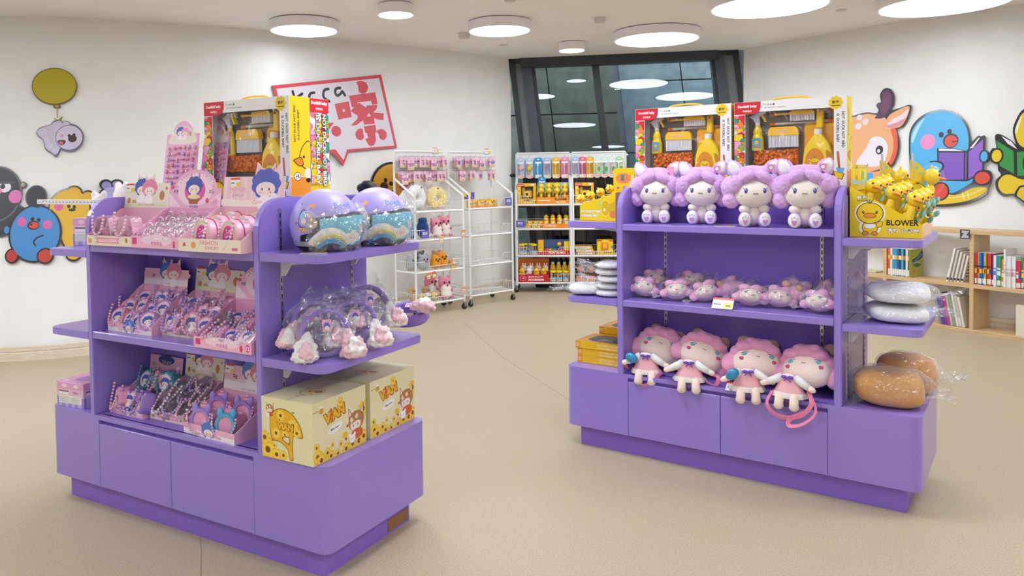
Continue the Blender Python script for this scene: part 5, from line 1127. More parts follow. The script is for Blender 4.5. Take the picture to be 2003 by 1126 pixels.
# ------------------------------------------------------------------ doll backpacks with big pink heads
PKH = mat('#f2a9cb', .95, 'plush', s=300); DRS = mat('#f5b6be', .85); WCL = mat('#f2eeea', .85); RIB = mat('#f08cb0', .55); VIO = mat('#7d4fc0', .5); BLP = mat('#2f8fc0', .35, 'gloss')
def doll(label, u, v, lean, rz, pouch, strap):
    t = thing('doll_backpack', label, 'doll backpack', at('B', u, v, UH + .001), tB + R(rz), 'pink haired doll backpacks on the bottom shelf')
    hm = M.Translation((.048, .135, .1)) @ M.Rotation(R(lean), 4, 'Y') @ M.Rotation(R(-26), 4, 'X') @ M.Scale(1.03, 4)
    def P_(*p): return hm @ V(p)
    def put(o): o.matrix_local = hm; return o
    put(blob([((0, .03, .03), (.12, .07, .085)), ((-.118, -.015, -.012), (.042, .036, .05)), ((.118, -.015, -.03), (.046, .036, .05)), ((-.062, -.058, .07), (.042, .03, .026)), ((.0, -.066, .08), (.04, .028, .026)), ((.06, -.058, .066), (.042, .03, .028)), ((-.03, -.05, .095), (.035, .03, .024)), ((.034, -.05, .095), (.035, .03, .024)), ((-.095, -.03, .045), (.03, .03, .03)), ((.1, -.03, .035), (.03, .03, .035)), ((0, .0, .1), (.08, .05, .03))], 'hair', PKH, t, .006, 1))
    b = MB(); b.ell((0, -.03, .0), (.112, .058, .08), SKN, 24, 14, e=.95); put(b.build('face', t))
    def fy(x, z): return -.03 - .058 * math.sqrt(max(0, 1 - (abs(x) / .112) ** 2.1 - (abs(z) / .08) ** 2.1))
    for sx in (-1, 1):
        b = MB(); b.ell((sx * .058, fy(.058, .028), .028), (.014, .003, .009), TEAL, 12, 6); b.tube([(sx * .042, fy(.042, .04) - .001, .04), (sx * .06, fy(.06, .042) - .001, .041), (sx * .076, fy(.076, .032) - .001, .032)], .0014, mat('#3a4a5a', .5), 4); put(b.build('eye', t))
        b = MB(); b.ell((sx * .07, fy(.07, .008), .006), (.014, .003, .009), CHK, 12, 6); put(b.build('cheek', t))
        b = MB(); b.ell((sx * .065 + .01, .04, .118), (.032, .014, .03), TAN, 12, 8); put(b.build('bear_ear', t))
        b = MB(); b.tube([(sx * .03, -.01, .1), (sx * .06, -.02, .085), (sx * .095, -.03, .068)], [.02, .019, .016], WCL, 10); ar = b.build('sleeve', t)
        b = MB(); b.tube([(sx * .09, -.029, .07), (sx * .112, -.036, .062), (sx * .122, -.04, .06)], [.014, .014, .008], SKN, 10); b.build('hand', ar)
        b = MB(); b.tube([(sx * .028, -.0, .03), (sx * .032, -.04, .014), (sx * .034, -.05, -.012), (sx * .035, -.05, -.03), (sx * .035, -.048, -.042)], [.02, .022, .02, .023, .014], SKN, 12); b.build('leg', t)
    b = MB(); b.tube(spl([P_(-.009, fy(.009, .022) - .001, .022), P_(-.004, fy(.004, .024) - .001, .024), P_(.002, fy(0, .021) - .001, .021), P_(.009, fy(.009, .023) - .001, .023)], 3, False), .0013, DKB, 4); b.build('mouth', t)
    b = MB(); b.lathe([(.075, .022), (.07, .03), (.055, .06), (.04, .095), (.03, .115)], DRS, 22, (0, -.005, 0), sy=.62); ds = b.build('dress', t)
    b = MB(); n = 36; vs = []
    for j, (rr, z) in enumerate(((.072, .034), (.083, .012), (.081, .01))):
        for i in range(n):
            a = 2 * PI * i / n; k = rr + (.006 * math.sin(a * 7) if j else 0); vs.append((k * math.cos(a), -.005 + .62 * k * math.sin(a), z))
    b.add(vs, [(j * n + i, j * n + (i + 1) % n, (j + 1) * n + (i + 1) % n, (j + 1) * n + i) for j in range(2) for i in range(n)], WCL, True); b.build('hem', ds)
    b = MB(); b.ell((0, -.022, .108), (.03, .012, .012), WCL, 10, 6); b.build('collar', ds)
    b = MB(); b.ell((-.014, -.036, .106), (.014, .005, .008), VIO, 8, 6); b.ell((.014, -.036, .106), (.014, .005, .008), VIO, 8, 6); b.tube([(0, -.038, .105), (-.014, -.04, .088)], .003, VIO, 4); b.tube([(0, -.038, .105), (.016, -.04, .086)], .003, VIO, 4); b.build('bow', ds)
    if pouch: b = MB(); b.ell((-.07, -.045, .092), (.034, .018, .026), BLP, 14, 9, Euler((0, pouch, 0)).to_matrix()); b.build('pouch', t)
    if strap:
        b = MB()
        for pts in strap: b.tube(spl(pts, 4, False), .014, RIB, 4, flat=.14)
        b.build('strap', t)
    return t
doll('pink haired doll backpack at left with blue pouch', .452, .055, 12, 12, .4, [[(.05, .02, .02), (.08, -.04, .03), (.03, -.06, -.03), (-.02, -.055, -.045), (-.04, -.03, .0)], [(-.1, .0, .03), (-.12, -.03, .05), (-.1, -.02, .07)]])
doll('pink haired doll backpack second from left, one arm raised', .692, .03, 18, 14, 0, [[(.06, .0, .02), (.12, -.04, .0), (.14, -.03, .04), (.1, .0, .05)]])
doll('pink haired doll backpack third from left, blue pouch held up', .982, .01, 6, 20, -.7, [[(.08, .0, .06), (.14, -.03, .1), (.17, -.04, .03), (.12, -.06, -.03), (.15, -.05, -.06)], [(.17, -.02, .09), (.2, -.04, .03), (.16, -.06, -.05)]])
doll('pink haired doll backpack at right with pink straps hanging over the door', 1.175, .01, -6, -4, 0, [[(-.07, -.03, .03), (-.085, -.06, -.03), (-.03, -.065, -.075), (.06, -.065, -.06), (.11, -.05, .0), (.09, -.02, .05)], [(.1, -.03, .04), (.13, -.055, -.03), (.08, -.07, -.09), (.02, -.07, -.11), (.02, -.065, -.08), (.08, -.06, -.04)]])

# ------------------------------------------------------------------ bagged pillows and cushions on the right unit's ends
WPL = mat('#f3f1ef', .95, 'plush', s=120); BRN = mat('#d9a05c', .95, 'plush', s=120); BRN2 = mat('#d89c62', .95, 'plush', s=120)
def cushion(label, cat, loc, rz, r, mt, seed, grp, face=False, ends=((1, 0, 0),), e=.62):
    t = thing('bagged_cushion', label, cat, loc, rz, grp)
    b = MB(); b.ell((0, 0, r[2]), r, mt, 26, 14, e=e, nzf=.12, ns=9); cu = b.build('cushion', t)
    if face:
        p = Pr(.0004)
        for sx in (-1, 1): p.ell(sx * .02 - .03, 0, .009, .007, '#3a2018'); p.ell(sx * .02 - .028, .002, .004, .003, '#e8d8c0')
        for i in range(3): p.ell(.004 + i * .009, -.004, .0035, .0025, '#7a4a28')
        p.build('face_print', cu, (-.02, -r[1] * .72, r[2] * 1.72), (R(-50), 0, 0))
    b = MB(); crumple(b, (0, 0, r[2] * 1.04), (r[0] * 1.2, r[1] * 1.18, r[2] * 1.16), seed, .16, 11, nu=30, nv=18)
    for k, d in enumerate(ends):
        d = V(d); s_ = V((-d.y, d.x, 0)) * r[1] * .8; c = V((d.x * r[0] * 1.02, d.y * r[1] * 1.02, r[2] * .9)); fin(b, c - s_, c + s_, d + V((0, 0, .15)), .09, seed + k, n=9)
    b.build('film_bag', t, fix=False); return t
g1, g2, g3 = 'white bagged pillows on the right end', 'brown bagged plush cushions', 'white bagged packs on the left end shelf'
cushion('white pillow in clear bag, lower of the two on the right end shelf', 'pillow', at('B', 1.585, .24, EB['R2'] + .002), tB + R(15), (.125, .15, .036), WPL, 1, g1, ends=((-1, 0, 0), (1, .2, 0)))
cushion('white pillow in clear bag, upper of the two on the right end shelf', 'pillow', at('B', 1.59, .26, EB['R2'] + .085), tB + R(5), (.13, .15, .04), WPL, 2, g1, ends=((1, -.2, 0), (-1, .3, .9)))
cushion('brown plush cushion with embroidered eyes in clear bag, front of the end block', 'cushion', at('B', 1.565, .17, UH + .001), tB + R(12), (.145, .125, .078), BRN, 3, g2, True, ends=((1, -.2, -.1),))
cushion('brown plush cushion in clear bag, behind the front one on the end block', 'cushion', at('B', 1.6, .47, UH + .001), tB + R(10), (.13, .13, .085), BRN2, 4, g2, True, ends=((1, -.1, 0),))
wz = EB['L2']
for i in range(5): cushion('white bagged pack, %s from the bottom of the stack beside the panel' % ORD[i] if i < 4 else 'white bagged pack topmost of the stack beside the panel', 'pack', at('B', .215 - .004 * (i % 2), .13 + .01 * (i % 2), wz + .001 + i * .038), tB + R(10 * (i % 3)), (.075, .1, .019), WPL, 10 + i, g3, ends=((-1, -.2, .1),), e=.8)
cushion('white bagged pack lying alone at the outer end of the lower left shelf', 'pack', at('B', .065, .12, wz + .002), tB + R(14), (.095, .1, .03), WPL, 20, g3, ends=((-1, -.1, -.1), (1, .1, .3)), e=.8)
# flat yellow boxes on the left end block
def flat_box(label, u, v, z, rz=0):
    w, d, h = .285, .23, .0405
    t = thing('flat_yellow_box', label, 'toy box', at('B', u, v, z), tB + R(rz), 'flat yellow boxes on the left end block')
    b = MB(); b.box(0, 0, 0, w, d, h, mat('#f0a92a', .4), .001); b.build('box', t)
    p = Pr(); p.rect(.03, .001, w - .001, h - .001, '#f3c31e'); p.rect(.001, .001, .03, h - .001, '#ee9a24'); p.ell(.015, h / 2, .01, .012, '#f8dca0'); p.ell(.015, h / 2, .007, .009, '#ee9a24'); p.text('S', .015, h / 2, .012, '#f8dca0')
    p.text('NOT DUCK NOT BIRD', .2, h * .68, .009, '#f7e9b8', 0, .02, w=.13); p.text('IS DUCKBILL BABY', .2, h * .3, .009, '#f7e9b8', 0, .02, w=.12); p.build('front_print', t)
    p = Pr(); p.rect(.001, .001, w - .001, d - .001, '#eba32c'); p.poly([(.05, .06), (.09, .03), (w - .02, .03), (w - .02, d - .03), (.09, d - .03), (.05, d - .06)], '#3a332c'); p.poly([(.11, .05), (.2, .05), (.19, .1), (.12, .11)], '#8a867e'); p.text('DUCKBILL', .13, .018, .01, '#7a4a10'); p.build('top_print', t, (0, 0, h + .0002), (-PI / 2, 0, 0))
    return t
fb = flat_box('flat yellow box at the bottom of the front stack of three', .015, .11, UH + .0005)
for i, (u, v, n, rz, lb) in enumerate(((.015, .11, 1, 0, 'flat yellow box in the middle of the front stack'), (.005, .105, 2, 0, 'flat yellow box with dark window, top of the front stack'), (.02, .36, 0, 0, 'flat yellow box at the bottom of the rear stack'), (.02, .36, 1, 0, 'flat yellow box second in the rear stack'), (.03, .355, 2, 2, 'flat yellow box third in the rear stack'), (.03, .355, 3, 0, 'flat yellow box on top of the rear stack'))):
    dup(fb, at('B', u, v, UH + .0005 + n * .041), tB + R(rz), lb)
# ------------------------------------------------------------------ painted cutouts on the walls (metres in each board s own plane)
CUTS = [
 ('balloon_cutout','lilac bear hanging from a yellow balloon on the left wall','wall cutout',(-3.615,7.123,2.138),(0.9564,0.292,0),(-0.07264,0.2379,0.9686),'#6f6688',
  [('e',-0.024,0.244,0.188,0.178),('e',-0.003,0.051,0.031,0.019),('e',0.107,-0.247,0.116,0.133),('e',0.006,-0.158,0.04,0.046),('e',0.076,-0.135,0.043,0.046),('p',[(-0.163,-0.193),(-0.135,-0.152),(-0.059,-0.125),(-0.019,-0.084),(0.046,-0.097),(0.049,-0.287),(0.004,-0.422),(-0.037,-0.395),(-0.09,-0.354),(-0.109,-0.274),(-0.15,-0.233)])],
  [('e',-0.024,0.244,0.188,0.178,'#6f5f1c'),('e',-0.024,0.244,0.18,0.17,'#b8a828'),('e',-0.003,0.051,0.026,0.015,'#6f5f1c'),('e',-0.003,0.051,0.02,0.011,'#b8a828'),('l',[(-0.001,0.04),(0.004,-0.056)],0.00895,'#a89a58'),('l',[(-0.019,-0.067),(0.013,-0.083),(0.045,-0.049),(0.028,-0.09)],0.00763,'#8a7a3c'),('p',[(-0.156,-0.193),(-0.131,-0.16),(-0.059,-0.133),(-0.013,-0.097),(0.042,-0.105),(0.049,-0.287),(0.004,-0.402),(-0.031,-0.388),(-0.084,-0.347),(-0.103,-0.274),(-0.145,-0.228)],'#c6bcd2'),('e',-0.116,-0.193,0.04,0.027,'#cfc5da'),('e',-0.08,-0.271,0.021,0.03,'#cfc5da'),('e',-0.053,-0.325,0.026,0.027,'#cfc5da'),('e',-0.008,-0.373,0.028,0.03,'#cfc5da'),('e',0.006,-0.158,0.033,0.038,'#cfc5da'),('e',0.076,-0.135,0.036,0.038,'#cfc5da'),('e',0.105,-0.247,0.114,0.122,'#6f6688'),('e',0.105,-0.247,0.108,0.115,'#d0c6da'),('e',0.046,-0.23,0.014,0.016,'#cf9aa6'),('e',0.131,-0.258,0.036,0.034,'#3c2424'),('e',0.104,-0.23,0.013,0.015,'#3c2424'),('e',0.144,-0.222,0.013,0.015,'#3c2424'),('p',[(0.016,-0.274),(0.072,-0.274),(0.067,-0.308),(0.038,-0.32),(0.016,-0.301)],'#4a2020'),('e',0.04,-0.298,0.018,0.014,'#d0707c')]),
 ('bear_cutout','black frowning round animal cutout at the picture left edge','wall cutout',(-3.811,6.857,1.31),(0.9862,0.1655,0),(-0.04129,0.246,0.9684),'#4a474b',
  [('e',-0.21,0.094,0.203,0.253),('e',0.111,0.062,0.087,0.107),('e',-0.002,0.173,0.03,0.029),('p',[(-0.185,-0.031),(-0.024,-0.008),(0.062,-0.091),(-0.012,-0.214),(-0.122,-0.273),(-0.17,-0.276)])],
  [('e',0.111,0.062,0.076,0.095,'#1f1f24'),('p',[(-0.184,-0.049),(-0.023,-0.026),(0.046,-0.09),(-0.021,-0.205),(-0.123,-0.26),(-0.171,-0.263)],'#1f1f24'),('e',-0.002,0.173,0.018,0.018,'#b09a84'),('e',-0.21,0.094,0.203,0.253,'#5a575b'),('e',-0.21,0.094,0.189,0.237,'#1d1d22'),('e',-0.148,0.153,0.052,0.047,'#e4dfe2'),('e',-0.165,0.16,0.021,0.024,'#141418'),('p',[(-0.253,0.269),(-0.184,0.207),(-0.074,0.204),(-0.073,0.187),(-0.191,0.187),(-0.251,0.232)],'#3a373c'),('e',-0.195,0.118,0.026,0.025,'#e07ab0'),('e',-0.197,0.118,0.011,0.011,'#7a2a50'),('e',-0.057,0.067,0.054,0.06,'#d66aa8')]),
 ('blue_bird_cutout','round blue bird cutout with red feet on the left wall','wall cutout',(-3.695,6.814,1.063),(0.9759,0.2182,0),(-0.05493,0.2457,0.9678),'#1b1718',
  [('e',0.014,-0.012,0.215,0.259),('e',-0.162,-0.204,0.057,0.067),('e',0.102,-0.214,0.069,0.071),('e',-0.214,0.025,0.029,0.044)],
  [('e',-0.162,-0.204,0.043,0.053,'#b92c24'),('e',-0.214,0.025,0.021,0.034,'#3f86c4'),('e',0.014,-0.012,0.199,0.243,'#3f86c4'),('e',0.102,-0.214,0.069,0.071,'#1b1718'),('e',0.102,-0.214,0.056,0.057,'#c23a28'),('e',-0.013,0.117,0.015,0.017,'#1b1718'),('e',0.038,0.107,0.015,0.017,'#1b1718'),('e',-0.003,0.06,0.048,0.041,'#1b1718'),('e',0.001,0.06,0.039,0.03,'#d24a26'),('e',-0.022,0.067,0.01,0.009,'#1b1718'),('e',-0.097,0.094,0.037,0.041,'#d660a8'),('e',0.11,0.063,0.04,0.041,'#d660a8'),('l',[(0.077,-0.032),(0.03,-0.052),(0.006,-0.087),(0.02,-0.119)],0.0136,'#1b1718')]),
 ('yellow_duck_cutout','yellow tufted duck cutout beside the blue bird at left','wall cutout',(-3.455,6.929,1.21),(0.9361,0.3519,0),(-0.0867,0.2307,0.9692),'#1b1718',
  [('e',0.018,0.057,0.173,0.183),('e',0.054,0.199,0.07,0.065),('e',0.168,0.159,0.057,0.059),('e',0.048,-0.364,0.067,0.061),('p',[(-0.063,-0.068),(0.098,-0.073),(0.112,-0.345),(0.0,-0.34),(-0.063,-0.212)])],
  [('e',0.018,0.057,0.159,0.168,'#e0b012'),('e',0.054,0.192,0.057,0.054,'#e0b012'),('e',0.164,0.154,0.046,0.046,'#e0b012'),('p',[(-0.047,-0.068),(0.098,-0.073),(0.1,-0.336),(0.016,-0.332),(-0.047,-0.212)],'#e0b012'),('e',0.048,-0.364,0.067,0.061,'#1b1718'),('e',0.048,-0.364,0.053,0.045,'#e3b416'),('e',0.012,0.071,0.014,0.017,'#1b1718'),('e',0.055,0.065,0.014,0.017,'#1b1718'),('e',0.038,0.038,0.029,0.013,'#1b1718'),('e',-0.069,0.073,0.037,0.04,'#d6609c')]),
 ('lilac_bear_cutout','black outlined lilac round ears peeking behind the white plush','wall cutout',(-3.123,7.119,1.383),(0.9041,0.4274,0),(-0.1001,0.2117,0.9722),'#1b1718',
  [('e',-0.064,0.08,0.055,0.049),('e',0.029,0.087,0.056,0.041),('e',0.009,-0.011,0.134,0.084)],
  [('e',-0.059,0.07,0.04,0.037,'#8f8ac4'),('e',0.03,0.081,0.04,0.03,'#8f8ac4'),('e',0.009,-0.011,0.117,0.067,'#a9a4d4')]),
 ('speech_bubble_sign','red framed white speech bubble sign reading kaca on the left wall','sign',(-1.295,8.581,2.142),(0.7551,0.6556,0),(-0.06321,0.07282,0.9953),'#c9404e',
  [('q',[(-0.762,0.325),(0.637,0.545),(0.787,-0.302),(0.117,-0.353),(0.036,-0.512),(-0.091,-0.374),(-0.63,-0.415)])],
  [('q',[(-0.762,0.325),(0.637,0.545),(0.787,-0.302),(0.117,-0.353),(0.036,-0.512),(-0.091,-0.374),(-0.63,-0.415)],'#d2424f'),('q',[(-0.718,0.294),(0.603,0.502),(0.748,-0.277),(0.096,-0.33),(0.041,-0.45),(-0.054,-0.331),(-0.606,-0.374)],'#dcd3dc'),('l',[(-0.53,0.278),(-0.49,0.128)],0.0293,'#241426'),('l',[(-0.418,0.26),(-0.512,0.183),(-0.412,0.132)],0.0297,'#241426'),('l',[(-0.269,0.28),(-0.318,0.266),(-0.334,0.22),(-0.303,0.184),(-0.248,0.206),(-0.221,0.151)],0.0302,'#241426'),('l',[(-0.087,0.331),(-0.137,0.316),(-0.157,0.268),(-0.149,0.23),(-0.087,0.195)],0.0309,'#241426'),('l',[(0.065,0.353),(0.013,0.34),(-0.004,0.296),(0.024,0.264),(0.077,0.3),(0.09,0.316),(0.12,0.274)],0.0315,'#241426'),('p',[(0.288,0.431),(0.354,0.45),(0.422,0.43),(0.439,0.371),(0.401,0.32),(0.353,0.305),(0.308,0.329),(0.307,0.383)],'#d2424f'),('q',[(0.174,0.272),(0.535,0.333),(0.557,0.201),(0.478,0.187),(0.464,0.229),(0.28,0.203),(0.281,0.156),(0.2,0.142)],'#d2424f'),('q',[(-0.023,0.17),(0.165,0.209),(0.19,0.035),(0.012,-0.003)],'#d2424f'),('q',[(0.075,0.115),(0.101,0.118),(0.104,0.089),(0.079,0.085)],'#dcd3dc'),('q',[(0.297,0.201),(0.397,0.147),(0.394,0.171),(0.554,0.189),(0.533,0.138),(0.488,0.096),(0.632,0.094),(0.619,0.013),(0.541,0.019),(0.491,0.032),(0.494,-0.033),(0.347,-0.047),(0.337,0.001),(0.24,-0.056),(0.164,-0.065),(0.257,0.008),(0.272,0.048),(0.179,0.102)],'#d2424f'),('q',[(0.425,0.088),(0.45,0.053),(0.391,0.047)],'#dcd3dc'),('q',[(0.343,-0.067),(0.501,-0.044),(0.513,-0.127),(0.491,-0.137),(0.495,-0.221),(0.467,-0.271),(0.423,-0.292),(0.383,-0.272),(0.348,-0.209),(0.388,-0.199),(0.378,-0.14),(0.354,-0.14)],'#d2424f'),('p',[(0.323,-0.097),(0.271,-0.097),(0.223,-0.144),(0.233,-0.202),(0.289,-0.223),(0.335,-0.19),(0.325,-0.141)],'#d2424f'),('p',[(0.514,-0.117),(0.579,-0.088),(0.643,-0.118),(0.649,-0.173),(0.604,-0.217),(0.551,-0.2),(0.537,-0.151)],'#d2424f'),('e',-0.026,-0.131,0.064,0.059,'#d2424f'),('p',[(-0.13,-0.053),(-0.052,-0.041),(-0.088,-0.08),(-0.136,-0.129)],'#d2424f')]),
 ('brown_bear_cutout','brown round bear face cutout behind the white plush rack','wall cutout',(-0.7156,9.004,1.363),(0.7664,0.6424,0),(-0.04357,0.05198,0.9977),'#1b1718',
  [('e',-0.017,0.008,0.313,0.307)],
  [('e',-0.018,-0.002,0.289,0.291,'#d8a02c'),('e',-0.117,0.105,0.024,0.027,'#1b1718'),('e',-0.044,0.064,0.027,0.024,'#1b1718'),('e',-0.143,0.031,0.055,0.052,'#4c1f1a'),('l',[(-0.057,-0.041),(-0.021,-0.02)],0.0244,'#1b1718'),('e',0.147,0.045,0.083,0.061,'#b0568c')]),
 ('deer_cutout','orange deer head cutout with purple antler on the right wall','wall cutout',(4.55,8.189,1.887),(0.5636,-0.8261,0),(0.1096,0.07476,0.9912),'#1b1718',
  [('p',[(-0.458,0.16),(-0.356,0.205),(-0.216,0.231),(-0.115,0.213),(-0.093,0.249),(-0.121,0.296),(-0.098,0.326),(-0.074,0.33),(-0.089,0.414),(-0.047,0.473),(0.015,0.46),(0.058,0.387),(0.062,0.299),(0.042,0.239),(0.125,0.251),(0.231,0.273),(0.224,0.163),(0.173,0.056),(0.11,0.029),(0.143,-0.091),(0.145,-0.214),(0.106,-0.336),(0.051,-0.409),(0.211,-0.497),(0.217,-0.582),(-0.402,-0.585)])],
  [('p',[(-0.443,0.146),(-0.348,0.189),(-0.215,0.214),(-0.113,0.194),(-0.026,0.168),(0.056,0.038),(0.089,-0.088),(0.085,-0.212),(0.045,-0.322),(-0.108,-0.407),(-0.402,-0.403)],'#e6a872'),('p',[(0.05,0.032),(0.105,0.023),(0.129,-0.09),(0.13,-0.213),(0.093,-0.33),(0.057,-0.323),(0.085,-0.212),(0.086,-0.088)],'#e05a3c'),('p',[(-0.013,0.077),(0.022,0.178),(0.114,0.233),(0.218,0.261),(0.212,0.17),(0.166,0.071),(0.104,0.041),(0.044,0.045)],'#e6a872'),('p',[(0.011,0.076),(0.061,0.137),(0.142,0.175),(0.211,0.231),(0.203,0.164),(0.16,0.081),(0.103,0.05)],'#ecd4d8'),('p',[(-0.001,0.071),(0.1,0.097),(0.191,0.141),(0.16,0.081),(0.103,0.048),(0.043,0.049)],'#d98a9c'),('p',[(-0.126,0.163),(-0.078,0.22),(-0.101,0.282),(-0.1,0.313),(-0.067,0.317),(-0.077,0.413),(-0.043,0.457),(0.01,0.444),(0.044,0.382),(0.048,0.301),(0.02,0.215),(-0.037,0.157)],'#4a2240'),('p',[(-0.071,0.292),(-0.054,0.309),(-0.052,0.41),(-0.014,0.434),(0.026,0.39),(0.028,0.302),(0.001,0.229),(-0.045,0.189)],'#6a3458'),('p',[(-0.291,-0.328),(-0.189,-0.151),(-0.157,-0.064),(-0.085,-0.036),(-0.009,-0.071),(0.035,-0.173),(-0.003,-0.321),(-0.111,-0.357)],'#e6dde4'),('e',-0.222,0.129,0.033,0.036,'#e8d4d4'),('e',-0.295,0.085,0.034,0.036,'#e8d4d4'),('e',-0.289,0.181,0.031,0.029,'#e8d4d4'),('e',-0.052,-0.182,0.039,0.048,'#1b1718'),('e',-0.059,-0.192,0.016,0.021,'#e6dde4'),('p',[(-0.197,-0.38),(-0.161,-0.324),(-0.167,-0.368),(-0.191,-0.387)],'#d94a3c'),('p',[(-0.375,-0.416),(-0.107,-0.413),(0.039,-0.409),(0.194,-0.503),(0.198,-0.57),(-0.363,-0.571)],'#e0a070'),('p',[(-0.18,-0.444),(-0.107,-0.426),(-0.1,-0.52),(-0.174,-0.533)],'#4aa0d8')]),
 ('reading_bird_cutout','blue bird cutout reading a purple book on yellow cushion','wall cutout',(4.893,7.652,1.601),(0.6253,-0.7804,0),(0.1167,0.0935,0.9888),'#1b1718',
  [('p',[(-0.392,0.12),(-0.394,0.279),(-0.347,0.387),(-0.242,0.471),(-0.094,0.492),(0.034,0.438),(0.122,0.321),(0.153,0.203),(0.166,0.156),(0.217,0.209),(0.242,0.205),(0.277,0.203),(0.279,0.072),(0.314,0.048),(0.318,-0.032),(0.276,-0.059),(0.282,-0.116),(0.333,-0.129),(0.353,-0.191),(0.34,-0.27),(0.327,-0.292),(0.311,-0.36),(0.183,-0.441),(-0.008,-0.477),(-0.187,-0.472),(-0.32,-0.426),(-0.35,-0.294),(-0.374,-0.051)])],
  [('p',[(-0.341,-0.342),(-0.188,-0.448),(-0.009,-0.452),(0.172,-0.416),(0.291,-0.349),(0.314,-0.292),(0.205,-0.293),(0.058,-0.363),(-0.152,-0.329)],'#e4c020'),('l',[(-0.195,-0.329),(-0.17,-0.394),(-0.156,-0.447)],0.00792,'#f2e6a8'),('l',[(0.117,-0.339),(0.136,-0.408)],0.00755,'#f2e6a8'),('l',[(0.157,-0.327),(0.175,-0.396)],0.00751,'#f2e6a8'),('l',[(-0.002,-0.392),(0.159,-0.367),(0.293,-0.298)],0.00769,'#f2e6a8'),('p',[(-0.375,0.119),(-0.375,0.266),(-0.329,0.367),(-0.23,0.451),(-0.093,0.475),(0.024,0.424),(0.107,0.316),(0.141,0.192),(0.148,0.053),(0.2,-0.201),(0.154,-0.27),(0.056,-0.334),(0.006,-0.346),(-0.152,-0.329),(-0.317,-0.294),(-0.351,-0.124)],'#4aabdf'),('p',[(-0.371,0.229),(-0.323,0.348),(-0.261,0.417),(-0.309,0.311),(-0.356,0.167)],'#a8dcf0'),('e',-0.1,0.237,0.023,0.029,'#1b1718'),('e',-0.029,0.265,0.021,0.026,'#1b1718'),('e',-0.013,0.174,0.068,0.073,'#1b1718'),('e',-0.011,0.169,0.056,0.059,'#d9442c'),('l',[(-0.002,0.162),(0.039,0.164)],0.00996,'#1b1718'),('e',-0.218,0.171,0.069,0.077,'#e58cc0'),('q',[(-0.13,0.104),(0.032,0.094),(0.125,0.065),(0.228,0.188),(0.277,0.203),(0.286,-0.156),(0.151,-0.23),(-0.106,-0.223)],'#1b1718'),('q',[(-0.114,0.098),(0.033,0.087),(0.105,0.066),(-0.112,0.076)],'#ece6ee'),('q',[(0.154,0.088),(0.223,0.188),(0.238,0.193),(0.184,0.098)],'#e6e0ea'),('q',[(-0.113,0.06),(0.108,0.05),(0.12,-0.212),(-0.094,-0.213)],'#7c52b8'),('q',[(0.121,0.047),(0.134,0.054),(0.145,-0.21),(0.131,-0.214)],'#6a44a4'),('q',[(0.148,0.055),(0.263,0.175),(0.271,-0.14),(0.16,-0.208)],'#8a5cc4'),('e',0.279,0.008,0.041,0.064,'#1b1718'),('e',0.279,0.008,0.029,0.05,'#4aabdf'),('l',[(-0.181,-0.031),(-0.117,-0.031),(-0.068,-0.058),(-0.07,-0.105),(-0.12,-0.151),(-0.194,-0.172)],0.0159,'#1b1718'),('p',[(-0.169,-0.044),(-0.116,-0.042),(-0.078,-0.063),(-0.083,-0.105),(-0.132,-0.139),(-0.184,-0.157)],'#4aabdf'),('e',0.278,-0.196,0.076,0.075,'#1b1718'),('e',0.276,-0.199,0.062,0.059,'#d9442c'),('e',-0.076,-0.329,0.08,0.094,'#1b1718'),('e',-0.074,-0.329,0.063,0.078,'#d9442c')]),
 ('reading_duck_cutout','yellow duck cutout with a green book cut by the right edge','wall cutout',(5.192,7.3,1.492),(0.7217,-0.6922,0),(0.112,0.1168,0.9868),'#1b1718',
  [('p',[(0.03,0.343),(0.054,0.466),(0.107,0.558),(0.22,0.6),(0.283,0.187),(0.298,-0.357),(0.158,-0.359),(0.086,-0.305),(0.048,-0.25),(-0.024,-0.262),(-0.077,-0.206),(-0.089,-0.116),(-0.049,-0.06),(-0.073,-0.014),(-0.08,0.042),(-0.127,0.066),(-0.144,0.146),(-0.122,0.197),(-0.094,0.201),(-0.107,0.316),(-0.061,0.325),(0.033,0.253),(0.071,0.184)])],
  [('p',[(0.049,0.331),(0.068,0.442),(0.115,0.529),(0.264,0.574),(0.274,0.188),(0.107,0.2)],'#e8c814'),('p',[(0.048,0.353),(0.064,0.431),(0.098,0.497),(0.082,0.419),(0.06,0.33)],'#f6ecc8'),('q',[(-0.102,0.304),(-0.068,0.32),(0.052,0.23),(0.143,0.182),(0.274,0.188),(0.282,-0.075),(0.151,-0.09),(-0.07,0.019)],'#1b1718'),('q',[(-0.056,0.311),(0.024,0.253),(0.071,0.178),(-0.003,0.232)],'#ece8e8'),('q',[(-0.095,0.27),(0.043,0.16),(0.053,-0.052),(-0.061,0.025)],'#2f9440'),('q',[(0.068,0.153),(0.275,0.166),(0.281,-0.064),(0.079,-0.072)],'#2f9440'),('e',0.133,0.049,0.018,0.067,'#1b1718'),('e',-0.087,0.122,0.054,0.075,'#1b1718'),('e',-0.087,0.122,0.039,0.059,'#e8c814'),('p',[(-0.065,-0.127),(-0.03,-0.071),(0.024,-0.061),(0.116,-0.106),(0.282,-0.107),(0.286,-0.249),(0.066,-0.239),(-0.016,-0.239),(-0.059,-0.189)],'#e8c814'),('p',[(0.062,-0.25),(0.082,-0.189),(0.117,-0.161),(0.284,-0.151),(0.289,-0.335),(0.158,-0.337),(0.094,-0.283)],'#1b1718'),('p',[(0.08,-0.25),(0.096,-0.2),(0.127,-0.175),(0.284,-0.167),(0.288,-0.319),(0.166,-0.321),(0.103,-0.277)],'#e6c316')]),
]# each cutout is a thick painted board standing off the wall: (name, label, category, origin, right, up, board colour, board outlines, painted shapes)
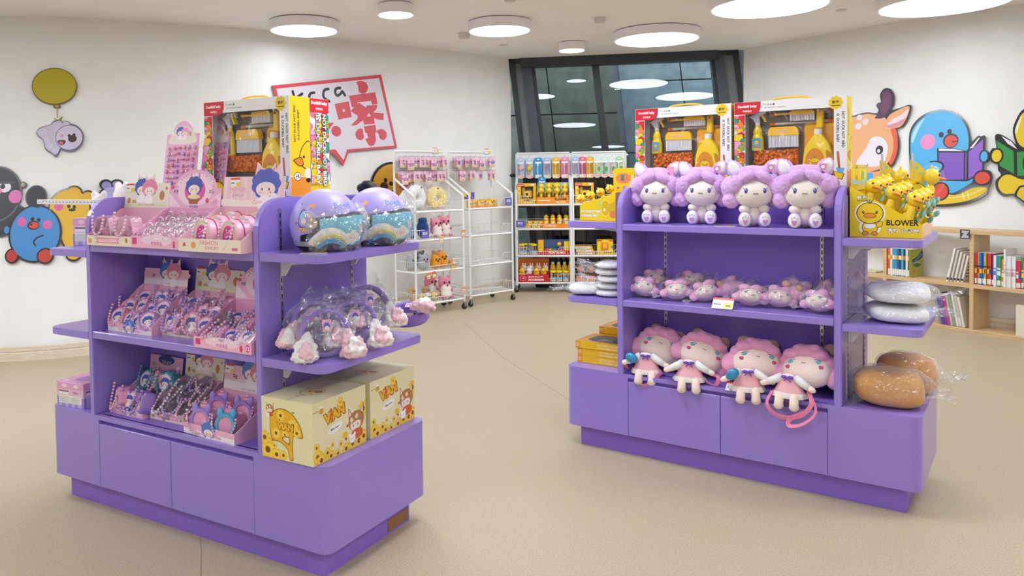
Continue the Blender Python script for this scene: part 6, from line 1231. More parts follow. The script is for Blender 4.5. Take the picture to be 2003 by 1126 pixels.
def cutout(name, label, cat, o, t, w_, bc, base, items):
    o, t, w_ = V(o), V(t).normalized(), V(w_).normalized(); y = w_.cross(t)
    m = M((t, y, w_)).transposed().to_4x4(); m.translation = o - y * (.05 if name == 'lilac_bear_cutout' else .014)
    th = thing(name, label, cat); th.matrix_world = m
    def pts(it):
        if it[0] == 'e': return ellp(it[1], it[2], it[3], it[4], 28)
        return spl(it[1], 4) if it[0] == 'p' else it[1]
    b = MB()
    for i, it in enumerate(base): b.prism(pts(it), -.012 + .0006 * i, .01, mat(bc, .3, 'gloss'), mat('#8a8684', .6))
    b.build('board', th)
    p = Pr(.0004)
    for it in items:
        if it[0] == 'l': p.line(spl(it[1], 4, False), it[2], it[3])
        else: p.poly(pts(it), it[-1])
    pb = p.build('painted_face', th, (0, -.0145, 0))
    for m_ in list(pb.data.materials): pass
for c in CUTS: cutout(*c)
# ------------------------------------------------------------------ white wire racks on castors
RW = mat('#efeeea', .35); RWW = mat('#e9e8e4', .35); BLKR = mat('#1c1c1e', .4); ZS = (1.12, .81, .465, .12); RWID, RDEP = .69, .36
RACK = {'R1': (-.43, 8.3, R(41)), 'R2': (.165, 8.9, R(41)), 'R3': (.78, 9.95, R(-7)), 'R4': (1.495, 9.86, R(-7))}
def ra(k, x, y, z):
    a, b, t = RACK[k]; return V((a + x * math.cos(t) - y * math.sin(t), b + x * math.sin(t) + y * math.cos(t), z))
def rack(k, label, pz=1.545, hooks=()):
    t = thing('wire_rack', label, 'rack', (RACK[k][0], RACK[k][1], 0), RACK[k][2], 'white wire racks on castors'); W_, D_ = RWID, RDEP; q = .012
    def bar(name, p0, p1, par=t, r=q, m=RW): b = MB(); b.tube([p0, p1], r * 1.3, m, 4); return b.build(name, par)
    for x in (0, W_):
        bar('post', (x, 0, .09), (x, 0, 1.29)); bar('post', (x, D_, .09), (x, D_, 1.785)); bar('slanted_bar', (x, 0, 1.285), (x, D_, 1.487))
        for y in (0, D_):
            c = thing('castor', None, None, (x, y, 0)); c.parent = t
            b = MB(); b.cyl((0, 0, .07), (0, 0, .095), .012, mat('#b8b8ba', .3, 'metal')); b.prism([(-.018, .03), (.012, .03), (.018, .075), (-.014, .075)], -.016, -.012, mat('#9a9a9c', .3, 'metal')); b.prism([(-.018, .03), (.012, .03), (.018, .075), (-.014, .075)], .012, .016, mat('#9a9a9c', .3, 'metal')); b.build('fork', c)
            b = MB(); b.cyl((-.004, -.011, .032), (-.004, .011, .032), .032, BLKR, n=18); b.build('wheel', c)
    bar('top_bar', (0, D_, 1.785), (W_, D_, 1.785))
    b = MB(); b.box(.012, D_ - .004, pz, W_ - .012, D_ + .002, 1.775, RWW)
    n = 0
    for i in range(22):
        for z in (1.76, pz + .1, pz + .115): b.box(.03 + i * .029, D_ - .0046, z, .036 + i * .029, D_ - .0038, z + .006, mat('#8a8a88', .7))
    b.build('pegboard', t)
    for z in ZS:
        s = MB()
        for p0, p1 in (((0, 0, z), (W_, 0, z)), ((0, D_, z), (W_, D_, z)), ((0, 0, z), (0, D_, z)), ((W_, 0, z), (W_, D_, z))): s.tube([p0, p1], q, RW, 4)
        o = s.build('shelf_frame', t); b = MB(); r = .0021
        for i in range(1, 12): b.tube([(W_ * i / 12, 0, z + .006), (W_ * i / 12, D_, z + .006)], r, RWW, 3)
        for j in range(1, 5): b.tube([(0, D_ * j / 5, z + .008), (W_, D_ * j / 5, z + .008)], r, RWW, 3)
        H = .115; L = .06
        front = [(.01, H), (W_ * .2, H), (W_ * .25, L), (W_ * .75, L), (W_ * .8, H), (W_ - .01, H)]
        b.tube([(x, .012, z + h) for x, h in front], r * 1.5, RWW, 4); b.tube([(.01, .012, z + H), (.01, D_ - .01, z + H), (W_ - .01, D_ - .01, z + H), (W_ - .01, .012, z + H)], r * 1.5, RWW, 4)
        for i in range(25):
            x = .012 + (W_ - .024) * i / 24; h = H if x < W_ * .2 or x > W_ * .8 else L
            b.tube([(x, .012, z + .005), (x, .012, z + h)], r, RWW, 3); b.tube([(x, D_ - .01, z + .005), (x, D_ - .01, z + H)], r, RWW, 3)
        for i in range(1, 11):
            for x in (.01, W_ - .01): b.tube([(x, D_ * i / 11, z + .005), (x, D_ * i / 11, z + H)], r, RWW, 3)
        tag(b.build('basket_wires', o), kind='stuff')
    for x, z in hooks:
        b = MB(); b.tube([(x, D_, z), (x, D_ - .13, z), (x, D_ - .15, z + .012)], .0022, mat('#b4b4b6', .3, 'metal'), 4); b.build('hook', t)
    return t
HK = [.06 + i * .082 for i in range(8)]
rack('R1', 'white wire rack farthest left, plush neck pillows on its upper shelf', hooks=[(x, z) for x in HK for z in (1.73, 1.57)])
rack('R2', 'nearly empty white wire rack in the corner with baskets bare below', hooks=[(x, z) for x in HK for z in (1.73, 1.57)])
rack('R3', 'white wire rack before the window holding duck toys and accordions', 1.47, [(.055 + i * .115, 1.74) for i in range(6)])
rack('R4', 'white wire rack half hidden by the right purple unit', 1.47, [(.04 + i * .095, 1.74) for i in range(7)])
# hair cards hanging from the hooks
_hc = []
def hair_card(k, x, z, depth, style, label, group):
    w, h = .08, .115
    if len(_hc) < 4:
        i = len(_hc); t = thing('hair_card', label, 'hair card', (0, 0, 0), 0, group)
        b = MB(); b.box(-w / 2, -.002, -h, w / 2, .002, 0, mat('#efc2d2', .4)); c = b.build('card', t)
        p = Pr(.0004); p.rect(-w / 2, -h, w / 2, -h * .8, '#e2c39a'); p.rect(-w / 2, -h * .5, w / 2, -h * .35, ['#d8709c', '#eeb8cc', '#e48aae', '#cf6a9a'][i]); p.rect(-.012, -.012, .012, -.008, '#6a5a62')
        if i in (0, 3): p.ell(.008, -h * .58, .024, .022, '#5a4ab0'); p.ell(.008, -h * .66, .017, .013, '#fbe6de')
        elif i == 1: p.line([(-.02, -h * .3), (.0, -h * .35), (.02, -h * .3)], .006, '#b03a6a'); p.ell(.015, -h * .65, .014, .014, '#8a3a5a')
        else: p.ell(.01, -h * .55, .022, .024, '#4a5ad0'); p.ell(.018, -h * .55, .017, .02, '#f0d4e0'); p.rect(-.03, -h * .7, -.015, -h * .3, '#c84a7a')
        p.build('card_print', t, (0, -.0025, 0)); b = MB(); b.ell((0, -.01, -h * .55), (.03, .009, .04), FILM, 10, 6); b.ell((.004, -.008, -h * .5), (.013, .006, .02), mat(['#6a52b4', '#b04a7a', '#4c5cc0', '#c86a98'][i], .4), 8, 6); b.build('blister', t, fix=False)
        _hc.append(t); o = t
    else: o = dup(_hc[style % 4], label=label, group=group)
    o.location = ra(k, x, RDEP - .02 - depth, z - .008); o.rotation_euler = (0, 0, RACK[k][2] + R(rnd.uniform(-12, 12))); return o
for k, nm in (('R1', 'left rack'), ('R2', 'corner rack')):
    for row, z in enumerate((1.73, 1.57)):
        for i, x in enumerate(HK):
            n = (2 + (i * 7 + row) % 2) if k == 'R1' else ([3, 1, 2, 3, 1, 2, 0, 2] if row == 0 else [0, 2, 0, 2, 0, 1, 0, 2])[i]
            for d in range(n): hair_card(k, x, z - (.03 if (i + row) % 4 == 1 and d == n - 1 else 0), .03 + .035 * d, i + d + row, 'pink hair card, %s hook, %s row, %s, %s' % (ORD[i], ['upper', 'lower'][row], nm, ['innermost', 'next', 'outermost'][d]), 'hair cards on the white racks')
    t = thing('price_card', 'red and yellow price card clipped to the top bar of the %s' % nm, 'price tag', ra(k, .54 if k == 'R1' else .57, RDEP - .02, 1.775), RACK[k][2], 'price cards on the racks')
    b = MB(); b.box(0, -.001, 0, .09, .001, .06, WHP); b.build('card', t); p = Pr(.0004); p.rect(0, .048, .07, .058, '#e8663c'); p.rect(.055, .002, .09, .036, '#f5d321'); p.rect(.008, .018, .045, .024, '#6a6864'); p.build('print', t, (0, -.0012, 0))
# toothbrush packs on the window racks
def brush_pack(k, x, col, inner, label, sh=0):
    t = thing('toothbrush_pack', label, 'toothbrush pack', ra(k, x, RDEP - .05, 1.455), RACK[k][2], 'hanging toothbrush packs'); w, h = .098, .275
    o = rrect(-w / 2, 0, w / 2, h, .045 if sh else .022, 6)
    b = MB(); b.prism(o, 0, .004, mat(col, .4)); b.prism(o, .03, .034, mat(col, .4)); b.build('card', t)
    p = Pr(.0004); p.poly(rrect(-.015, h - .03, .015, h - .018, .005, 3), '#fafafa'); p.rect(-w * .42, .01, w * .42, .05, '#f2efe4' if not sh else '#f4c9c4', .01); p.ell(.025, .03, .012, .012, '#f0b24a'); p.rect(-.04, h * .72, .04, h * .8, '#fbf6f0', .008)
    if sh == 2: p.ell(.022, h * .42, .02, .035, '#5aa84a'); p.ell(.022, h * .58, .015, .015, '#f2b4ac')
    p.build('card_print', t); b = MB(); b.cyl((-.008, -.01, .045), (-.008, -.01, h * .62), .007, mat(inner, .3), .005); b.ell((-.008, -.012, h * .66), (.012, .009, .018), mat(inner, .3), 10, 8)
    if sh == 1: b.ell((.0, -.015, h * .5), (.032, .016, .034), mat(inner, .3), 12, 8); b.ell((.03, -.02, h * .47), (.014, .008, .008), ORG, 8, 6)
    b.build('toothbrush', t); b = MB(); b.slab(rrect(-w * .42, .02, w * .42, h * .8, .03, 4), [(1, 0), (.97, -.018), (.9, -.024)], FILMT); b.build('blister', t, fix=False); return t
for i, (c, n, sh, lb) in enumerate((('#b9d3ea', '#efa4b8', 1, 'pale blue pack with pink bird brush, first from left'), ('#b9d3ea', '#f3c21e', 1, 'pale blue pack with yellow duck brush, second from left'), ('#2f9bdc', '#e8f2f8', 0, 'bright blue toothbrush pack, third from left'), ('#a9c8ea', '#ee8a5a', 0, 'light blue toothbrush pack with orange brush'), ('#f2bb3a', '#f5d04a', 0, 'yellow toothbrush pack on the left window rack'), ('#ee8aa8', '#f7c8d4', 0, 'pink toothbrush pack at right end of left window rack'))): brush_pack('R3', .055 + i * .115, c, n, lb, sh)
for i, (c, n, sh, lb) in enumerate((('#a9c0e4', '#ee8a5a', 0, 'light blue toothbrush pack, first on the half hidden rack'), ('#e0688c', '#f7c8d4', 0, 'deep pink toothbrush pack on the half hidden rack'), ('#f2b02a', '#f5d04a', 0, 'yellow toothbrush pack on the half hidden rack'), ('#cfe6dc', '#f3d21e', 2, 'pale green pack with yellow brush'), ('#cfe6dc', '#4a9a4a', 2, 'pale green pack with dark green brush'), ('#cfe6dc', '#ee9ab0', 2, 'pale green pack with pink brush'), ('#a9d29a', '#f2f2ee', 2, 'rounded green pack next to the cleaning set box'))): brush_pack('R4', .045 + i * .094, c, n, lb, sh)
dup([o for o in COL.objects if o.name == 'toothbrush_pack.002'][0], ra('R3', .33, RDEP - .07, 1.2) + V((0, 0, 0)), None, 'blue toothbrush pack hanging below the others, under the bright one')

# plush on the left rack
def plush(name, label, k, x, y, z, parts, rz=0, cat='plush toy', grp='plush toys on the left rack', bag=None):
    t = thing(name, label, cat, ra(k, x, y, z), RACK[k][2] + rz, grp)
    for nm, mt, es in parts: blob(es, nm, mt, t, .009, 2) if len(es) > 1 else None
    for nm, mt, es in parts:
        if len(es) == 1: b = MB(); b.ell(es[0][0], es[0][1], mt, 12, 8); b.build(nm, t)
    if bag: b = MB(); crumple(b, bag[0], bag[1], bag[2], .15, 12, nu=16, nv=10); b.build('film_bag', t, fix=False)
    return t
PW = mat('#f0efec', .95, 'plush'); PY = mat('#f3da86', .95, 'plush'); NV = mat('#27447e', .95, 'plush'); NV2 = mat('#3d5f98', .95, 'plush'); PKP = mat('#ef8fa4', .95, 'plush'); PIV = mat('#f3ece0', .95, 'plush'); GRY = mat('#a9adb4', .95, 'plush'); GRD = mat('#6a6a70', .95, 'plush'); ORP = mat('#ee9f2c', .95, 'plush'); BKK = mat('#2a2226', .5); RED = mat('#c22c3c', .5); BNP = mat('#dba05c', .95, 'plush'); MAG = mat('#e06a90', .9, 'plush')
def ring(cx, cz, r, a, y=0):
    return [((cx + r * math.cos(R(t)), y, cz + r * 1.0 * math.sin(R(t))), (a, a * .95, a)) for t in range(-60, 241, 25)]
zz = [z + .012 for z in ZS]
plush('neck_pillow', 'white neck pillow in film at the left of the upper rack shelf', 'R1', .13, .2, zz[0], [('pillow', PW, ring(.05, .14, .085, .062)), ('eye', BKK, [((.09, -.05, .25), (.01, .006, .012))])], .2, 'neck pillow', bag=((.05, 0, .14), (.18, .1, .16), 3))
plush('neck_pillow', 'white rolled neck pillow partly behind the slanted rack bar', 'R1', .06, .27, zz[0], [('pillow', PW, [((0, 0, .1), (.075, .07, .1)), ((.02, 0, .17), (.05, .05, .06))])], 0, 'neck pillow')
plush('neck_pillow', 'yellow neck pillow at the right of the upper rack shelf', 'R1', .46, .2, zz[0], [('pillow', PY, ring(.0, .125, .08, .055)), ('eye', BKK, [((.0, -.05, .235), (.01, .006, .01))])], -.2, 'neck pillow', bag=((0, 0, .12), (.16, .09, .15), 4))
plush('blue_cushion', 'navy plush cushion with frilled top on the second rack shelf', 'R1', .26, .2, zz[1], [('cushion', NV, [((0, 0, .1), (.075, .07, .1)), ((.0, 0, .19), (.06, .05, .04)), ((-.04, 0, .205), (.02, .02, .02)), ((.04, 0, .21), (.02, .02, .02))])], 0)
plush('blue_cushion', 'lighter blue plush in film left of the navy one', 'R1', .11, .2, zz[1], [('cushion', NV2, [((0, 0, .1), (.06, .06, .1)), ((-.02, 0, .17), (.04, .04, .05))])], 0)
def hamster(label, x, y, z, s=1, rz=0):
    t = plush('pink_hamster_plush', label, 'R1', x, y, z, [('hood', PKP, [((0, .01, .16), (.07, .06, .055)), ((-.05, .01, .21), (.022, .018, .025)), ((.05, .01, .21), (.022, .018, .025)), ((0, .03, .1), (.06, .04, .08))]), ('belly', PIV, [((0, -.025, .085), (.06, .05, .075)), ((0, -.03, .05), (.065, .05, .05))]), ('eye', BKK, [((-.028, -.05, .168), (.011, .006, .013))]), ('eye', BKK, [((.028, -.05, .168), (.011, .006, .013))]), ('mouth', RED, [((0, -.062, .14), (.012, .006, .014))]), ('paw', MAG, [((-.045, -.06, .02), (.022, .02, .018))]), ('paw', MAG, [((.045, -.06, .02), (.022, .02, .018))]), ('paw', MAG, [((.05, -.06, .09), (.014, .012, .014))])], rz); t.scale = (s,) * 3; return t
hamster('pink hooded white bellied plush on the second rack shelf, left', .42, .16, zz[1], .95, -.1); hamster('pink hooded white bellied plush with tag, second rack shelf, right', .56, .18, zz[1], 1.05, -.3)
hamster('big eyed pink plush on the bottom rack shelf, front', .5, .12, zz[3], 1.1, -.2); hamster('pink plush behind the big eyed one, bottom rack shelf', .42, .27, zz[3], 1.1, .1)
def seal(label, x, y, z, m, s, rz, bag=False):
    t = plush('round_plush', label, 'R1', x, y, z, [('body', m, [((0, 0, .08), (.065, .055, .085)), ((0, 0, .05), (.07, .06, .05)), ((-.045, 0, .155), (.018, .014, .02)) if m is not ORP else ((0, 0, .12), (.05, .045, .05)), ((.045, 0, .155), (.018, .014, .02)) if m is not ORP else ((0, 0, .1), (.05, .045, .05))]), ('eye', BKK, [((-.022, -.05, .115), (.009, .006, .012))]), ('eye', BKK, [((.022, -.05, .115), (.009, .006, .012))]), ('mouth', RED if m is not ORP else BKK, [((0, -.056, .095), (.013, .006, .012))])], rz, bag=((0, 0, .08), (.08, .075, .1), 5) if bag else None); t.scale = (s,) * 3; return t
seal('light grey eared plush in film at the left of the third rack shelf', .09, .2, zz[2], GRY, 1.0, .2, True); seal('grey open mouthed plush on the third rack shelf', .2, .12, zz[2], GRY, 1.05, -.1); seal('dark grey plush peeking behind the light grey ones', .27, .27, zz[2] + .02, GRD, 1.05, 0)
seal('orange egg shaped plush, left one, third rack shelf', .36, .11, zz[2], ORP, .95, 0); seal('orange egg shaped plush, right one, third rack shelf', .49, .15, zz[2], ORP, 1.1, -.1); seal('orange plush in film at the back of the third rack shelf', .52, .28, zz[2], BNP, 1.1, 0, True)
plush('bagged_bun', 'brown bun shaped plush in film at the right of third rack shelf', 'R1', .62, .12, zz[2], [('body', BNP, [((0, 0, .045), (.06, .055, .045)), ((.01, 0, .05), (.05, .05, .04))]), ('face', PIV, [((0, -.048, .05), (.025, .01, .02))])], 0, bag=((0, 0, .05), (.08, .07, .06), 7))
for i, (x, y, dz, m) in enumerate(((.06, .12, 0, BNP), (.15, .1, 0, PY), (.25, .12, 0, PIV), (.33, .1, 0, PY), (.4, .14, 0, BNP), (.12, .24, .06, BNP), (.32, .24, .05, BNP))):
    plush('bagged_bun', 'small bagged bun plush on the bottom rack shelf, %s from left%s' % (ORD[i % 5], ' in the row' if i < 5 else ', heaped behind'), 'R1', x, y, zz[3] + dz, [('body', m, [((0, 0, .045), (.045, .04, .045)), ((.02, 0, .055), (.03, .03, .03)), ((-.02, 0, .055), (.03, .03, .03))]), ('eye', BKK, [((-.01, -.042, .05), (.008, .005, .008))]), ('eye', BKK, [((.014, -.042, .05), (.008, .005, .008))])], 0, grp='bagged bun plush', bag=((0, 0, .05), (.058, .055, .058), i))
def sign(k, x, y, z, label):
    t = thing('purple_sign', label, 'sign', ra(k, x, y, z), RACK[k][2], 'purple lettered rack signs'); b = MB(); b.box(0, 0, 0, .105, .003, .085, mat('#5d54b0', .4)); b.build('plate', t)
    p = Pr(.0004); p.text('漫迷', .05, .05, .034, '#f2f0fa', 0, .01); p.rect(.015, .016, .09, .019, '#c9c6e6'); p.build('lettering', t)
sign('R1', .07, -.016, ZS[1] + .03, 'purple sign with two white characters on the plush rack'); sign('R2', .565, -.016, ZS[0] + .03, 'purple sign with two white characters at right of the corner rack'); sign('R3', .0, -.016, ZS[1] + .03, 'purple sign with two white characters on the accordion rack')
def hang_tag(k, x, y, z, col, label, rz=0):
    t = thing('paper_tag', label, 'paper tag', ra(k, x, y, z), RACK[k][2] + rz, 'paper tags of the plush'); b = MB(); b.prism(rrect(-.03, -.06, .03, .02, .02, 4), -.001, .001, mat(col, .4)); b.build('card', t); p = Pr(.0004); p.rect(-.02, -.045, .02, -.012, '#f4f2ee'); p.rect(-.014, -.036, .014, -.03, '#4a4844'); p.build('print', t, (0, -.0012, 0))
for a in (('R1', .35, -.02, ZS[1] + .02, '#e8c07a', 'cream paper tag hanging at the second rack shelf edge'), ('R1', .51, -.02, ZS[2] + .03, '#eab25a', 'orange paper tag hanging at the third rack shelf edge'), ('R1', .16, -.02, ZS[2] - .02, '#ee8a3a', 'orange paper tag left, under the third rack shelf'), ('R1', .24, -.015, ZS[2] - .015, '#d9763a', 'brown paper tag right, under the third rack shelf'), ('R1', .67, -.02, ZS[1] + .07, '#ee9a5a', 'orange tag sticking out beside the pink hooded plush'), ('R1', .665, -.02, ZS[3] + .12, '#e8b08a', 'pale tag sticking out beside the bottom pink plush')): hang_tag(*a)
# small yellow boxes and purple notices on the corner rack
for i in range(10):
    t = thing('small_yellow_box', 'small yellow toy box, %s from left on the corner rack' % ORD[i], 'toy box', ra('R2', .05 + i * .046, .06 + .01 * (i % 3), zz[0]), RACK['R2'][2] + R(4 * (i % 3 - 1)), 'row of small yellow boxes'); b = MB(); h = .085 + .006 * (i % 3); b.box(0, 0, 0, .042, .05, h, mat(['#f3c21e', '#f0b02a'][i % 2], .4), .001); b.build('box', t)
    p = Pr(.0004); p.rect(.004, .004, .038, .02, '#e88a2a'); p.ell(.021, h * .55, .012, .016, ['#7a4a1e', '#3aa0a8', '#8a3a2e', '#f7e06a'][i % 4]); p.ell(.021, h * .75, .008, .006, '#fbeecb'); p.build('print', t)
for x, lb in ((-.01, 'left'), (.06, 'right')):
    t = thing('purple_notice', 'purple notice with yellow corner over the small boxes, %s one' % lb, 'sign', ra('R2', x + .02, .1, zz[0] + .1), RACK['R2'][2]); b = MB(); b.box(0, 0, 0, .09, .003, .08, mat('#5a4a9c', .4)); b.build('plate', t); p = Pr(.0004); p.rect(0, .03, .035, .08, '#f5d321'); p.rect(.04, .02, .08, .024, '#cfc8e8'); p.build('print', t); b = MB(); b.cyl((.045, .002, -.1), (.045, .002, 0), .002, WHP, n=6); b.build('stem', t)
# duck goods on the window racks
YD = mat('#fbd628', .3, 'gloss'); OBILL = mat('#f0913a', .4); BLUF = mat('#8fd0dc', .35)
def duck_fan(label, loc, rz, blades=True, fanside=1, tilt=0, grp='duck fans', sc=1):
    t = thing('duck_fan', label, 'toy fan', loc, rz, grp)
    b = MB(); b.lathe([(.014, 0), (.018, .004), (.016, .05), (.014, .075)], YD, 12, smooth=True); b.build('handle', t)
    b = MB(); b.ell((0, 0, .105), (.033, .03, .03), YD, 14, 10); b.ell((0, 0, .138), (.006, .005, .008), YD, 6, 5); b.ell((.006, 0, .135), (.005, .005, .007), YD, 6, 5); h = b.build('head', t)
    b = MB(); b.ell((0, -.03, .098), (.018, .012, .006), OBILL, 10, 6); b.build('bill', h)
    b = MB()
    for sx in (-1, 1): b.ell((sx * .016, -.0255, .112), (.0035, .003, .005), BKK, 7, 5)
    b.build('eyes', h)
    if blades:
        f = MB(); c = V((fanside * .036, -.012, .085)); f.ell(c, (.009, .009, .009), YD, 8, 6)
        for i in range(3):
            a = R(120 * i + 30); f.ell(c + V((.004 * fanside, .019 * math.cos(a), .019 * math.sin(a))), (.0025, .016, .016), BLUF, 10, 6)
        f.build('fan_blades', t)
    t.scale = (sc,) * 3; return t
def dd(src, loc, rz, label): return dup(src, loc, rz, label)
def toy_tray(k, x, y, z, w, d, lip, back, col, label, txt, hh=.0, hcol=None):
    t = thing('counter_tray', label, 'display tray', ra(k, x, y, z), RACK[k][2]); m = mat(col, .4); b = MB(); th = .003
    b.box(0, 0, 0, w, d, th, m); b.box(0, 0, th, w, th, lip, m); b.box(0, d - th, th, w, d, back + hh, mat(hcol or col, .4))
    for xx in (0, w - th): b.prism([(0, th), (d, th), (d, back), (th, lip)], xx, xx + th, m, plane='yz')
    b.build('tray', t); p = Pr(.0004); txt(p, w, lip); p.build('lip_print', t); return t
def cam_box(k, x, label):
    w, h, d = .235, .265, .12; t = thing('toy_camera_box', label, 'toy box', ra(k, x, .03, zz[0]), RACK[k][2], 'boxed yellow toy cameras'); m = mat('#f0b61e', .4); b = MB(); x0, x1, z0, z1 = .045, .2, .07, .225; th = .003
    for r in ((0, 0, x0, h), (x1, 0, w, h), (x0, z1, x1, h), (x0, 0, x1, z0)): b.box(r[0], 0, r[1], r[2], th, r[3], m)
    b.box(0, th, 0, th, d, h, m); b.box(w - th, th, 0, w, d, h, mat('#f5cd1e', .4)); b.box(0, th, h - th, w, d, h, m); b.box(0, d - th, 0, w, d, h, mat('#6a5a3a', .5)); b.build('carton', t)
    b = MB(); b.box(.055, .03, .08, .19, .08, .17, mat('#eab030', .35), .012); b.ell((.075, .055, .19), (.026, .02, .028), mat('#eab030', .35), 10, 8); c = b.build('camera', t); b = MB(); b.cyl((.12, .03, .125), (.12, .012, .125), .034, YD, n=18); b.cyl((.12, .012, .125), (.12, .01, .125), .018, BKK, n=14); b.build('lens', c)
    p = Pr(.0004); p.rect(.002, h - .04, .09, h - .008, '#d4303c', .006); p.text('Duckbill baby', .046, h - .024, .012, '#ffffff', 0, .03, w=.07); p.text('CAMERA', .14, .048, .02, '#4a2a1a', 0, .05, w=.12); p.text('萌趣泡泡相机', .14, .022, .015, '#fff6d8', 0, .03, w=.11); duck(p, .025, .035, .022)
    for z in (.2, .14): p.ell(.022, z, .016, .018, '#f5d84a')
    p.poly(star(.022, .1, .014), '#f5e07a'); p.ell(.19, h - .02, .025, .012, '#dfe6e2'); p.build('front_print', t); b = MB(); b.add([(x0, .004, z0), (x1, .004, z0), (x1, .004, z1), (x0, .004, z1)], [(0, 1, 2, 3)], FILMT); b.build('window_film', t, fix=False)
cam_box('R3', .02, 'yellow boxed toy camera at the left of the accordion rack, upper shelf'); cam_box('R4', .03, 'yellow boxed toy camera on the half hidden rack')
def tx_blower(p, w, l):
    p.rect(0, 0, w, l, '#f0951f'); p.text('Duckbill baby', w * .24, l * .5, l * .3, '#fdf3d8', 0, .03); p.text('BLOWER', w * .74, l * .68, l * .36, '#4a2a12', 0, .05); p.text('清新小风扇', w * .74, l * .27, l * .28, '#fbeecb', 0, .03)
toy_tray('R3', .26, .01, zz[0], .42, .2, .085, .14, '#f09a22', 'orange counter tray lettered BLOWER full of duck fans', tx_blower)
df = None
for r in range(2):
    for i in range(4):
        lb = 'yellow duck fan, %s from left in the %s row of the orange tray' % (ORD[i], ['front', 'back'][r]); loc = ra('R3', .32 + i * .1, .06 + r * .08, zz[0] + .035 + r * .055)
        df = duck_fan(lb, loc, RACK['R3'][2], True, -1, sc=1.25) if df is None else df
        if r or i: dd(df, loc, RACK['R3'][2], lb)
t = thing('jungle_header', 'blue and yellow jungle print header card behind the duck fans', 'card', ra('R3', .27, .24, zz[0] + .13), RACK['R3'][2]); b = MB(); b.box(0, 0, -.13, .41, .004, .14, mat('#5aa8dc', .4)); b.build('card', t); p = Pr(.0004); p.rect(.1, .04, .3, .14, '#f2c42a'); p.ell(.17, .08, .05, .035, '#8a4a20'); p.ell(.17, .08, .035, .025, '#e87a3a'); p.line([(.25, .05), (.27, .1), (.24, .14)], .008, '#7a4a1e'); p.rect(.3, .03, .41, .14, '#9ac8ec'); p.ell(.36, .06, .03, .04, '#f2c42a'); p.build('print', t)
# second shelf
for i in range(3):
    t = thing('flat_yellow_pack', 'flat yellow pack lying on the second accordion rack shelf, %s from bottom' % ORD[i], 'toy box', ra('R3', .12 + .012 * i, .05, zz[1] + i * .03), RACK['R3'][2], 'flat yellow packs'); b = MB(); b.box(0, 0, 0, .2, .2, .028, mat('#f3b42a', .4), .001); b.build('box', t); p = Pr(.0004); p.rect(.02, .004, .18, .024, '#f5d04a'); p.ell(.07, .014, .015, .009, '#8a4a1e'); p.ell(.14, .014, .012, .009, '#3a9aa8'); p.build('print', t)
def tx_y(p, w, l): p.rect(0, 0, w, l, '#f08a1e'); p.text('Duckbill baby', w * .3, l * .5, l * .45, '#fdf3d8', 0, .03)
toy_tray('R3', .33, .01, zz[1], .35, .18, .06, .1, '#f3a41e', 'orange counter tray of duck water cups on the second rack shelf', tx_y)
dq = None
for r in range(2):
    for i in range(4):
        lb = 'orange duck cup, %s from left in the %s row of the second shelf tray' % (ORD[i], ['front', 'back'][r]); loc = ra('R3', .38 + i * .085, .05 + r * .08, zz[1] + .01 + r * .03)
        if dq is None:
            dq = thing('duck_cup', lb, 'toy cup', loc, RACK['R3'][2], 'orange duck cups'); b = MB(); b.lathe([(.025, 0), (.034, .01), (.036, .06), (.028, .085)], mat('#f4b43a', .3, 'gloss'), 14); bd = b.build('cup', dq); p = Pr(.0004); p.poly(rrect(-.02, .015, .02, .06, .012, 3), '#fbe9b8'); p.line([(-.02, .037), (.02, .037)], .003, '#e88a2a'); p.build('print', bd, (0, -.0365, 0)); b = MB(); b.ell((0, 0, .1), (.03, .028, .024), YD, 12, 8); b.ell((0, -.028, .096), (.016, .01, .006), OBILL, 8, 6); b.ell((0, 0, .125), (.008, .008, .008), OBILL, 6, 5); b.build('duck_lid', dq)
        else: dd(dq, loc, RACK['R3'][2], lb)
# third shelf: lidded jars of pens, xylophone box
def jar(label, k, x, y, z, src=None):
    if src: return dup(src, ra(k, x, y, z), RACK[k][2], label)
    t = thing('pen_jar', label, 'jar', ra(k, x, y, z), RACK[k][2], 'yellow lidded clear jars'); b = MB(); b.lathe([(.034, 0), (.036, .004), (.036, .12)], FILMT, 16); b.build('jar', t, fix=False)
    b = MB(); b.lathe([(.039, .12), (.04, .124), (.04, .138), (.036, .141)], mat('#f0e01e', .35), 18); b.build('lid', t); b = MB()
    for i in range(9): a = R(40 * i); b.cyl((.02 * math.cos(a), .02 * math.sin(a), .005), (.026 * math.cos(a + .3), .026 * math.sin(a + .3), .115), .0045, mat(['#f2f0ee', '#d8b0a0', '#5a3a6a', '#e8862a', '#f2f0ee'][i % 5], .4), n=6)
    tag(b.build('pens', t), kind='stuff'); b = MB(); b.lathe([(.0368, .006), (.0368, .055)], mat('#8fc0e0', .4), 18); lb_ = b.build('label', t); b = MB(); b.lathe([(.0371, .006), (.0371, .028)], mat('#f0d8b8', .4), 18); b.build('label_band', lb_); return t
j0 = jar('yellow lidded pen jar, leftmost on the third accordion rack shelf', 'R3', .06, .06, zz[2])
for x, y, lb in ((.1, .15, 'yellow lidded pen jar second, set back, third rack shelf'), (.19, .14, 'dark filled yellow lidded jar, third rack shelf'), (.22, .06, 'yellow lidded pen jar right, beside the xylophone box')): jar(lb, 'R3', x, y, zz[2], j0)
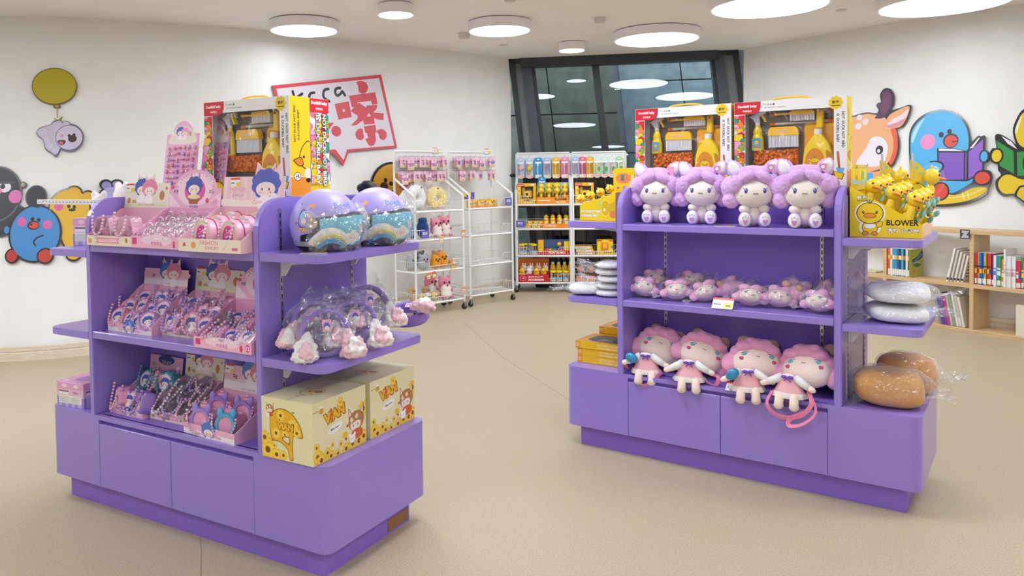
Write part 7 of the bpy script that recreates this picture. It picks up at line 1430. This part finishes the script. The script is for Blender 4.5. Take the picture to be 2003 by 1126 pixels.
t = thing('xylophone_box', 'boxed toy xylophone with duck on the third rack shelf', 'toy box', ra('R3', .275, .03, zz[2]), RACK['R3'][2]); b = MB(); b.box(0, 0, 0, .4, .14, .06, mat('#d8303c', .4)); b.box(0, 0, .06, .07, .14, .19, mat('#f3b41e', .4)); b.box(.07, .13, .06, .4, .14, .19, mat('#4a6a9a', .4)); b.box(.33, .0, .06, .4, .14, .17, mat('#f5cd1e', .4)); b.build('carton', t)
b = MB()
for i in range(8): b.box(.085 + i * .029, .02, .062, .11 + i * .029, .1 - i * .004, .075, mat(['#e8483c', '#f08a2a', '#f3cd1e', '#5ab04a', '#3a9ad8', '#4a5ac0', '#8a4ab8', '#e86a9a'][i], .35))
b.build('key_bars', t); b = MB(); b.ell((.27, .09, .13), (.03, .025, .03), YD, 10, 8); b.ell((.27, .066, .125), (.014, .008, .006), OBILL, 7, 5); b.build('duck', t); p = Pr(.0004); duck(p, .035, .06, .03); p.text('PLAY MUSIC', .24, .03, .028, '#fdf3d8', 0, .05, w=.2); duck(p, .365, .11, .026); p.rect(.12, .05, .3, .056, '#f3cd1e'); p.build('print', t)
# bottom shelf: accordion tray, jars, bottles
def tx_acc(p, w, l):
    p.rect(0, 0, w, l, '#cf1f2e'); p.text('ACCORDION', w * .58, l * .32, l * .27, '#fff6ee', 0, .06, w=w * .5); p.text('悦动手风琴', w * .58, l * .7, l * .26, '#f6d8d8', 0, .02, w=w * .48); p.ell(w * .17, l * .52, w * .1, l * .33, '#f6d8d8'); p.ell(w * .17, l * .52, w * .088, l * .29, '#cf1f2e'); p.text('VIBI', w * .17, l * .52, l * .16, '#f6d8d8', 0, .04)
toy_tray('R3', .01, .0, zz[3], .4, .24, .095, .2, '#e8842a', 'red fronted counter tray lettered ACCORDION with bellows toys', tx_acc, .08, '#ee7a2a')
def bellows(label, loc, rz, col, head, src=None):
    if src: return dup(src, loc, rz, label)
    t = thing('bellows_toy', label, 'toy accordion', loc, rz, 'toy accordions in the red tray'); b = MB(); pr = []
    for i in range(7): pr += [(.034, .01 * i), (.038, .01 * i + .005)]
    b.lathe(pr + [(.034, .07)], mat(col, .4), 16, sy=.8); b.build('bellows', t)
    b = MB(); hm_ = mat(head, .4); b.ell((0, 0, .105), (.036, .032, .034), hm_, 12, 9); b.ell((0, 0, .076), (.04, .034, .012), hm_, 12, 6)
    if head == '#f4f2f0':
        for sx in (-1, 1): b.ell((sx * .015, 0, .148), (.009, .007, .024), hm_, 8, 6)
    h = b.build('head', t); b = MB()
    if head != '#f4f2f0': b.ell((0, -.033, .098), (.016, .01, .007), OBILL, 8, 6); b.tube([(.028 * math.cos(R(a)), 0, .145 + .018 * math.sin(R(a))) for a in range(-20, 201, 22)], .005, OBILL, 5)
    for sx in (-1, 1): b.ell((sx * .014, -.03, .112), (.003, .003, .005), BKK, 6, 5)
    b.build('face', h); return t
for i, (c, hd) in enumerate((('#f2a01e', '#f5cb1e'), ('#d41f4a', '#f4f2f0'), ('#f2a01e', '#f5cb1e'), ('#e86a1e', '#f5cb1e'))):
    lb = '%s toy accordion, %s in the front row of the red tray' % ('white rabbit' if hd == '#f4f2f0' else 'yellow duck', ORD[i]); bellows(lb, ra('R3', .065 + i * .092, .06, zz[3] + .035), RACK['R3'][2], c, hd)
    bellows('%s toy accordion, %s in the back row of the red tray' % ('pink based rabbit', ORD[i]), ra('R3', .09 + i * .092, .15, zz[3] + .06), RACK['R3'][2], '#e8506a', '#f4f2f0')
for i in range(3): jar('yellow lidded jar with blue label, %s on the bottom shelf right of the red tray' % ORD[i], 'R3', .46 + i * .08, .06, zz[3], j0)
bt = None
for i in range(4):
    lb = 'olive yellow bottle with white cap, %s at the back of the bottom rack shelf' % ORD[i]
    if bt is None:
        bt = thing('yellow_bottle', lb, 'bottle', (0, 0, 0), RACK['R3'][2], 'yellow bottles on the bottom shelf'); b = MB(); b.lathe([(.03, 0), (.036, .008), (.036, .15), (.03, .19), (.018, .215)], mat('#d9ae22', .3, 'gloss'), 14, sx=1.1); b.build('bottle', bt); b = MB(); b.lathe([(.02, .213), (.02, .24), (.018, .242)], mat('#efe6c8', .4), 12); b.build('cap', bt)
    o = bt if i == 0 else dup(bt, label=lb); o.location = ra('R3', .46 + i * .075, .17, zz[3])
# half hidden rack
for i in range(3):
    t = thing('flat_yellow_pack', 'white edged yellow pack on the half hidden rack, %s from bottom' % ORD[i], 'toy box', ra('R4', .02 + .015 * (2 - i), .04, zz[2] + i * .037), RACK['R4'][2], 'flat yellow packs'); b = MB(); b.box(0, 0, 0, .22, .2, .035, mat('#f0ae2c', .4), .001); b.build('box', t); p = Pr(.0004); p.rect(.006, .004, .19, .03, '#e9e2d4'); p.rect(.02, .01, .12, .014, '#8a7a5a'); p.rect(.02, .02, .16, .023, '#a89a7a'); p.build('print', t)
t = thing('toy_telephone_box', 'yellow boxed toy telephone on the half hidden rack', 'toy box', ra('R4', .3, .03, zz[2]), RACK['R4'][2]); b = MB(); b.box(0, 0, 0, .2, .12, .19, mat('#f5cd1e', .4), .001); b.build('carton', t); b = MB(); b.box(.05, -.012, .06, .14, .0, .16, mat('#f0951f', .4), .01); b.box(.07, -.02, .08, .12, -.011, .14, mat('#f7b84a', .4), .006); b.build('telephone', t); p = Pr(.0004); p.rect(.002, .17, .06, .188, '#d4303c'); p.rect(.15, .17, .198, .188, '#d4303c'); p.text('TELEPHONE', .13, .03, .018, '#4a2a1a', 0, .04, w=.1); duck(p, .03, .035, .02); p.ell(.185, .1, .013, .02, '#5a8ac8'); p.build('print', t)
for i in range(2):
    t = thing('caramel_pack', 'clear pack with orange bird toy on the half hidden rack, %s one' % ['left', 'right'][i], 'toy pack', ra('R4', .03 + i * .13, .06, zz[3]), RACK['R4'][2], 'clear packs with orange birds'); b = MB(); b.box(0, 0, 0, .12, .12, .07, mat('#d8503c', .4), .002); b.build('base', t); p = Pr(.0004); p.rect(.005, .01, .115, .045, '#e8b07a'); p.text('DUCKBILL', .06, .058, .014, '#f7e0c0', 0, .03); p.build('print', t); b = MB(); b.ell((.06, .06, .15), (.045, .04, .05), mat('#c8803a', .5), 12, 9); b.ell((.06, .06, .2), (.02, .02, .012), mat('#d8402c', .5), 8, 6); b.ell((.06, .02, .145), (.018, .01, .01), OBILL, 8, 6); b.build('bird', t); b = MB(); b.box(.003, .003, .07, .117, .117, .22, FILMT, .02); b.build('film_dome', t, fix=False)
for i in range(3):
    t = thing('flat_orange_pack', 'orange yellow pack glimpsed under the left end shelf, %s' % ['left one', 'middle one', 'right one'][i], 'toy box', ra('R4', .02 + i * .2, .04, zz[1]), RACK['R4'][2], 'flat yellow packs'); b = MB(); b.box(0, 0, 0, .19, .2, .03 + .02 * i, mat(['#f3c41e', '#ee8a1e', '#f0a42a'][i], .4), .001); b.build('box', t); p = Pr(.0004); p.rect(.1, .006, .18, .022, '#d8701a'); p.build('print', t)
# ------------------------------------------------------------------ yellow counter trays on the right unit's upper end shelves
def side_tray(label, loc, rz, w, d, hl, hr, printf, headf, hh, mirror=False):
    """open counter tray seen from its long side: w along the side, tall end at x = 0 (or at w when mirrored)"""
    t = thing('counter_tray', label, 'display tray', loc, rz); m = mat('#f6d312', .35, 'gloss'); th = .003; b = MB()
    a0, a1 = (hl, hr) if not mirror else (hr, hl)
    for y in (0, d - th): b.prism([(0, 0), (w, 0), (w, a1), (0, a0)], y, y + th, m)
    b.box(th, th, 0, w - th, d - th, th, m); b.box(0, th, 0, th, d - th, a0, m); b.box(w - th, th, 0, w, d - th, a1, mat('#f2c9a4', .5))
    b.build('tray', t); p = Pr(.0003); printf(p); p.build('side_print', t)
    if hh < 0: return t
    b = MB(); x = .004 if not mirror else w - .008
    b.prism(rrect(th, hl - .02, d - th, hl + hh, .03, 4), x, x + .004, m, plane='yz'); hc = b.build('header_card', t)
    p = Pr(.0003); headf(p, d, hl, hh); p.build('header_print', hc, (x + .0043, 0, 0) if not mirror else (x - .0003, d, 0), (0, 0, PI / 2 if not mirror else -PI / 2)); return t
bw, bd, bl, br_ = .285, .4, .228, .06
def blower_print(p):
    p.clip = (.001, .001, bw - .001, bl); duck(p, .08, .105, .05, '#f7dc1e', '#ee9a24')
    p.b = Pr().b; p.bx = []
    sil = ellp(.082, .108, .062, .054, 28); p.poly(sil, '#fbf6dc'); p.ell(.082, .045, .045, .038, '#fbf6dc'); duck_body(p, .082, .108, .052)
    p.text('BLOWER', .21, .067, .026, '#221e1c', 0, .03, w=.125); p.text('清新小风扇', .21, .033, .02, '#f6f2e0', 0, .02, w=.125, edge='#4a4430', ew=.04)
    p.text('甄潮', .05, .178, .018, '#f6f2e0', 0, .03, w=.04, edge='#4a4430', ew=.05); p.rect(.03, .162, .07, .165, '#6a6230')
def blower_head(p, d, h0, hh):
    p.rect(.02, h0 + .01, d - .02, h0 + hh - .02, '#f6e04a'); duck(p, d * .3, h0 + hh * .45, .045); p.poly(spl([(.02, h0 + .01), (d - .02, h0 + .01), (d - .02, h0 + hh * .3), (d * .5, h0 + hh * .2), (.02, h0 + hh * .35)], 3), '#a9d4d8'); p.line([(d * .6, h0 + .02), (d * .62, h0 + hh * .7)], .01, '#f0a42a'); p.ell(d * .7, h0 + hh * .5, .03, .02, '#8ac05a')
side_tray('yellow slanted counter tray lettered BLOWER on the right end shelf', at('B', 1.41, .11, EB['R1'] + .001), tB, bw, bd, bl, br_, blower_print, blower_head, .1)
d0 = None
for r in range(4):
    for i in range(3):
        lb = 'yellow duck fan in the BLOWER tray, %s column, %s rank' % (ORD[i], ORD[r]); x = .055 + i * .082; loc = at('B', 1.41 + x + .012 * (r % 2), .11 + .055 + r * .092, EB['R1'] + .118 - .03 * i + .004 * r)
        m = M.Rotation(tB + R(30), 4, 'Z') @ M.Rotation(R(18), 4, 'Y')
        if d0 is None: d0 = duck_fan(lb, loc, 0, True, 1, grp='duck fans in the BLOWER tray', sc=1.12); o = d0
        else: o = dup(d0, loc, label=lb)
        o.rotation_euler = m.to_euler()
for i in range(2):          # lower rank with fans turned outward
    o = dup(d0, at('B', 1.6 + .045 * i, .16 + i * .12, EB['R1'] + .03), label='lower yellow duck fan by the tray lip, %s one with blue blades out' % ['nearer', 'farther'][i]); o.rotation_euler = (M.Rotation(tB + R(50), 4, 'Z') @ M.Rotation(R(30), 4, 'Y')).to_euler()
for i, (u, v) in enumerate(((1.515, .56), (1.645, .57))):
    t = thing('carded_duck_fan', 'carded duck in profile in a clear blister standing behind the BLOWER tray, %s' % ['left', 'right'][i], 'toy pack', at('B', u, v, EB['R1'] + .001), tB + R(28), 'carded ducks behind the tray')
    b = MB(); b.prism([(-.05, 0), (.02, 0), (.02, .29), (-.015, .33), (-.05, .35)], 0, .003, mat('#f5cb16', .4)); c = b.build('card', t); p = Pr(.0004); p.clip = (-.05, 0, .02, .345)
    for x, z, s in ((-.035, .33, .006), (-.02, .31, .009), (-.03, .29, .006), (-.002, .28, .01), (-.035, .265, .005)): p.ell(x, z, s, s * .8, '#8fc8b4')
    duck_body(p, -.018, .2, .036); p.ell(.012, .235, .012, .012, '#8fc8d8'); p.build('card_print', c, (0, -.0005, 0))
    b = MB(); b.ell((.042, -.012, .265), (.036, .026, .04), YD, 14, 10); b.ell((.04, -.012, .31), (.006, .006, .012), YD, 6, 5); b.ell((.035, -.012, .2), (.02, .018, .03), YD, 10, 8); h = b.build('duck', t); b = MB(); b.ell((.083, -.012, .252), (.024, .012, .009), mat('#ee7a4a', .4), 10, 6); b.build('bill', h); b = MB(); b.ell((.066, -.03, .272), (.005, .004, .006), BKK, 7, 5); b.build('eye', h)
    b = MB(); b.ell((.04, -.014, .25), (.058, .034, .075), FILMT, 18, 12); b.build('blister', t, fix=False); b = MB(); b.box(-.045, -.001, .3, -.035, .001, .38, mat('#c9c5bd', .3)); b.build('hang_strip', t)
nw, nd, nl, nr_ = .215, .3, .155, .085
def nd_print(p):
    p.clip = (.001, .001, nw - .001, nl); p.text('NOT DUCK NOT BIRD', .068, .052, .015, '#fdfbe8', 0, .05, w=.115, edge='#6a5a10', ew=.05); p.text('IS DUCKBILL BABY', .062, .028, .015, '#fdfbe8', 0, .05, w=.1, edge='#6a5a10', ew=.05); p.ell(.155, .07, .028, .045, '#f7e67a'); p.ell(.155, .07, .025, .041, '#e0b81c'); p.poly([(.175, .09), (.215, .11), (.215, .03), (.175, .05)], '#e0b81c'); p.ell(.15, .06, .006, .009, '#f6f2e0'); p.ell(.12, .095, .005, .01, '#7ac8d8'); p.ell(.2, .035, .02, .02, '#e8824a')
def nd_head(p, d, h0, hh):
    p.rect(.01, h0, d - .01, h0 + hh - .01, '#f2cf2a', .02); p.ell(d * .3, h0 + hh * .5, .05, hh * .3, '#ee9a4a'); p.ell(d * .55, h0 + hh * .55, .03, .03, '#f6e27a'); duck(p, d * .8, h0 + hh * .5, .045); p.rect(d * .2, h0 + hh * .1, d * .3, h0 + hh * .2, '#b07ac0')
side_tray('yellow slanted counter tray reading NOT DUCK NOT BIRD on the left end shelf', at('B', .045, .1, EB['L1'] + .001), tB, nw, nd, nl, nr_, nd_print, lambda *a: None, -.03, True)
p0 = None
for i in range(4):
    lb = 'yellow and white duck whistle in the NOT DUCK tray, %s from its low end' % ORD[i]; loc = at('B', .075 + i * .045, .15 + .03 * i, EB['L1'] + .05 + .018 * i)
    if p0 is None: p0 = duck_fan(lb, loc, 0, False, 1, grp='duck whistles', sc=.8); o = p0
    else: o = dup(p0, loc, label=lb)
    o.rotation_euler = (M.Rotation(tB, 4, 'Z') @ M.Rotation(R(-35), 4, 'Y')).to_euler()
# upright card with print beside the NOT DUCK tray (faces the window racks' aisle)
t = thing('duck_poster_card', 'yellow printed header card with game pad and duck behind the left plush', 'card', at('B', .1, .415, EB['L1'] + .001), tB + R(12)); b = MB(); b.prism(rrect(0, 0, .2, .29, .02, 4), 0, .004, mat('#f3d21e', .4)); b.build('card', t)
p = Pr(.0004); p.ell(.06, .23, .045, .03, '#ee8a5a'); p.rect(.045, .215, .065, .25, '#5a8a8a'); p.ell(.12, .23, .018, .018, '#f7e88a'); duck(p, .16, .24, .036); p.rect(.02, .17, .035, .18, '#c84a8a'); p.rect(.055, .165, .075, .185, '#b08ad0'); p.line([(.12, .18), (.14, .16)], .01, '#5ab8c0'); p.text('趣味', .165, .19, .02, '#4a2a4a'); p.build('print', t)

# ------------------------------------------------------------------ bookcase along the right wall
BW = mat('#d9b88c', .45, 'wood', lo='#cfa877', hi='#dfc196', sc=(2, 40, 40)); bk_a = math.atan2(-.877, .48)
def bp(s, d, z):
    n_ = V((.877, .48, 0)).normalized(); p = V((4.558, 7.281, 0)) + V((.48, -.877, 0)).normalized() * s + n_ * d; p.z = z; return p
bc = thing('bookcase', 'low light wood bookcase along the right wall', 'bookcase', bp(0, 0, 0), bk_a)
def bb(name, s0, d0, z0, s1, d1, z1, m=BW): b = MB(); b.box(s0, d0, z0, s1, d1, z1, m, .0015); return b.build(name, bc)
bb('top_board', -1.4, -.012, .905, 1.9, .28, .942); bb('shelf_board', -1.38, 0, .413, 1.88, .27, .45); bb('bottom_board', -1.38, 0, .0, 1.88, .27, .035)
for s in (-1.4, -.568, .25, 1.06, 1.86):
    bb('divider', s, .0, .035, s + .036, .27, .413); bb('divider', s, .0, .45, s + .036, .27, .905)
t = thing('letter_tag', 'dark tag with white letter Z hanging from the bookcase top', 'tag', bp(.175, -.016, .86), bk_a); b = MB(); b.box(0, 0, 0, .085, .003, .085, mat('#4a4648', .4)); b.build('plate', t); p = Pr(.0004); p.text('Z', .045, .042, .06, '#b9b6b8', 0, .06, edge='#f2f0f0', ew=.03); p.build('lettering', t)
nb = [0]
def book(s, d, z, w, dp, h, col, label, lean=0, bands=(), cover=None):
    t = thing('book', label, 'book', bp(s, d, z), bk_a, 'books in the bookcase', rot=(0, R(lean), bk_a))
    b = MB(); b.box(0, 0, 0, w, dp, h, mat(col, .45)); b.build('cover', t); b = MB(); b.box(.0015, .002, h - .0002, w - .0015, dp + .001, h + .0005, mat('#ece6d8', .7)); b.box(.0015, dp - .0005, .002, w - .0015, dp + .0006, h - .002, mat('#ece6d8', .7)); b.build('pages', t)
    p = Pr(.0004)
    for z0, z1, c in bands: p.rect(.0005, h * z0, w - .0005, h * z1, c)
    if bands: p.build('spine_print', t)
    if cover:
        p = Pr(.0004); cover(p, dp, h); p.build('cover_print', t, (w, 0, 0), (0, 0, PI / 2))
    nb[0] += 1; return t
ql = random.Random(9); s = .292; z = .451
spines = [('#d42a34', '#f2c21e')] * 1 + [('#b8b02a', '#c83a3a'), ('#2a62c8', '#f0c21e'), ('#2a62c8', '#f0c21e'), ('#b8b02a', '#b83a2a')] + [('#c8242e', '#e8d21e'), ('#d8402c', '#2a3a8a'), ('#7a2a6a', '#2a4a9a')] + [('#e8e8ea', '#3a8ac8'), ('#2aa0d0', '#e8f0f0'), ('#3a9a48', '#f2f2e8'), ('#ee8a2a', '#f2e8c8')] + [('#ecebe6', '#c8c4bc')] * 3 + [('#eee6ea', '#d87aa0'), ('#ecebe6', '#c8c4bc'), ('#d8285a', '#f2f0ee'), ('#d8285a', '#3a4a9a'), ('#3a9a4a', '#f2e84a')]
for i, (c1, c2) in enumerate(spines):
    w = .0165 + .002 * (i % 3); h = (.29 if i < 8 else .275 - .03 * (i in (11, 17, 18)) + .06 * (i == 12))
    book(s, .01 + .008 * (i % 2), z, w, .19, h, c1, '%s spined book, %s in the fullest compartment' % (['red', 'olive', 'blue', 'blue', 'olive', 'red', 'orange red', 'plum', 'white', 'sky blue', 'green', 'orange', 'white', 'white', 'white', 'pale pink', 'white', 'crimson', 'crimson', 'green'][i], ORD[i]), 0, ((.04, .2, '#f0ece0'), (.36, .5, c2), (.55, .6, '#3a2a2a' if i < 8 else c2))); s += w + .0012
t = thing('bookend', 'white perforated metal bookend right of the full book row', 'bookend', bp(s + .004, .01, z), bk_a); b = MB(); b.prism(rrect(.0, .0, .14, .27, .04, 5), 0, .002, mat('#e6e4e0', .35), plane='yz'); b.box(0, 0, 0, .06, .14, .0015, mat('#e6e4e0', .35)); b.build('plate', t)
for i in range(3): book(.72 + i * .03, .02, z, .028, .2, .3, ['#2a4a6a', '#d8742a', '#4a8a5a'][i], '%s book past the bookend at the picture right edge' % ['dark blue', 'orange', 'green'][i], 0, ((.05, .3, '#ee9a3a'),))
s = -.522
for i, c in enumerate(('#ea5a2c', '#e8e2d4', '#3a9ac8', '#3a9ac8', '#2a6a9a', '#2a3a5a', '#3ab0d0', '#2a3a4a', '#e8e8e0', '#3a4a2a')):
    book(s, .012, z, .021, .18, .27, c, '%s spined book, %s from the left divider' % (['orange', 'cream', 'sky blue', 'light blue', 'steel blue', 'navy', 'cyan', 'charcoal', 'white', 'dark olive'][i], ORD[i]), 0, ((.03, .25, '#efe9dc'), (.6, .75, ['#f2c84a', '#d8863a', '#f2f2f0'][i % 3]))); s += .0222
def cov(p, d, h):
    p.rect(0, 0, d, h, '#a8a83a'); p.poly(spl([(.01, h * .6), (d * .6, h * .75), (d - .01, h * .95), (d - .01, h * .7), (d * .4, h * .55)], 3), '#2a3a2a'); p.poly([(.02, h * .5), (d * .9, h * .85), (d * .95, h * .78), (.03, h * .44)], '#4a7ac0'); p.ell(d * .5, h * .42, d * .3, h * .07, '#3a6a3a'); p.ell(d * .25, h * .2, .02, .02, '#e85a2c')
book(s, .0, z, .02, .2, .27, '#8a8a2a', 'olive comic with car on its cover at the end of the left row', -2, (), cov)
for i in range(5): book(.035 + i * .026, .02 + .012 * i, z, .018, .2, .32 - .016 * i, ['#e9e6de', '#d8d2c6', '#efece6', '#e2ddd2', '#f0eeea'][i], 'thin white book leaning right on the divider, %s of five' % ORD[i], 12, ((.05, .12, '#3a3430'),), (lambda p, d, h: [p.rect(.02, h * (.2 + .12 * k), d * (.4 + .1 * (k % 3)), h * (.24 + .12 * k), '#5a524a') for k in range(5)]) if i == 4 else None)
for i, c in enumerate(('#8a8a94', '#5a4a8a', '#7a4a9a', '#c83a84', '#b8b8ac', '#9aa08a', '#d8d4c6', '#c8c4b0', '#e2dccb')):
    book(-.03 + i * .026, .03, .036, .022, .19, .29 - .006 * (i % 3), c, '%s book leaning left in the lower compartment, %s of nine' % (['grey', 'indigo', 'violet', 'magenta', 'stone', 'sage', 'ivory', 'khaki', 'cream'][i], ORD[i]), -11, ((.05, .3, '#e2ddd2'),) if i > 5 else ())
book(.62, .03, .036, .09, .2, .27, '#e6dfc9', 'thick cream book block with black edge at the lower right', 0, ((.0, 1, '#e6dfc9'),)); book(.71, .03, .036, .006, .2, .29, '#2a2a2c', 'thin black folder beside the thick cream block', 0)
t = thing('open_book', 'green and cream open book lying flat in the left compartment', 'book', bp(-.78, .06, .4515), bk_a); b = MB(); b.prism([(-.1, 0), (.1, 0), (.1, .012), (.04, .02), (0, .012), (-.04, .02), (-.1, .012)], 0, .14, mat('#d8d2b4', .6)); b.build('pages', t); b = MB(); b.box(-.105, -.004, -.001, .105, .145, .001, mat('#6a8a4a', .5)); b.build('cover', t)
